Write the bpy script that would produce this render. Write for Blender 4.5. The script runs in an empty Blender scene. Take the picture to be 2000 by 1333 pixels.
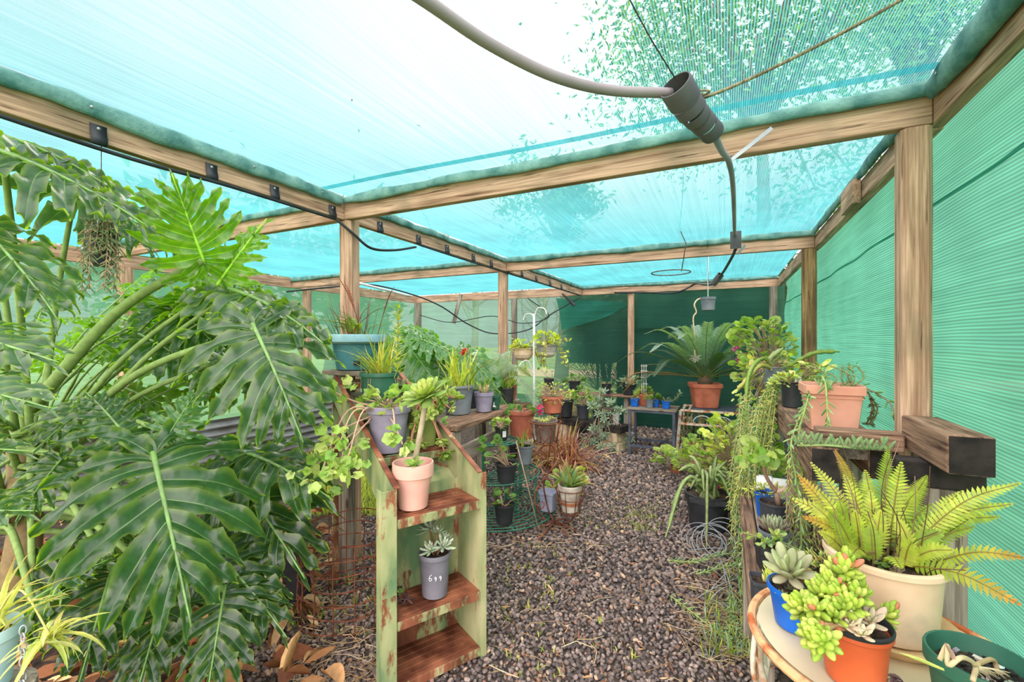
import bpy, math, random
import numpy as np
from mathutils import Vector, Matrix

# ------------------------------------------------------------------ survey of the place
# metres; +X to the right-hand wall, +Y along the shade house, Z up; the camera stands at X = Y = 0
TH = math.radians(25.9); CS, SN = math.cos(TH), math.sin(TH)
FOC = 860.0; EYE = 1.35
scn = bpy.context.scene
col = scn.collection
PI = math.pi


def at(px, py, z=None, d=None, r=None, u=None):
    """the place seen at a pixel of the photograph, given one thing known of it (height, depth, X or Y)"""
    dx = (px - 1000.0) / FOC; dz = -(py - 666.5) / FOC
    R = dx * CS - SN; U = dx * SN + CS
    if d is None:
        if z is not None: d = (z - EYE) / dz
        elif r is not None: d = r / R
        else: d = u / U
    return Vector((R * d, U * d, EYE + dz * d))


def depth(p):
    return -p[0] * SN + p[1] * CS


def lin(c):
    return tuple(((x / 255.0) / 12.92 if x / 255.0 <= 0.04045 else ((x / 255.0 + 0.055) / 1.055) ** 2.4) for x in c)


# ------------------------------------------------------------------ mesh gathering
HARD = {'pot', 'rim', 'dish', 'bowl', 'band', 'pipe_sleeve', 'white_pipe', 'timber_post', 'moulding', 'inner_wall', 'clay_band', 'collar', 'timber_stump', 'table_top', 'spray_nozzle'}

class MB:
    def __init__(s):
        s.v = []; s.f = []; s.c = []; s.n = 0

    def add(s, v, f, c=(1, 1, 1)):
        v = np.asarray(v, dtype=float).reshape(-1, 3)
        c = np.asarray(c, dtype=float)
        if c.ndim == 1: c = np.tile(c, (len(v), 1))
        s.v.append(v); s.c.append(c)
        n = s.n
        s.f.extend([tuple(i + n for i in q) for q in f])
        s.n += len(v)

    def build(s, name, mat, parent=None, loc=None, smooth=True, bevel=0.0, rotz=0.0):
        me = bpy.data.meshes.new(name)
        v = np.concatenate(s.v) if s.v else np.zeros((0, 3))
        me.from_pydata(v.tolist(), [], s.f)
        if s.v:
            c = np.concatenate(s.c)
            a = me.color_attributes.new('Col', 'FLOAT_COLOR', 'POINT')
            a.data.foreach_set('color', np.hstack([c, np.ones((len(c), 1))]).ravel())
        me.polygons.foreach_set('use_smooth', [smooth] * len(me.polygons))
        if smooth and name in HARD: me.set_sharp_from_angle(angle=math.radians(28))
        me.materials.append(mat)
        o = bpy.data.objects.new(name, me)
        col.objects.link(o)
        if parent is not None: o.parent = parent
        if loc is not None: o.location = loc
        if rotz: o.rotation_euler = (0, 0, rotz)
        if bevel:
            m = o.modifiers.new('edge', 'BEVEL'); m.width = bevel; m.segments = 2; m.limit_method = 'ANGLE'
        return o


def tag(o, label=None, cat=None, group=None, kind=None):
    if label: o['label'] = label
    if cat: o['category'] = cat
    if group: o['group'] = group
    if kind: o['kind'] = kind
    return o


def thing(name, label, cat, loc=(0, 0, 0), rotz=0.0, group=None, kind=None):
    o = bpy.data.objects.new(name, None); col.objects.link(o)
    o.empty_display_size = 0.05
    o.location = loc; o.rotation_euler = (0, 0, rotz)
    return tag(o, label, cat, group, kind)


def nrm(v):
    v = np.asarray(v, float); return v / (np.linalg.norm(v) + 1e-12)


def frame(d, up=(0, 0, 1)):
    """columns: side, along, normal"""
    d = nrm(d); up = np.asarray(up, float)
    s = np.cross(d, up)
    if np.linalg.norm(s) < 1e-4: s = np.cross(d, (1, 0, 0.3))
    s = nrm(s); n = np.cross(s, d)
    return np.stack([s, d, n], axis=1)


def cat(pts, n=8):
    """smooth polyline through the points"""
    P = [np.asarray(p, float) for p in pts]
    if len(P) < 3:
        return np.array([P[0] + (P[-1] - P[0]) * t for t in np.linspace(0, 1, n + 1)])
    P = [2 * P[0] - P[1]] + P + [2 * P[-1] - P[-2]]
    out = []
    for i in range(1, len(P) - 2):
        a, b, c, d = P[i - 1:i + 3]
        for t in np.linspace(0, 1, n, endpoint=False):
            out.append(0.5 * (2 * b + (c - a) * t + (2 * a - 5 * b + 4 * c - d) * t * t + (3 * b - a - 3 * c + d) * t ** 3))
    out.append(P[-2])
    return np.array(out)


def tube(mb, pts, r, c=(1, 1, 1), k=6, cap=True):
    P = np.asarray(pts, float); n = len(P)
    R = np.full(n, r) if np.isscalar(r) else np.interp(np.linspace(0, 1, n), np.linspace(0, 1, len(r)), r)
    T = np.gradient(P, axis=0)
    V = []; s = None
    for i in range(n):
        t = nrm(T[i])
        if s is None:
            s = np.cross(t, (0, 0, 1))
            if np.linalg.norm(s) < 1e-3: s = np.cross(t, (1, 0, 0))
        s = nrm(s - t * np.dot(s, t)); b = np.cross(t, s)
        a = np.arange(k) * 2 * PI / k
        V.append(P[i] + R[i] * (np.cos(a)[:, None] * s + np.sin(a)[:, None] * b))
    F = []
    for i in range(n - 1):
        for j in range(k):
            F.append((i * k + j, i * k + (j + 1) % k, (i + 1) * k + (j + 1) % k, (i + 1) * k + j))
    if cap:
        F.append(tuple(range(k))[::-1]); F.append(tuple((n - 1) * k + j for j in range(k)))
    mb.add(np.concatenate(V), F, c)


BOXF = [(0, 3, 2, 1), (4, 5, 6, 7), (0, 1, 5, 4), (1, 2, 6, 5), (2, 3, 7, 6), (3, 0, 4, 7)]


def box(mb, lo, hi, c=(1, 1, 1), M=None):
    x0, y0, z0 = lo; x1, y1, z1 = hi
    v = np.array([(x0, y0, z0), (x1, y0, z0), (x1, y1, z0), (x0, y1, z0), (x0, y0, z1), (x1, y0, z1), (x1, y1, z1), (x0, y1, z1)], float)
    if M is not None: v = v @ np.asarray(M).T
    mb.add(v, BOXF, c)


def bar(mb, a, b, w, h, c=(1, 1, 1), up=(0, 0, 1)):
    """rectangular bar from a to b"""
    a = np.asarray(a, float); b = np.asarray(b, float)
    M = frame(b - a, up); L = np.linalg.norm(b - a)
    v = np.array([(x, y, z) for y in (0, L) for z in (-h / 2, h / 2) for x in (-w / 2, w / 2)])
    v = v @ M.T + a
    mb.add(v, [(0, 1, 3, 2), (4, 6, 7, 5), (0, 4, 5, 1), (1, 5, 7, 3), (3, 7, 6, 2), (2, 6, 4, 0)], c)


def lathe(mb, prof, c=(1, 1, 1), k=32, sq=0.0, sx=1.0, sy=1.0, ox=0, oy=0, flute=0.0, nfl=16):
    """surface of revolution; sq > 0 squares the plan off"""
    a = np.arange(k) * 2 * PI / k
    ca, sa = np.cos(a), np.sin(a)
    m = np.ones(k)
    if sq > 0:
        p = 2 + sq * 10
        m = (np.abs(ca) ** p + np.abs(sa) ** p) ** (-1 / p)
    V = []
    for i, (r, z) in enumerate(prof):
        mm = m * (1 + flute * np.cos(a * nfl)) if flute and 0 < i < len(prof) // 2 else m
        V.append(np.stack([ox + r * mm * ca * sx, oy + r * mm * sa * sy, np.full(k, z)], 1))
    F = []
    for i in range(len(prof) - 1):
        for j in range(k):
            F.append((i * k + j, i * k + (j + 1) % k, (i + 1) * k + (j + 1) % k, (i + 1) * k + j))
    mb.add(np.concatenate(V), F, c)


def disc(mb, r, z, c=(1, 1, 1), k=32, sq=0.0, sx=1, sy=1, rough=0.0, rg=None):
    rings = [0.0, 0.35, 0.7, 1.0]
    rg = rg or random
    a = np.arange(k) * 2 * PI / k; ca, sa = np.cos(a), np.sin(a); m = np.ones(k)
    if sq > 0:
        p = 2 + sq * 10; m = (np.abs(ca) ** p + np.abs(sa) ** p) ** (-1 / p)
    V = [(0, 0, z + rough)]
    for q in rings[1:]:
        for j in range(k):
            V.append((r * q * m[j] * ca[j] * sx, r * q * m[j] * sa[j] * sy, z + (rg.uniform(-rough, rough) if q < 1 else 0)))
    F = [(0, 1 + j, 1 + (j + 1) % k) for j in range(k)]
    for i in range(len(rings) - 2):
        for j in range(k):
            F.append((1 + i * k + j, 1 + (i + 1) * k + j, 1 + (i + 1) * k + (j + 1) % k, 1 + i * k + (j + 1) % k))
    mb.add(V, F, c)


# ------------------------------------------------------------------ materials
def nodes(name):
    m = bpy.data.materials.new(name); m.use_nodes = True
    nt = m.node_tree; nt.nodes.clear()
    out = nt.nodes.new('ShaderNodeOutputMaterial')
    return m, nt, out


def N(nt, t, **kw):
    n = nt.nodes.new(t)
    for k, v in kw.items():
        if k in n.inputs: n.inputs[k].default_value = v
        else: setattr(n, k, v)
    return n


def ramp(nt, fac, stops):
    r = nt.nodes.new('ShaderNodeValToRGB')
    e = r.color_ramp.elements
    while len(e) > len(stops): e.remove(e[-1])
    while len(e) < len(stops): e.new(0.5)
    for x, (p, c) in zip(e, stops):
        x.position = p; x.color = (*c, 1) if len(c) == 3 else c
    nt.links.new(fac, r.inputs[0])
    return r


def surf(name, c1, c2=None, scale=6.0, rough=0.6, spec=0.3, stretch=(1, 1, 1), contrast=(0.35, 0.65), bump=0.0, bscale=None, c3=None, metal=0.0, detail=6.0, vcol=False):
    """plain surface with a noise of two or three pigments; optional vertex pigment"""
    m, nt, out = nodes(name)
    L = nt.links.new
    b = N(nt, 'ShaderNodeBsdfPrincipled'); b.inputs['Roughness'].default_value = rough
    b.inputs['Specular IOR Level'].default_value = spec; b.inputs['Metallic'].default_value = metal
    tc = N(nt, 'ShaderNodeTexCoord'); mp = N(nt, 'ShaderNodeMapping'); mp.inputs['Scale'].default_value = stretch
    L(tc.outputs['Object'], mp.inputs['Vector'])
    if c2 is None: c2 = tuple(x * 0.75 for x in c1)
    no = N(nt, 'ShaderNodeTexNoise'); no.inputs['Scale'].default_value = scale; no.inputs['Detail'].default_value = detail
    L(mp.outputs[0], no.inputs['Vector'])
    st = [(contrast[0], c2), (contrast[1], c1)]
    if c3 is not None: st.append((min(1.0, contrast[1] + 0.18), c3))
    rp = ramp(nt, no.outputs[0], st)
    src = rp.outputs[0]
    if vcol:
        at_ = N(nt, 'ShaderNodeVertexColor'); at_.layer_name = 'Col'
        mx = N(nt, 'ShaderNodeMix'); mx.data_type = 'RGBA'; mx.blend_type = 'MULTIPLY'; mx.inputs[0].default_value = 1.0
        L(src, mx.inputs[6]); L(at_.outputs[0], mx.inputs[7]); src = mx.outputs[2]
    L(src, b.inputs['Base Color'])
    if bump:
        n2 = N(nt, 'ShaderNodeTexNoise'); n2.inputs['Scale'].default_value = bscale or scale * 3; n2.inputs['Detail'].default_value = 5
        L(mp.outputs[0], n2.inputs['Vector'])
        bp = N(nt, 'ShaderNodeBump'); bp.inputs['Strength'].default_value = bump; bp.inputs['Distance'].default_value = 0.01
        L(n2.outputs[0], bp.inputs['Height']); L(bp.outputs[0], b.inputs['Normal'])
    L(b.outputs[0], out.inputs[0])
    return m


def leafmat(name, rough=0.4, trans=0.4, tcol=(1.5, 1.6, 0.5), spec=0.4, bump=0.0):
    """leaf tissue: pigment from the mesh, some light passes through"""
    m, nt, out = nodes(name); L = nt.links.new
    vc = N(nt, 'ShaderNodeVertexColor'); vc.layer_name = 'Col'
    tc = N(nt, 'ShaderNodeTexCoord')
    no = N(nt, 'ShaderNodeTexNoise'); no.inputs['Scale'].default_value = 35; no.inputs['Detail'].default_value = 3
    L(tc.outputs['Object'], no.inputs['Vector'])
    rp = ramp(nt, no.outputs[0], [(0.3, (0.78, 0.78, 0.78)), (0.7, (1.15, 1.15, 1.1))])
    mx = N(nt, 'ShaderNodeMix'); mx.data_type = 'RGBA'; mx.blend_type = 'MULTIPLY'; mx.inputs[0].default_value = 1
    L(vc.outputs[0], mx.inputs[6]); L(rp.outputs[0], mx.inputs[7])
    b = N(nt, 'ShaderNodeBsdfPrincipled'); b.inputs['Roughness'].default_value = rough; b.inputs['Specular IOR Level'].default_value = spec
    L(mx.outputs[2], b.inputs['Base Color'])
    t = N(nt, 'ShaderNodeBsdfTranslucent')
    m2 = N(nt, 'ShaderNodeMix'); m2.data_type = 'RGBA'; m2.blend_type = 'MULTIPLY'; m2.inputs[0].default_value = 1
    m2.inputs[7].default_value = (*tcol, 1); L(mx.outputs[2], m2.inputs[6]); L(m2.outputs[2], t.inputs[0])
    ms = N(nt, 'ShaderNodeMixShader'); ms.inputs[0].default_value = trans
    L(b.outputs[0], ms.inputs[1]); L(t.outputs[0], ms.inputs[2]); L(ms.outputs[0], out.inputs[0])
    if bump:
        n2 = N(nt, 'ShaderNodeTexNoise'); n2.inputs['Scale'].default_value = 28; n2.inputs['Detail'].default_value = 2
        L(tc.outputs['Object'], n2.inputs['Vector'])
        bp = N(nt, 'ShaderNodeBump'); bp.inputs['Strength'].default_value = bump; bp.inputs['Distance'].default_value = 0.02
        L(n2.outputs[0], bp.inputs['Height']); L(bp.outputs[0], b.inputs['Normal'])
    return m


def cloth(name, thread, pass_col, axis, period, open_, spread=0.35, fold=0.0):
    """knitted shade cloth: threads with gaps between them (real gaps grow narrower seen aslant)"""
    m, nt, out = nodes(name); L = nt.links.new
    tc = N(nt, 'ShaderNodeTexCoord')
    sep = N(nt, 'ShaderNodeSeparateXYZ'); L(tc.outputs['Object'], sep.inputs[0])
    wob = N(nt, 'ShaderNodeTexNoise'); wob.inputs['Scale'].default_value = 0.9; wob.inputs['Detail'].default_value = 2
    L(tc.outputs['Object'], wob.inputs['Vector'])
    ad = N(nt, 'ShaderNodeMath', operation='MULTIPLY_ADD'); ad.inputs[1].default_value = 0.035
    L(wob.outputs[0], ad.inputs[0]); L(sep.outputs[axis], ad.inputs[2])
    mu = N(nt, 'ShaderNodeMath', operation='MULTIPLY'); mu.inputs[1].default_value = 2 * PI / period; L(ad.outputs[0], mu.inputs[0])
    si = N(nt, 'ShaderNodeMath', operation='SINE'); L(mu.outputs[0], si.inputs[0])
    mr = N(nt, 'ShaderNodeMapRange'); L(si.outputs[0], mr.inputs[0])
    mr.inputs['From Min'].default_value = -0.3; mr.inputs['From Max'].default_value = 0.7
    mr.inputs['To Min'].default_value = open_ * (1 - spread); mr.inputs['To Max'].default_value = min(1, open_ * (1 + spread))
    # uneven knitting
    n2 = N(nt, 'ShaderNodeTexNoise'); n2.inputs['Scale'].default_value = 1.0; n2.inputs['Detail'].default_value = 4
    mp = N(nt, 'ShaderNodeMapping'); s = [6, 6, 6]; s[axis] = 90
    if axis == 2: s = [1.5, 1.5, 70]
    else: s[1] = 1.2
    mp.inputs['Scale'].default_value = s
    L(tc.outputs['Object'], mp.inputs[0]); L(mp.outputs[0], n2.inputs['Vector'])
    m3 = N(nt, 'ShaderNodeMapRange'); L(n2.outputs[0], m3.inputs[0]); m3.inputs['From Min'].default_value = 0.3; m3.inputs['From Max'].default_value = 0.7
    m3.inputs['To Min'].default_value = 0.82; m3.inputs['To Max'].default_value = 1.18
    o1 = N(nt, 'ShaderNodeMath', operation='MULTIPLY'); L(mr.outputs[0], o1.inputs[0]); L(m3.outputs[0], o1.inputs[1])
    lw = N(nt, 'ShaderNodeLayerWeight'); lw.inputs[0].default_value = 0.5
    inv = N(nt, 'ShaderNodeMath', operation='SUBTRACT'); inv.inputs[0].default_value = 1.0; L(lw.outputs['Facing'], inv.inputs[1])
    pw = N(nt, 'ShaderNodeMapRange'); pw.interpolation_type = 'SMOOTHSTEP'; pw.inputs['From Min'].default_value = 0.10; pw.inputs['From Max'].default_value = 0.57; L(inv.outputs[0], pw.inputs[0])
    o2 = N(nt, 'ShaderNodeMath', operation='MULTIPLY'); o2.use_clamp = True; L(o1.outputs[0], o2.inputs[0]); L(pw.outputs[0], o2.inputs[1])
    # thread pigment, a little uneven
    n4 = N(nt, 'ShaderNodeTexNoise'); n4.inputs['Scale'].default_value = 2.2; n4.inputs['Detail'].default_value = 5
    L(tc.outputs['Object'], n4.inputs['Vector'])
    rp = ramp(nt, n4.outputs[0], [(0.3, (0.85, 0.85, 0.85)), (0.7, (1.1, 1.1, 1.1))])
    rp2 = ramp(nt, n2.outputs[0], [(0.3, (0.82, 0.84, 0.84)), (0.7, (1.1, 1.1, 1.1))])
    mq = N(nt, 'ShaderNodeMix'); mq.data_type = 'RGBA'; mq.blend_type = 'MULTIPLY'; mq.inputs[0].default_value = 1
    ms_ = N(nt, 'ShaderNodeMapRange'); L(si.outputs[0], ms_.inputs[0]); ms_.inputs['From Min'].default_value = -0.4; ms_.inputs['From Max'].default_value = 0.6
    ms_.inputs['To Min'].default_value = 1.10; ms_.inputs['To Max'].default_value = 0.66
    mk = N(nt, 'ShaderNodeMix'); mk.data_type = 'RGBA'; mk.blend_type = 'MULTIPLY'; mk.inputs[0].default_value = 1
    L(rp2.outputs[0], mk.inputs[6]); L(ms_.outputs[0], mk.inputs[7])
    L(rp.outputs[0], mq.inputs[6]); L(mk.outputs[2], mq.inputs[7])
    def mul(c):
        mx = N(nt, 'ShaderNodeMix'); mx.data_type = 'RGBA'; mx.blend_type = 'MULTIPLY'; mx.inputs[0].default_value = 1
        L(mq.outputs[2], mx.inputs[6]); mx.inputs[7].default_value = (*c, 1); return mx.outputs[2]
    df = N(nt, 'ShaderNodeBsdfDiffuse'); L(mul(thread), df.inputs[0])
    tr = N(nt, 'ShaderNodeBsdfTranslucent'); L(mul(pass_col), tr.inputs[0])
    a = N(nt, 'ShaderNodeMixShader'); a.inputs[0].default_value = 0.62; L(df.outputs[0], a.inputs[1]); L(tr.outputs[0], a.inputs[2])
    tp = N(nt, 'ShaderNodeBsdfTransparent')
    b = N(nt, 'ShaderNodeMixShader'); L(o2.outputs[0], b.inputs[0]); L(a.outputs[0], b.inputs[1]); L(tp.outputs[0], b.inputs[2])
    L(b.outputs[0], out.inputs[0])
    return m


def timber(name, light, dark, axis, stain=None, scale=1.0):
    s = [26 * scale] * 3; s[axis] = 1.4 * scale
    m, nt, out = nodes(name); L = nt.links.new
    b = N(nt, 'ShaderNodeBsdfPrincipled'); b.inputs['Roughness'].default_value = 0.85; b.inputs['Specular IOR Level'].default_value = 0.15
    tc = N(nt, 'ShaderNodeTexCoord'); mp = N(nt, 'ShaderNodeMapping'); mp.inputs['Scale'].default_value = s
    L(tc.outputs['Object'], mp.inputs[0])
    no = N(nt, 'ShaderNodeTexNoise'); no.inputs['Scale'].default_value = 1.6; no.inputs['Detail'].default_value = 8; no.inputs['Distortion'].default_value = 0.6
    L(mp.outputs[0], no.inputs['Vector'])
    rp = ramp(nt, no.outputs[0], [(0.3, dark), (0.47, tuple(0.5 * (a + c) for a, c in zip(light, dark))), (0.68, light)])
    n2 = N(nt, 'ShaderNodeTexNoise'); n2.inputs['Scale'].default_value = 2.6 * scale; n2.inputs['Detail'].default_value = 6; L(tc.outputs['Object'], n2.inputs['Vector'])
    st = stain or tuple(x * 0.55 for x in dark)
    r2 = ramp(nt, n2.outputs[0], [(0.52, (0, 0, 0)), (0.72, (0.75, 0.75, 0.75))])
    mx = N(nt, 'ShaderNodeMix'); mx.data_type = 'RGBA'; L(r2.outputs[0], mx.inputs[0]); L(rp.outputs[0], mx.inputs[6]); mx.inputs[7].default_value = (*st, 1)
    # cracks and knots
    vo = N(nt, 'ShaderNodeTexNoise'); vo.inputs['Scale'].default_value = 3.1; vo.inputs['Detail'].default_value = 3; L(mp.outputs[0], vo.inputs['Vector'])
    r3 = ramp(nt, vo.outputs[0], [(0.30, (0.25, 0.22, 0.2)), (0.36, (1, 1, 1))])
    m2 = N(nt, 'ShaderNodeMix'); m2.data_type = 'RGBA'; m2.blend_type = 'MULTIPLY'; m2.inputs[0].default_value = 0.8
    L(mx.outputs[2], m2.inputs[6]); L(r3.outputs[0], m2.inputs[7])
    mp2 = N(nt, 'ShaderNodeMapping'); s2 = [150 * scale] * 3; s2[axis] = 5 * scale; mp2.inputs['Scale'].default_value = s2; L(tc.outputs['Object'], mp2.inputs[0])
    fg = N(nt, 'ShaderNodeTexNoise'); fg.inputs['Scale'].default_value = 1.0; fg.inputs['Detail'].default_value = 4; L(mp2.outputs[0], fg.inputs['Vector'])
    r4 = ramp(nt, fg.outputs[0], [(0.34, (0.70, 0.68, 0.66)), (0.60, (1.08, 1.08, 1.08))])
    kn = N(nt, 'ShaderNodeTexVoronoi'); kn.inputs['Scale'].default_value = 1.0; mp3 = N(nt, 'ShaderNodeMapping'); s3 = [7.0] * 3; s3[axis] = 2.6; mp3.inputs['Scale'].default_value = s3; L(tc.outputs['Object'], mp3.inputs[0]); L(mp3.outputs[0], kn.inputs['Vector'])
    r5 = ramp(nt, kn.outputs['Distance'], [(0.05, (0.42, 0.34, 0.28)), (0.11, (1, 1, 1))])
    m3_ = N(nt, 'ShaderNodeMix'); m3_.data_type = 'RGBA'; m3_.blend_type = 'MULTIPLY'; m3_.inputs[0].default_value = 1; L(m2.outputs[2], m3_.inputs[6]); L(r4.outputs[0], m3_.inputs[7])
    m4_ = N(nt, 'ShaderNodeMix'); m4_.data_type = 'RGBA'; m4_.blend_type = 'MULTIPLY'; m4_.inputs[0].default_value = 1; L(m3_.outputs[2], m4_.inputs[6]); L(r5.outputs[0], m4_.inputs[7])
    L(m4_.outputs[2], b.inputs['Base Color'])
    bp = N(nt, 'ShaderNodeBump'); bp.inputs['Strength'].default_value = 0.35; bp.inputs['Distance'].default_value = 0.006
    L(no.outputs[0], bp.inputs['Height']); L(bp.outputs[0], b.inputs['Normal']); L(b.outputs[0], out.inputs[0])
    return m


M = {}
for ax, nm in ((0, 'x'), (1, 'y'), (2, 'z')):
    M['pine_' + nm] = timber('treated_pine_' + nm, lin((214, 178, 150)), lin((144, 110, 87)), ax, stain=lin((120, 112, 90)))
    M['grey_' + nm] = timber('weathered_grey_timber_' + nm, lin((172, 160, 146)), lin((96, 84, 74)), ax, stain=lin((60, 52, 48)))
    M['sleeper_' + nm] = timber('railway_sleeper_' + nm, lin((176, 142, 118)), lin((72, 50, 42)), ax, stain=lin((58, 44, 40)), scale=1.5)
M['post_dark'] = timber('stained_post', lin((176, 142, 100)), lin((92, 72, 50)), 2, stain=lin((60, 48, 36)))
M['char'] = surf('charred_timber', lin((62, 54, 50)), lin((30, 26, 26)), scale=14, rough=0.9, bump=0.5)
M['roof'] = cloth('roof_shade_cloth', (0.08, 0.30, 0.31), (0.125, 0.51, 0.56), 0, 0.0075, 0.76, 0.40)  # same green cloth as the walls, with the sky's cyan put into its colour
M['wall'] = cloth('wall_shade_cloth', (0.05, 0.30, 0.23), (0.125, 0.40, 0.30), 2, 0.0115, 0.05, 0.5)
M['wall2'] = cloth('doubled_wall_cloth', (0.05, 0.30, 0.23), (0.15, 0.44, 0.33), 2, 0.009, 0.03, 0.5)
M['back'] = cloth('back_wall_cloth', (0.05, 0.17, 0.135), (0.20, 0.52, 0.38), 2, 0.011, 0.24, 0.3)
M['seam'] = cloth('doubled_roof_cloth', (0.05, 0.30, 0.30), (0.06, 0.42, 0.46), 0, 0.0075, 0.15, 0.3)
M['hem'] = surf('rolled_cloth_hem', lin((126, 166, 158)), lin((70, 116, 112)), scale=9, rough=0.9, spec=0.1, stretch=(1, 1, 1), bump=0.4, bscale=70)
M['leaf'] = leafmat('soft_leaf', rough=0.5, trans=0.35)
M['gloss_leaf'] = leafmat('glossy_leaf', rough=0.27, trans=0.30, tcol=(4.2, 4.8, 0.5), spec=0.6, bump=0.12)
M['succ'] = leafmat('fleshy_leaf', rough=0.5, trans=0.12, spec=0.3)
M['stem'] = leafmat('stem_bark', rough=0.7, trans=0.0, spec=0.2)
M['petal'] = leafmat('petal', rough=0.6, trans=0.3, tcol=(1.2, 0.8, 0.9))
M['soil'] = surf('potting_soil', lin((84, 66, 54)), lin((30, 24, 22)), scale=60, rough=0.95, bump=1.0, bscale=90, c3=lin((140, 120, 100)))


def plastic(name, c, d=None, rough=0.5):
    k = 'pl_' + name
    if k not in M: M[k] = surf(name, lin(c), lin(d) if d else tuple(x * 0.72 for x in lin(c)), scale=9, rough=rough, spec=0.35, contrast=(0.3, 0.6))
    return M[k]


M['black'] = plastic('black_plastic', (52, 54, 58), (34, 35, 38), 0.5)
M['charcoal'] = plastic('charcoal_plastic', (72, 74, 82), (50, 52, 58), 0.55)
M['grey'] = plastic('grey_plastic', (128, 134, 142), (98, 104, 112), 0.6)
M['purple'] = plastic('lavender_grey_plastic', (156, 150, 170), (122, 116, 138), 0.7)
M['blue'] = plastic('blue_plastic', (24, 104, 206), (16, 84, 178), 0.4)
M['terra'] = surf('terracotta', lin((208, 124, 98)), lin((176, 96, 74)), scale=8, rough=0.8, spec=0.2)
M['terra_dark'] = surf('dark_terracotta', lin((176, 102, 80)), lin((140, 78, 62)), scale=8, rough=0.8, spec=0.2)
M['peach'] = surf('peach_terracotta', lin((236, 176, 152)), lin((214, 150, 126)), scale=5, rough=0.7, spec=0.2)
M['orange'] = plastic('orange_plastic', (204, 98, 56), (182, 80, 44), 0.45)
M['pink'] = surf('faded_pink_plastic', lin((238, 186, 172)), lin((222, 158, 142)), scale=5, rough=0.6, c3=lin((244, 206, 190)))
M['cream'] = surf('cream_plastic', lin((232, 204, 174)), lin((210, 178, 144)), scale=7, rough=0.7, spec=0.2, c3=lin((176, 166, 150)), contrast=(0.3, 0.58))
M['teal'] = plastic('teal_plastic', (66, 122, 132), (46, 98, 110), 0.5)
M['teal_rim'] = plastic('pale_teal_plastic', (142, 182, 190), (110, 152, 164), 0.6)
M['dgreen'] = plastic('dark_green_plastic', (52, 104, 84), (36, 82, 66), 0.5)
M['olive'] = plastic('olive_green_plastic', (134, 148, 78), (110, 124, 58), 0.6)
M['pblue'] = plastic('pale_blue_plastic', (176, 208, 214), (148, 186, 194), 0.6)
M['stone'] = surf('old_cement', lin((214, 206, 192)), lin((166, 154, 138)), scale=16, rough=0.9, c3=lin((120, 112, 100)))
M['ceramic'] = surf('brown_ceramic', lin((128, 110, 100)), lin((80, 66, 62)), scale=5, rough=0.4, spec=0.5)
M['white'] = plastic('white_plastic', (236, 236, 232), (212, 212, 208), 0.5)
M['rust'] = surf('rusty_steel', lin((142, 82, 58)), lin((84, 44, 34)), scale=25, rough=0.85, c3=lin((178, 120, 90)))
M['rustwhite'] = surf('rusted_white_paint', lin((222, 210, 192)), lin((196, 118, 72)), scale=20, rough=0.7, contrast=(0.38, 0.5))
M['rim_rust'] = surf('rusted_rim', lin((222, 176, 128)), lin((184, 96, 54)), scale=22, rough=0.8, contrast=(0.45, 0.6))
M['glass_top'] = surf('dusty_table_top', lin((226, 206, 166)), lin((192, 178, 150)), scale=4, rough=0.35, spec=0.5, c3=lin((170, 160, 144)))
M['green_paint'] = surf('chipped_green_paint', lin((150, 164, 106)), lin((92, 124, 80)), scale=4.5, rough=0.7, stretch=(1, 1, 0.5), contrast=(0.4, 0.6))
M['steel'] = surf('painted_steel', lin((92, 100, 116)), lin((64, 70, 84)), scale=12, rough=0.55)
M['greenwire'] = surf('green_coated_wire', lin((58, 128, 104)), lin((36, 92, 74)), scale=10, rough=0.45)
M['pipe'] = surf('grey_conduit', lin((164, 152, 156)), lin((138, 128, 134)), scale=3, rough=0.5)
M['pvc'] = surf('charcoal_pipe', lin((98, 97, 102)), lin((66, 66, 70)), scale=6, rough=0.5)
M['hose'] = surf('black_poly_hose', lin((52, 56, 62)), lin((36, 38, 42)), scale=9, rough=0.45)
M['galv'] = surf('galvanised_steel', lin((186, 190, 194)), lin((150, 154, 160)), scale=7, rough=0.45, metal=0.3, spec=0.5)
M['corr'] = surf('corrugated_iron', lin((160, 164, 168)), lin((112, 108, 104)), scale=3, rough=0.5, metal=0.35, c3=lin((136, 112, 92)), stretch=(1, 1, 3))
M['rope'] = surf('rope_fibre', lin((150, 140, 112)), lin((92, 88, 70)), scale=60, rough=0.9)
M['wire'] = surf('dull_wire', lin((112, 108, 104)), lin((72, 66, 60)), scale=20, rough=0.6)
M['block'] = surf('limestone_block', lin((222, 202, 168)), lin((176, 156, 126)), scale=12, rough=0.9, bump=0.3)
M['brick'] = surf('clay', lin((192, 128, 92)), lin((150, 94, 66)), scale=12, rough=0.9)
M['paint_tag'] = surf('white_pen_ink', (0.85, 0.85, 0.85), (0.8, 0.8, 0.8))


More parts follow.
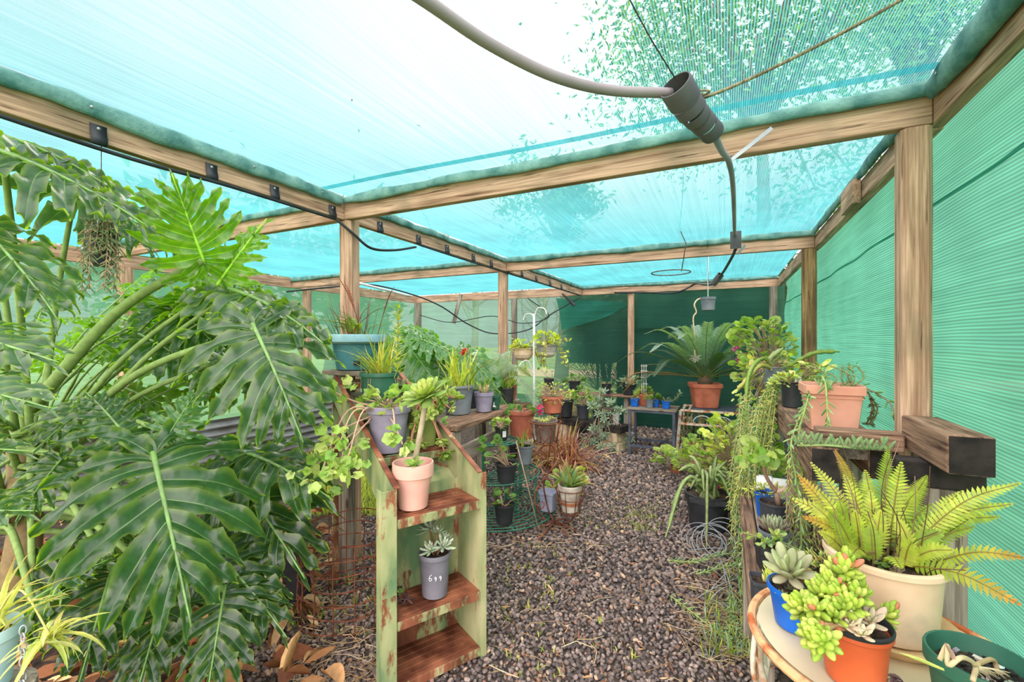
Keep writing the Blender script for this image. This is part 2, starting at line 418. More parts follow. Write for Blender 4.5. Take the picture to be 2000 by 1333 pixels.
def rusty_paint():
    m, nt, out = nodes('rusty_green_paint'); L = nt.links.new
    b = N(nt, 'ShaderNodeBsdfPrincipled'); b.inputs['Roughness'].default_value = 0.65; b.inputs['Specular IOR Level'].default_value = 0.25
    tc = N(nt, 'ShaderNodeTexCoord')
    mp = N(nt, 'ShaderNodeMapping'); mp.inputs['Scale'].default_value = (1, 1, 0.35); L(tc.outputs['Object'], mp.inputs[0])
    a = N(nt, 'ShaderNodeTexNoise'); a.inputs['Scale'].default_value = 9; a.inputs['Detail'].default_value = 7; L(mp.outputs[0], a.inputs[0])
    g = ramp(nt, a.outputs[0], [(0.35, lin((98, 130, 92))), (0.5, lin((154, 162, 114))), (0.66, lin((184, 182, 138)))])
    c = N(nt, 'ShaderNodeTexNoise'); c.inputs['Scale'].default_value = 14; c.inputs['Detail'].default_value = 9; c.inputs['Roughness'].default_value = 0.7; L(mp.outputs[0], c.inputs[0])
    vc = N(nt, 'ShaderNodeVertexColor'); vc.layer_name = 'Col'      # red channel: how worn the coat is here
    sp = N(nt, 'ShaderNodeSeparateColor'); L(vc.outputs[0], sp.inputs[0])
    ad = N(nt, 'ShaderNodeMath', operation='MULTIPLY_ADD'); ad.inputs[1].default_value = 0.36; L(sp.outputs[0], ad.inputs[0]); L(c.outputs[0], ad.inputs[2])
    f = ramp(nt, ad.outputs[0], [(0.60, (0, 0, 0)), (0.68, (1, 1, 1))])
    d = ramp(nt, a.outputs[0], [(0.4, lin((96, 52, 36))), (0.65, lin((164, 104, 76)))])
    mx = N(nt, 'ShaderNodeMix'); mx.data_type = 'RGBA'; L(f.outputs[0], mx.inputs[0]); L(g.outputs[0], mx.inputs[6]); L(d.outputs[0], mx.inputs[7])
    L(mx.outputs[2], b.inputs['Base Color']); L(b.outputs[0], out.inputs[0])
    return m


M['rustgreen'] = rusty_paint()
# ------------------------------------------------------------------ shell of the shade house
XR, XM, XL = 0.645, -2.13, -5.55          # inner face of the right beams, of the middle beams, line of the left wall
Y0, Y1, Y2, Y3 = -0.25, 2.0, 4.25, 7.03    # unseen near end left open for fill light, first and second cross beam, back wall
ZB, ZT = 2.10, 2.24                       # underside and top of the beams


def struct(o):
    o['kind'] = 'structure'; return o


def grid(mb, P, nu, nv, c=(1, 1, 1)):
    """P(a, b) -> point for a, b in 0..1"""
    V = [P(i / nu, j / nv) for j in range(nv + 1) for i in range(nu + 1)]
    F = [(j * (nu + 1) + i, j * (nu + 1) + i + 1, (j + 1) * (nu + 1) + i + 1, (j + 1) * (nu + 1) + i) for j in range(nv) for i in range(nu)]
    mb.add(V, F, c)


# ground inside: dark earth under the gravel
def soilmat():
    return surf('dark_earth', lin((92, 78, 68)), lin((44, 38, 35)), scale=22, rough=0.95, bump=0.8, c3=lin((124, 104, 86)))


M['earth'] = soilmat()
g = MB(); grid(g, lambda a, b: (-6.0 + 7.2 * a, -0.6 + 8.2 * b, 0.0), 8, 8)
fl = struct(g.build('floor', M['earth'])); fl['label'] = 'dark earth floor under the gravel inside the shade house'; fl['category'] = 'floor'

# open lawn and drive outside
M['lawn'] = surf('dry_lawn', lin((176, 190, 120)), lin((132, 156, 92)), scale=1.5, rough=1.0, spec=0.0, c3=lin((206, 196, 146)))
M['drive'] = surf('pale_drive', lin((236, 208, 168)), lin((220, 190, 150)), scale=2, rough=1.0, spec=0.0)
g = MB(); grid(g, lambda a, b: (-60 + 120 * a, -40 + 120 * b, -0.06), 2, 2)
lw = struct(g.build('ground', M['lawn'])); lw['label'] = 'open lawn outside beyond the shade cloth'; lw['category'] = 'lawn'
g = MB(); grid(g, lambda a, b: (-16 + 26 * a, 15.5 + 4.5 * b + a * 1.5, -0.05), 2, 2)
dv = struct(g.build('path', M['drive'])); dv['label'] = 'pale gravel drive crossing the lawn beyond the back cloth'; dv['category'] = 'drive'

# roof cloth, one sheet per bay
rs = np.random.RandomState(3)


def roof(name, x0, x1, y0, y1, label, sag=0.03):
    g = MB()
    def P(a, b):
        s = 16 * a * (1 - a) * b * (1 - b)
        return (x0 + (x1 - x0) * a, y0 + (y1 - y0) * b, ZT + 0.012 - sag * s + 0.006 * math.sin(a * 17 + b * 4) * s)
    grid(g, P, 26, 26)
    o = struct(g.build(name, M['roof']))
    o['label'] = label; o['category'] = 'roof cloth'
    return o


def parent_side(a, b):
    return abs(b[1] - a[1]) < .5 or a[0] > 0


def hem(parent, a, b, seed, r=0.022, drop=0.03, inward=(0, 0, 0)):
    """cloth edge rolled and tacked along the top of a beam"""
    rg = np.random.RandomState(seed); a = np.array(a, float); b = np.array(b, float)
    n = 44; t = np.linspace(0, 1, n)
    P = a + (b - a) * t[:, None]
    w = np.convolve(rg.uniform(-1, 1, n + 8), np.ones(5) / 5, 'same')[4:-4]
    P[:, 2] += w * 0.012
    R = r * (1 + 0.45 * np.convolve(rg.uniform(-1, 1, n + 8), np.ones(4) / 4, 'same')[4:-4])
    inward = np.array(inward, float)
    V = []; k = 10
    d = nrm(b - a); s = nrm(np.cross(d, (0, 0, 1)))
    for i in range(n):
        for j in range(k):
            q = j * 2 * PI / k
            V.append(P[i] + s * math.cos(q) * R[i] * 0.55 + np.array((0, 0, 1)) * math.sin(q) * R[i] * 1.25 + inward)
    F = [(i * k + j, i * k + (j + 1) % k, (i + 1) * k + (j + 1) % k, (i + 1) * k + j) for i in range(n - 1) for j in range(k)]
    m = MB(); m.add(V, F)
    o = m.build('hem', M['hem'], parent)
    if seed <= 5:
        for q in range(5):
            i = int((q + .5 + rg.uniform(-.2, .2)) * n / 5); tk = MB(); sg = -1 if parent_side(a, b) else 1
            c = P[i] + s * sg * (R[i] * .55 + .001); tk.add([c + s * sg * .002 * e + (d * math.cos(w) + np.array((0, 0, 1)) * math.sin(w)) * .006 * (1 - .5 * e) for e in (0, 1) for w in np.arange(8) * PI / 4], [tuple(range(8, 16)), tuple(range(7, -1, -1))] + [(k_, (k_ + 1) % 8, 8 + (k_ + 1) % 8, 8 + k_) for k_ in range(8)])
            tk.build('tack', M['galv'], o)
    return o


r1 = roof('ceiling', XM, XR, Y0, Y1, 'pale shade cloth stretched overhead in the nearest roof bay')
hem(r1, (XM + 0.014, Y0, ZT - 0.028), (XM + 0.014, Y1 - 0.03, ZT - 0.028), 1, r=0.026)
hem(r1, (XM + 0.02, Y1 - 0.016, ZT - 0.022), (XR - 0.01, Y1 - 0.016, ZT - 0.022), 2, r=0.021)
hem(r1, (XR - 0.016, Y0, ZT - 0.03), (XR - 0.016, Y1 - 0.03, ZT - 0.03), 3, r=0.036)
g = MB(); grid(g, lambda a, b: (XM + 0.03 + (XR - XM - 0.06) * a, Y1 - 0.20 + 0.045 * b + 0.05 * a, ZT - 0.004 + 0.004 * math.sin(a * 9)), 30, 1)
g.build('seam', M['seam'], r1)
r2 = roof('ceiling', XM, XR, Y1, Y2, 'turquoise shade cloth roof bay between the two long cross beams')
hem(r2, (XM + 0.014, Y1 + 0.08, ZT - 0.025), (XM + 0.014, Y2 - 0.03, ZT - 0.025), 4, r=0.019)
hem(r2, (XM + 0.02, Y2 - 0.014, ZT - 0.02), (XR - 0.01, Y2 - 0.014, ZT - 0.02), 5, r=0.02)
hem(r2, (XR - 0.014, Y1 + 0.08, ZT - 0.02), (XR - 0.014, Y2, ZT - 0.02), 6, r=0.024)
r3 = roof('ceiling', XM, XR, Y2, Y3, 'blue-green roof cloth of the last bay above the cycad')
hem(r3, (XM + 0.014, Y2 + 0.08, ZT - 0.02), (XM + 0.014, Y3 - 0.03, ZT - 0.02), 7, r=0.017)
hem(r3, (XM, Y3 - 0.012, ZT - 0.012), (XR, Y3 - 0.012, ZT - 0.012), 8, r=0.016)
l1 = roof('ceiling', XL, XM - 0.05, Y0, Y1, 'roof cloth over the big lobed plant left of the middle beam')
hem(l1, (XL, Y1 - 0.014, ZT - 0.02), (XM - 0.06, Y1 - 0.014, ZT - 0.02), 9, r=0.02)
l2 = roof('ceiling', XL, XM - 0.05, Y1, Y2, 'turquoise roof cloth left of the middle beam in the second bay')
hem(l2, (XL, Y2 - 0.014, ZT - 0.02), (XM - 0.06, Y2 - 0.014, ZT - 0.02), 10, r=0.022)
l3 = roof('ceiling', XL, XM - 0.05, Y2, Y3, 'strip of turquoise roof cloth furthest back on the left')

# cloth walls
def wallcloth(name, P, nu, nv, mat, label, parent=None, part=None):
    g = MB(); grid(g, P, nu, nv)
    if parent is not None: return g.build(part, mat, parent)
    o = struct(g.build(name, mat)); o['label'] = label; o['category'] = 'cloth wall'
    return o


XW = 0.735
wr = wallcloth('wall_right', lambda a, b: (XW + 0.012 * math.sin(b * 9 + a * 5) + 0.010 * math.sin(b * 23 - a * 7), Y0 + (Y3 - Y0) * a, 0.0 + (ZT - 0.01) * b), 60, 40, M['wall'],
               'green shade cloth stretched along the right-hand side')
wallcloth('', lambda a, b: (XW - 0.02 - 0.006 * math.sin(a * 60), Y0 + (Y3 - Y0) * a, 1.90 - 0.06 * math.sin(a * 2.2) + .014 * b), 80, 1, M['wall'], '', wr, 'overlap_strip')
wb = wallcloth('wall_back', lambda a, b: (XL - .12 + (XW - XL + .12) * a, Y3 + 0.12 + 0.02 * math.sin(a * 30 + b * 6) + 0.012 * math.sin(b * 21), 0.0 + (ZT - 0.02) * b), 80, 30, M['back'],
               'dark green shade cloth closing off the back')
# loose flap and doubled lower strip on the back cloth
g = MB(); a0 = at(1086, 583, u=7.07); a1 = at(1232, 592, u=7.07); a2 = at(1188, 618, u=7.07); a3 = at(1098, 646, u=7.07)
def flap(a, b):
    p = (a0 * (1 - a) + a1 * a) * (1 - b) + (a3 * (1 - a) + a2 * a) * b
    return (p[0], p[1] + 0.03 * math.sin(a * 6 + b * 4), p[2])
grid(g, flap, 12, 6); g.build('loose_flap', M['wall2'], wb)
g = MB(); grid(g, lambda a, b: (-4.4 + 5.0 * a, 7.072 + 0.012 * math.sin(a * 40), 0.02 + 0.40 * b), 40, 3); g.build('lower_strip', M['back'], wb)
g = MB(); grid(g, lambda a, b: (-1.25 + 1.85 * a, 7.085 + 0.01 * math.sin(a * 20), 1.55 + 0.62 * b), 20, 3); g.build('overlap_strip', M['back'], wb)
wl = wallcloth('wall_left', lambda a, b: (XL - 0.08 + 0.02 * math.sin(a * 25 + b * 5), Y0 + (Y3 + .13 - Y0) * a, 0.35 + (ZT - 0.35) * b), 60, 20, M['back'],
               'green shade cloth along the left side behind the foliage')


# timbers: every post and beam is its own piece
def beam(a, b, w, h, axis, label, mat=None, bev=0.004):
    m = MB(); a = np.array(a, float); b = np.array(b, float); c = (a + b) / 2
    bar(m, a - c, b - c, w, h)
    o = m.build('timber_beam', M[mat or ('pine_x' if axis == 0 else 'pine_y')], None, tuple(c), smooth=False, bevel=bev)
    return tag(o, label, 'beam', 'roof beams of the shade house', 'thing')


zc = (ZB + ZT) / 2; bh = ZT - ZB - 0.004
G = 0.002
beam((XM - 0.0225, Y0, zc), (XM - 0.0225, Y1 + 0.045, zc), 0.045, bh, 1, 'long pine beam overhead from upper left to the post behind the green ladder shelf')
beam((XM - 0.0225, Y1 + 0.047, zc), (XM - 0.0225, Y2 + 0.045, zc), 0.045, bh, 1, 'middle pine beam with hose clips between the first and second cross beams')
beam((XM - 0.0225, Y2 + 0.047, zc), (XM - 0.0225, Y3 - G, zc), 0.045, bh, 1, 'furthest length of the middle pine beam running to the back wall')
beam((XM + 0.002, Y1 + 0.0225, zc), (XR - G, Y1 + 0.0225, zc), 0.045, bh, 0, 'nearest pine cross beam spanning to the right-hand post')
beam((XM + 0.002, Y2 + 0.0225, zc), (XR - G, Y2 + 0.0225, zc), 0.045, bh, 0, 'second pine cross beam from the middle post to the right wall')
beam((XM - 0.047, Y1 + 0.0225, zc), (XL, Y1 + 0.0225, zc), 0.045, bh, 0, 'pine cross beam on the left seen above the lobed leaves')
beam((XM - 0.047, Y2 + 0.0225, zc), (XL, Y2 + 0.0225, zc), 0.045, bh, 0, 'pine cross beam on the left meeting the thin middle post')
beam((XR + 0.0225, Y0, zc), (XR + 0.0225, Y1 + 0.05, zc), 0.045, bh, 1, 'pine beam along the top of the right wall nearest the viewer')
beam((XR + 0.0225, Y1 + 0.052, zc - 0.02), (XR + 0.0225, Y2 + 0.05, zc - 0.02), 0.045, bh - 0.03, 1, 'second length of pine beam along the right wall with a splice block')
beam((XR + 0.0225, Y2 + 0.052, zc - 0.01), (XR + 0.0225, Y3, zc - 0.01), 0.045, bh - 0.02, 1, 'short pine beam at the right wall running into the back corner')
beam((XM, Y3 + 0.0225, zc), (XR + 0.04, Y3 + 0.0225, zc), 0.045, bh, 0, 'pine beam along the top of the dark back wall behind the cycad')
beam((XM - 0.003, Y3 + 0.0225, zc), (XL, Y3 + 0.0225, zc), 0.045, bh, 0, 'pine beam along the top of the pale back wall on the left')
beam((XL, Y0, zc), (XL, Y1, zc), 0.045, bh, 1, 'left wall beam hidden among the big leaves')
beam((XL, Y1 + 0.05, zc), (XL, Y2, zc), 0.045, bh, 1, 'left wall beam above the corrugated iron edging')
beam((XL, Y2 + 0.05, zc), (XL, Y3, zc), 0.045, bh, 1, 'left wall beam running into the far left corner')
m = MB(); bar(m, (0, -0.13, 0), (0, 0.13, 0), 0.04, 0.13)
tag(m.build('splice_block', M['pine_y'], None, (XR - 0.022, 3.02, zc - 0.025), smooth=False, bevel=0.004), 'short pine block fixed to the right-hand beam beside the post', 'block', kind='thing')


def post(x, y, w, z1, label, mat='pine_z', lean=(0, 0), round_=0.25, z0=0.0):
    m = MB(); k = 16; a = (np.arange(k) + 0.5) * 2 * PI / k
    p = 2 + 18 * (1 - round_); q = (np.abs(np.cos(a)) ** p + np.abs(np.sin(a)) ** p) ** (-1 / p)
    V = []; n = 10
    for i in range(n + 1):
        t = i / n; z = z0 + (z1 - z0) * t
        s = w / 2 * (1 + 0.012 * math.sin(i * 2.3 + x))
        V.append(np.stack([q * s * np.cos(a) + lean[0] * t, q * s * np.sin(a) + lean[1] * t, np.full(k, z)], 1))
    F = [(i * k + j, i * k + (j + 1) % k, (i + 1) * k + (j + 1) % k, (i + 1) * k + j) for i in range(n) for j in range(k)]
    F += [tuple(range(k))[::-1], tuple(n * k + j for j in range(k))]
    m.add(np.concatenate(V), F)
    o = m.build('timber_post', M[mat], None, (x, y, 0))
    return tag(o, label, 'post', 'posts of the shade house', 'thing')


post(-2.115, 2.05, 0.098, ZB - 0.003, 'pine post standing in the grass behind the green ladder shelf', round_=0.5, lean=(-0.02, 0))
post(-2.181, 4.27, 0.092, ZB - 0.003, 'pine post at the far end of the weathered bench', round_=0.2)
post(0.60, 2.035, 0.088, ZB - 0.003, 'thick pine post beside the peach planter on the right wall', round_=0.35)
post(0.61, 4.285, 0.098, ZB - 0.003, 'dark-stained post on the right wall behind the geranium', mat='post_dark', round_=0.3)
post(0.585, 6.97, 0.10, ZB - 0.003, 'round pine post in the far right corner', mat='grey_z', round_=0.9)
post(-1.33, 6.99, 0.09, ZB - 0.003, 'pale pine post on the back wall left of the cycad', round_=0.3)
post(-3.35, 6.99, 0.09, ZB - 0.003, 'grey post on the back wall behind the hanging bowls', mat='grey_z', round_=0.8)
post(-5.45, 6.99, 0.11, ZB - 0.003, 'post in the far left corner of the back wall', mat='grey_z', round_=0.4)
post(-5.47, 4.45, 0.10, ZB - 0.003, 'left wall post beyond the teal pot', mat='pine_z')
post(-5.47, 2.3, 0.11, ZB - 0.003, 'left wall post glimpsed through the lobed leaves', mat='pine_z')

# loose brace on the back wall
p0 = at(900, 575, u=6.9); p1 = at(886, 632, u=6.9)
m = MB(); c = (p0 + p1) / 2; bar(m, p0 - c, p1 - c, 0.075, 0.02, up=(0, 1, 0))
tag(m.build('loose_batten', M['grey_z'], None, c, smooth=False), 'short grey batten hanging askew on the pale back cloth', 'batten', kind='thing')

# low corrugated iron edging on the left
def corr():
    m = MB(); nz = 56; H = 0.56
    xs = []
    for side in (0, 1):
        for j in range(nz + 1):
            z = H * j / nz
            x = 0.018 * math.cos(j / nz * 2 * PI * 7) - side * 0.004
            for y in (0.0, 1.25, 2.5, 3.75, 5.0): xs.append((x, y, z))
    F = []
    for s in range(2):
        o = s * (nz + 1) * 5
        for j in range(nz):
            for i in range(4):
                F.append((o + j * 5 + i, o + j * 5 + i + 1, o + (j + 1) * 5 + i + 1, o + (j + 1) * 5 + i))
    m.add(xs, F)
    return m


o = corr().build('corrugated_sheet', M['corr'], None, (-4.62, 1.0, 0.0))
tag(o, 'low corrugated iron edging behind the lobed plant', 'iron sheet', kind='thing')

# ------------------------------------------------------------------ gravel
def gravel(name, pts, rad, seed, label):
    rg = np.random.RandomState(seed)
    t = (1 + 5 ** .5) / 2
    iv = np.array([(-1, t, 0), (1, t, 0), (-1, -t, 0), (1, -t, 0), (0, -1, t), (0, 1, t), (0, -1, -t), (0, 1, -t), (t, 0, -1), (t, 0, 1), (-t, 0, -1), (-t, 0, 1)]) / math.sqrt(1 + t * t)
    fi = np.array([(0, 11, 5), (0, 5, 1), (0, 1, 7), (0, 7, 10), (0, 10, 11), (1, 5, 9), (5, 11, 4), (11, 10, 2), (10, 7, 6), (7, 1, 8), (3, 9, 4), (3, 4, 2), (3, 2, 6), (3, 6, 8), (3, 8, 9), (4, 9, 5), (2, 4, 11), (6, 2, 10), (8, 6, 7), (9, 8, 1)])
    n = len(pts)
    V = np.tile(iv, (n, 1, 1)) * (1 + rg.uniform(-0.28, 0.28, (n, 12, 1)))
    V *= rg.uniform(0.75, 1.3, (n, 1, 3)) * np.array((1, 1, 0.75))
    a = rg.uniform(0, 2 * PI, n); ca, sa = np.cos(a)[:, None], np.sin(a)[:, None]
    x = V[:, :, 0] * ca - V[:, :, 1] * sa; y = V[:, :, 0] * sa + V[:, :, 1] * ca
    tl = rg.normal(0, 0.35, (n, 1)); z = V[:, :, 2] + x * tl
    V = np.stack([x, y, z], 2) * rad[:, None, None]
    V[:, :, :2] += pts[:, None, :]
    V[:, :, 2] += (rad * rg.uniform(0.1, 0.7, n))[:, None]
    F = (fi[None] + (np.arange(n) * 12)[:, None, None]).reshape(-1, 3)
    me = bpy.data.meshes.new(name)
    me.vertices.add(n * 12); me.vertices.foreach_set('co', V.reshape(-1))
    nf = len(F)
    me.loops.add(nf * 3); me.loops.foreach_set('vertex_index', F.reshape(-1).astype(np.int32))
    me.polygons.add(nf); me.polygons.foreach_set('loop_start', np.arange(nf, dtype=np.int32) * 3)
    me.polygons.foreach_set('use_smooth', np.ones(nf, dtype=bool))
    me.update(calc_edges=True)
    pal = np.array([lin(c) for c in ((122, 108, 104), (146, 130, 124), (102, 91, 89), (168, 148, 138), (86, 77, 76), (204, 172, 146), (150, 116, 100))])
    ci = rg.choice(len(pal), n, p=[.25, .22, .2, .12, .12, .03, .06])
    C = np.repeat(pal[ci] * rg.uniform(0.8, 1.2, (n, 1)), 12, axis=0)
    at_ = me.color_attributes.new('Col', 'FLOAT_COLOR', 'POINT'); at_.data.foreach_set('color', np.hstack([C, np.ones((len(C), 1))]).ravel())
    me.materials.append(M['gravel'])
    o = bpy.data.objects.new(name, me); col.objects.link(o)
    return tag(o, label, 'gravel', kind='stuff')


M['gravel'] = surf('scoria_gravel', (1.25, 1.25, 1.25), (0.7, 0.7, 0.7), scale=70, rough=0.75, spec=0.25, vcol=True, bump=0.8, bscale=120)
rg = np.random.RandomState(11)
pts = []; rad = []
for (y0, y1, sp) in ((0.35, 2.4, 0.0185), (2.4, 3.8, 0.023), (3.8, 5.6, 0.032), (5.6, 7.0, 0.045)):
    for y in np.arange(y0, y1, sp):
        for x in np.arange(-2.5, 0.62, sp):
            # only where the photograph can show it
            d = -x * SN + y * CS
            if d < 0.4: continue
            px = 1000 + FOC * (x * CS + y * SN) / d; py = 666.5 + FOC * EYE / d
            if px < 400 or px > 1850 or py > 2100: continue
            if x > 0.2 and y < 4.5: continue
            pts.append((x + rg.uniform(-.5, .5) * sp, y + rg.uniform(-.5, .5) * sp)); rad.append(sp * rg.uniform(0.42, 0.72))
gravel('gravel', np.array(pts), np.array(rad), 5, 'dark crushed scoria gravel covering the path')
# ------------------------------------------------------------------ plant kit
def lerp(a, b, t): return tuple(x + (y - x) * t for x, y in zip(a, b))


def vary(rg, c, s=0.15):
    k = 1 + rg.uniform(-s, s)
    return np.clip(np.array(c) * k * (1 + rg.uniform(-s * .4, s * .4, 3)), 0, 1)


def put(mb, T, F, c, pos, M3, s):
    mb.add((np.asarray(T) * s) @ M3.T + np.asarray(pos, float), F, c)


# flat lance-shaped leaf: unit length along y, unit-ish width scaled by w
def lance(w=0.3, fold=0.12, droop=0.2, n=4):
    V = []; st = np.linspace(0, 1, n + 1)
    pr = np.interp(st, [0, .25, .5, .8, 1], [.15, .8, 1, .62, .02])
    for t, q in zip(st, pr):
        z = -droop * t * t
        V += [(-w / 2 * q, t, z + fold * w * q), (0, t, z), (w / 2 * q, t, z + fold * w * q)]
    F = []
    for i in range(n):
        for j in (0, 1): F.append((i * 3 + j, i * 3 + j + 1, i * 3 + j + 4, i * 3 + j + 3))
    return np.array(V), F


def fleshy(w=0.4, th=0.14, tip=0.15, curl=0.15):
    st = [0, .2, .5, .8, .95, 1.0]; pr = [.45, .75, 1.0, .85, .45, tip * .3]
    V = []; k = 6
    for t, q in zip(st, pr):
        for j in range(k):
            a = j * 2 * PI / k
            V.append((w / 2 * q * math.cos(a), t, th / 2 * q * math.sin(a) * (1.3 if math.sin(a) < 0 else 0.8) + curl * t * t))
    F = [(i * k + j, i * k + (j + 1) % k, (i + 1) * k + (j + 1) % k, (i + 1) * k + j) for i in range(5) for j in range(k)]
    F += [tuple(range(k))[::-1], tuple(5 * k + j for j in range(k))]
    return np.array(V), F


def scallop(n=21, lobes=7, depth=0.16, cup=0.22, notch=0.6):
    """round geranium-like leaf, stalk joins at origin side; blade centred ahead of it"""
    V = [(0, 0.0, 0)]; F = []
    for rr in (0.5, 1.0):
        for i in range(n):
            a = -PI / 2 + (i + 0.5) * 2 * PI / n
            k = (i + .5) / n
            q = 0.5 * rr * (1 + (depth * (abs(math.sin(lobes * PI * k)) - 0.6) if rr == 1 else 0))
            if min(k, 1 - k) < 0.06: q *= notch
            z = cup * q * q * 4 * 0.35 + (0.03 * math.cos(lobes * 2 * PI * k) if rr == 1 else -0.015)
            V.append((q * math.cos(a), 0.35 + q * math.sin(a), z))
    for i in range(n):
        j = (i + 1) % n
        F.append((0, 1 + i, 1 + j)); F.append((1 + i, 1 + n + i, 1 + n + j, 1 + j))
    return np.array(V), F


LANCE = lance(); SCAL = scallop(28); IVY = scallop(25, 5, 0.30, 0.16); FL = fleshy(); OVAL = lance(0.55, 0.1, 0.15)
ROUND = scallop(12, 1, 0.0, 0.3, 1.0); NARROW = lance(0.13, 0.1, 0.25)


def leafcol(n, base, edge=None, rg=None): return base


def bush(mb, st, z0, n, R, H, T, size, cols, rg, lean=(0, 0, 0), hollow=0.35, flat=0.5, scol=(0.30, 0.24, 0.12), sr=0.003, down=0.0, stems=True):
    """rounded mound of leaves on stalks from the pot"""
    for i in range(n):
        a = rg.uniform(0, 2 * PI); q = math.sqrt(rg.uniform(hollow ** 2, 1)); h = rg.uniform(-down, 1)
        rr = R * q * math.sqrt(max(0.05, 1 - max(0, h) ** 2 * 0.75))
        p = np.array((rr * math.cos(a), rr * math.sin(a), z0 + H * h)) + np.array(lean) * max(0, h + .2)
        out = nrm((math.cos(a), math.sin(a), 0.15 + h * 0.6))
        n_ = nrm(np.array((math.cos(a) * (1 - flat), math.sin(a) * (1 - flat), flat + .25)) + rg.normal(0, 0.28, 3))
        s = size * rg.uniform(0.6, 1.2)
        put(mb, T[0], T[1], vary(rg, cols[rg.randint(len(cols))], 0.2), p, frame(out + rg.normal(0, .3, 3), n_), s)
        if stems and i % 2 == 0:
            b = np.array((rg.normal(0, R * .12), rg.normal(0, R * .12), z0))
            md = (b + p) / 2 + np.array((0, 0, abs(H) * 0.12)); tube(st, cat([b, md, p], 4), sr, scol, k=4, cap=False)


def rosette(mb, c, axis, R, n, c0, c1, rg, T=FL, el0=78, el1=8, start=0.45):
    B = frame(axis, (0.3, 0.9, 0.1)); s, ax, nn = B[:, 0], B[:, 1], B[:, 2]
    for k in range(n):
        t = k / (n - 1)            # 0 inner .. 1 outer
        a = k * 2.39996; e = math.radians(el0 + (el1 - el0) * t + rg.uniform(-5, 5))
        rd = s * math.cos(a) + nn * math.sin(a)
        d = rd * math.cos(e) + ax * math.sin(e)
        up = ax * math.cos(e) - rd * math.sin(e)
        L = R * (start + (1 - start) * t) * rg.uniform(.9, 1.08)
        put(mb, T[0], T[1], vary(rg, lerp(c0, c1, t), 0.08), np.asarray(c, float) + rd * R * 0.03, frame(d, up), L)


def blade(mb, base, d, L, w, droop, c, n=7, fold=0.25, tipc=None, twist=0.0):
    d = nrm(d); p = np.asarray(base, float).copy(); V = []; C = []
    side0 = np.cross(d, (0, 0, 1))
    side0 = nrm(side0) if np.linalg.norm(side0) > .05 else np.array((1.0, 0, 0))
    for i in range(n + 1):
        t = i / n
        ww = w * (0.55 + 0.9 * t if t < .4 else 0.91 * (1 - ((t - .4) / .6) ** 1.6) + 0.015)
        a = twist * t; up = np.cross(side0, d); sd = side0 * math.cos(a) + up * math.sin(a); nn = np.cross(sd, d)
        V += [p - sd * ww / 2 + nn * fold * ww, p.copy(), p + sd * ww / 2 + nn * fold * ww]
        cc = np.array(c) if tipc is None else np.array(lerp(c, tipc, max(0, (t - .6) / .4)))
        C += [cc * 1.08, cc * 0.9, cc * 1.08]
        p = p + d * L / n; d = nrm(d + np.array((0, 0, -droop / n)))
    F = [(i * 3 + j, i * 3 + j + 1, i * 3 + j + 4, i * 3 + j + 3) for i in range(n) for j in (0, 1)]
    mb.add(V, F, np.array(C))


def tuft(mb, c, n, L, w, spread, droop, cols, rg, rad=0.03, el=(45, 85), tipc=None, n_seg=7):
    for i in range(n):
        a = rg.uniform(0, 2 * PI); e = math.radians(rg.uniform(*el))
        d = (math.cos(a) * math.cos(e) * spread, math.sin(a) * math.cos(e) * spread, math.sin(e))
        b = np.asarray(c, float) + np.array((rg.normal(0, rad), rg.normal(0, rad), 0))
        blade(mb, b, d, L * rg.uniform(.55, 1.1), w * rg.uniform(.7, 1.2), droop * rg.uniform(.4, 1.5), vary(rg, cols[rg.randint(len(cols))], .18), tipc=tipc if rg.rand() < .35 else None, n=n_seg, twist=rg.uniform(-.6, .6))


def trail(mb, st, pts, T, size, step, cols, rg, scol=(.35, .34, .16), sr=0.003, up=(0, 0, 1), ang=55, pair=True):
    """hanging or creeping stem with leaves along it"""
    P = cat(pts, 10); tube(st, P, sr, scol, k=5)
    seg = np.linalg.norm(np.diff(P, axis=0), axis=1); s = np.concatenate([[0], np.cumsum(seg)])
    q = 0.0; k = 0
    while q < s[-1]:
        p = np.array([np.interp(q, s, P[:, i]) for i in range(3)]); p2 = np.array([np.interp(min(q + .02, s[-1]), s, P[:, i]) for i in range(3)]); p1 = np.array([np.interp(max(q - .02, 0), s, P[:, i]) for i in range(3)])
        t = nrm(p2 - p1); k += 1
        for sg in ((1, -1) if pair else (1 if k % 2 else -1,)):
            a = k * 1.9 + (0 if sg > 0 else PI)
            B = frame(t, up); rd = B[:, 0] * math.cos(a) + B[:, 2] * math.sin(a)
            d = t * math.cos(math.radians(ang)) + rd * math.sin(math.radians(ang))
            put(mb, T[0], T[1], vary(rg, cols[rg.randint(len(cols))], .15), p, frame(d, t - rd * .3 + np.array(up) * .4), size * rg.uniform(.75, 1.15))
        q += step * rg.uniform(.8, 1.2)


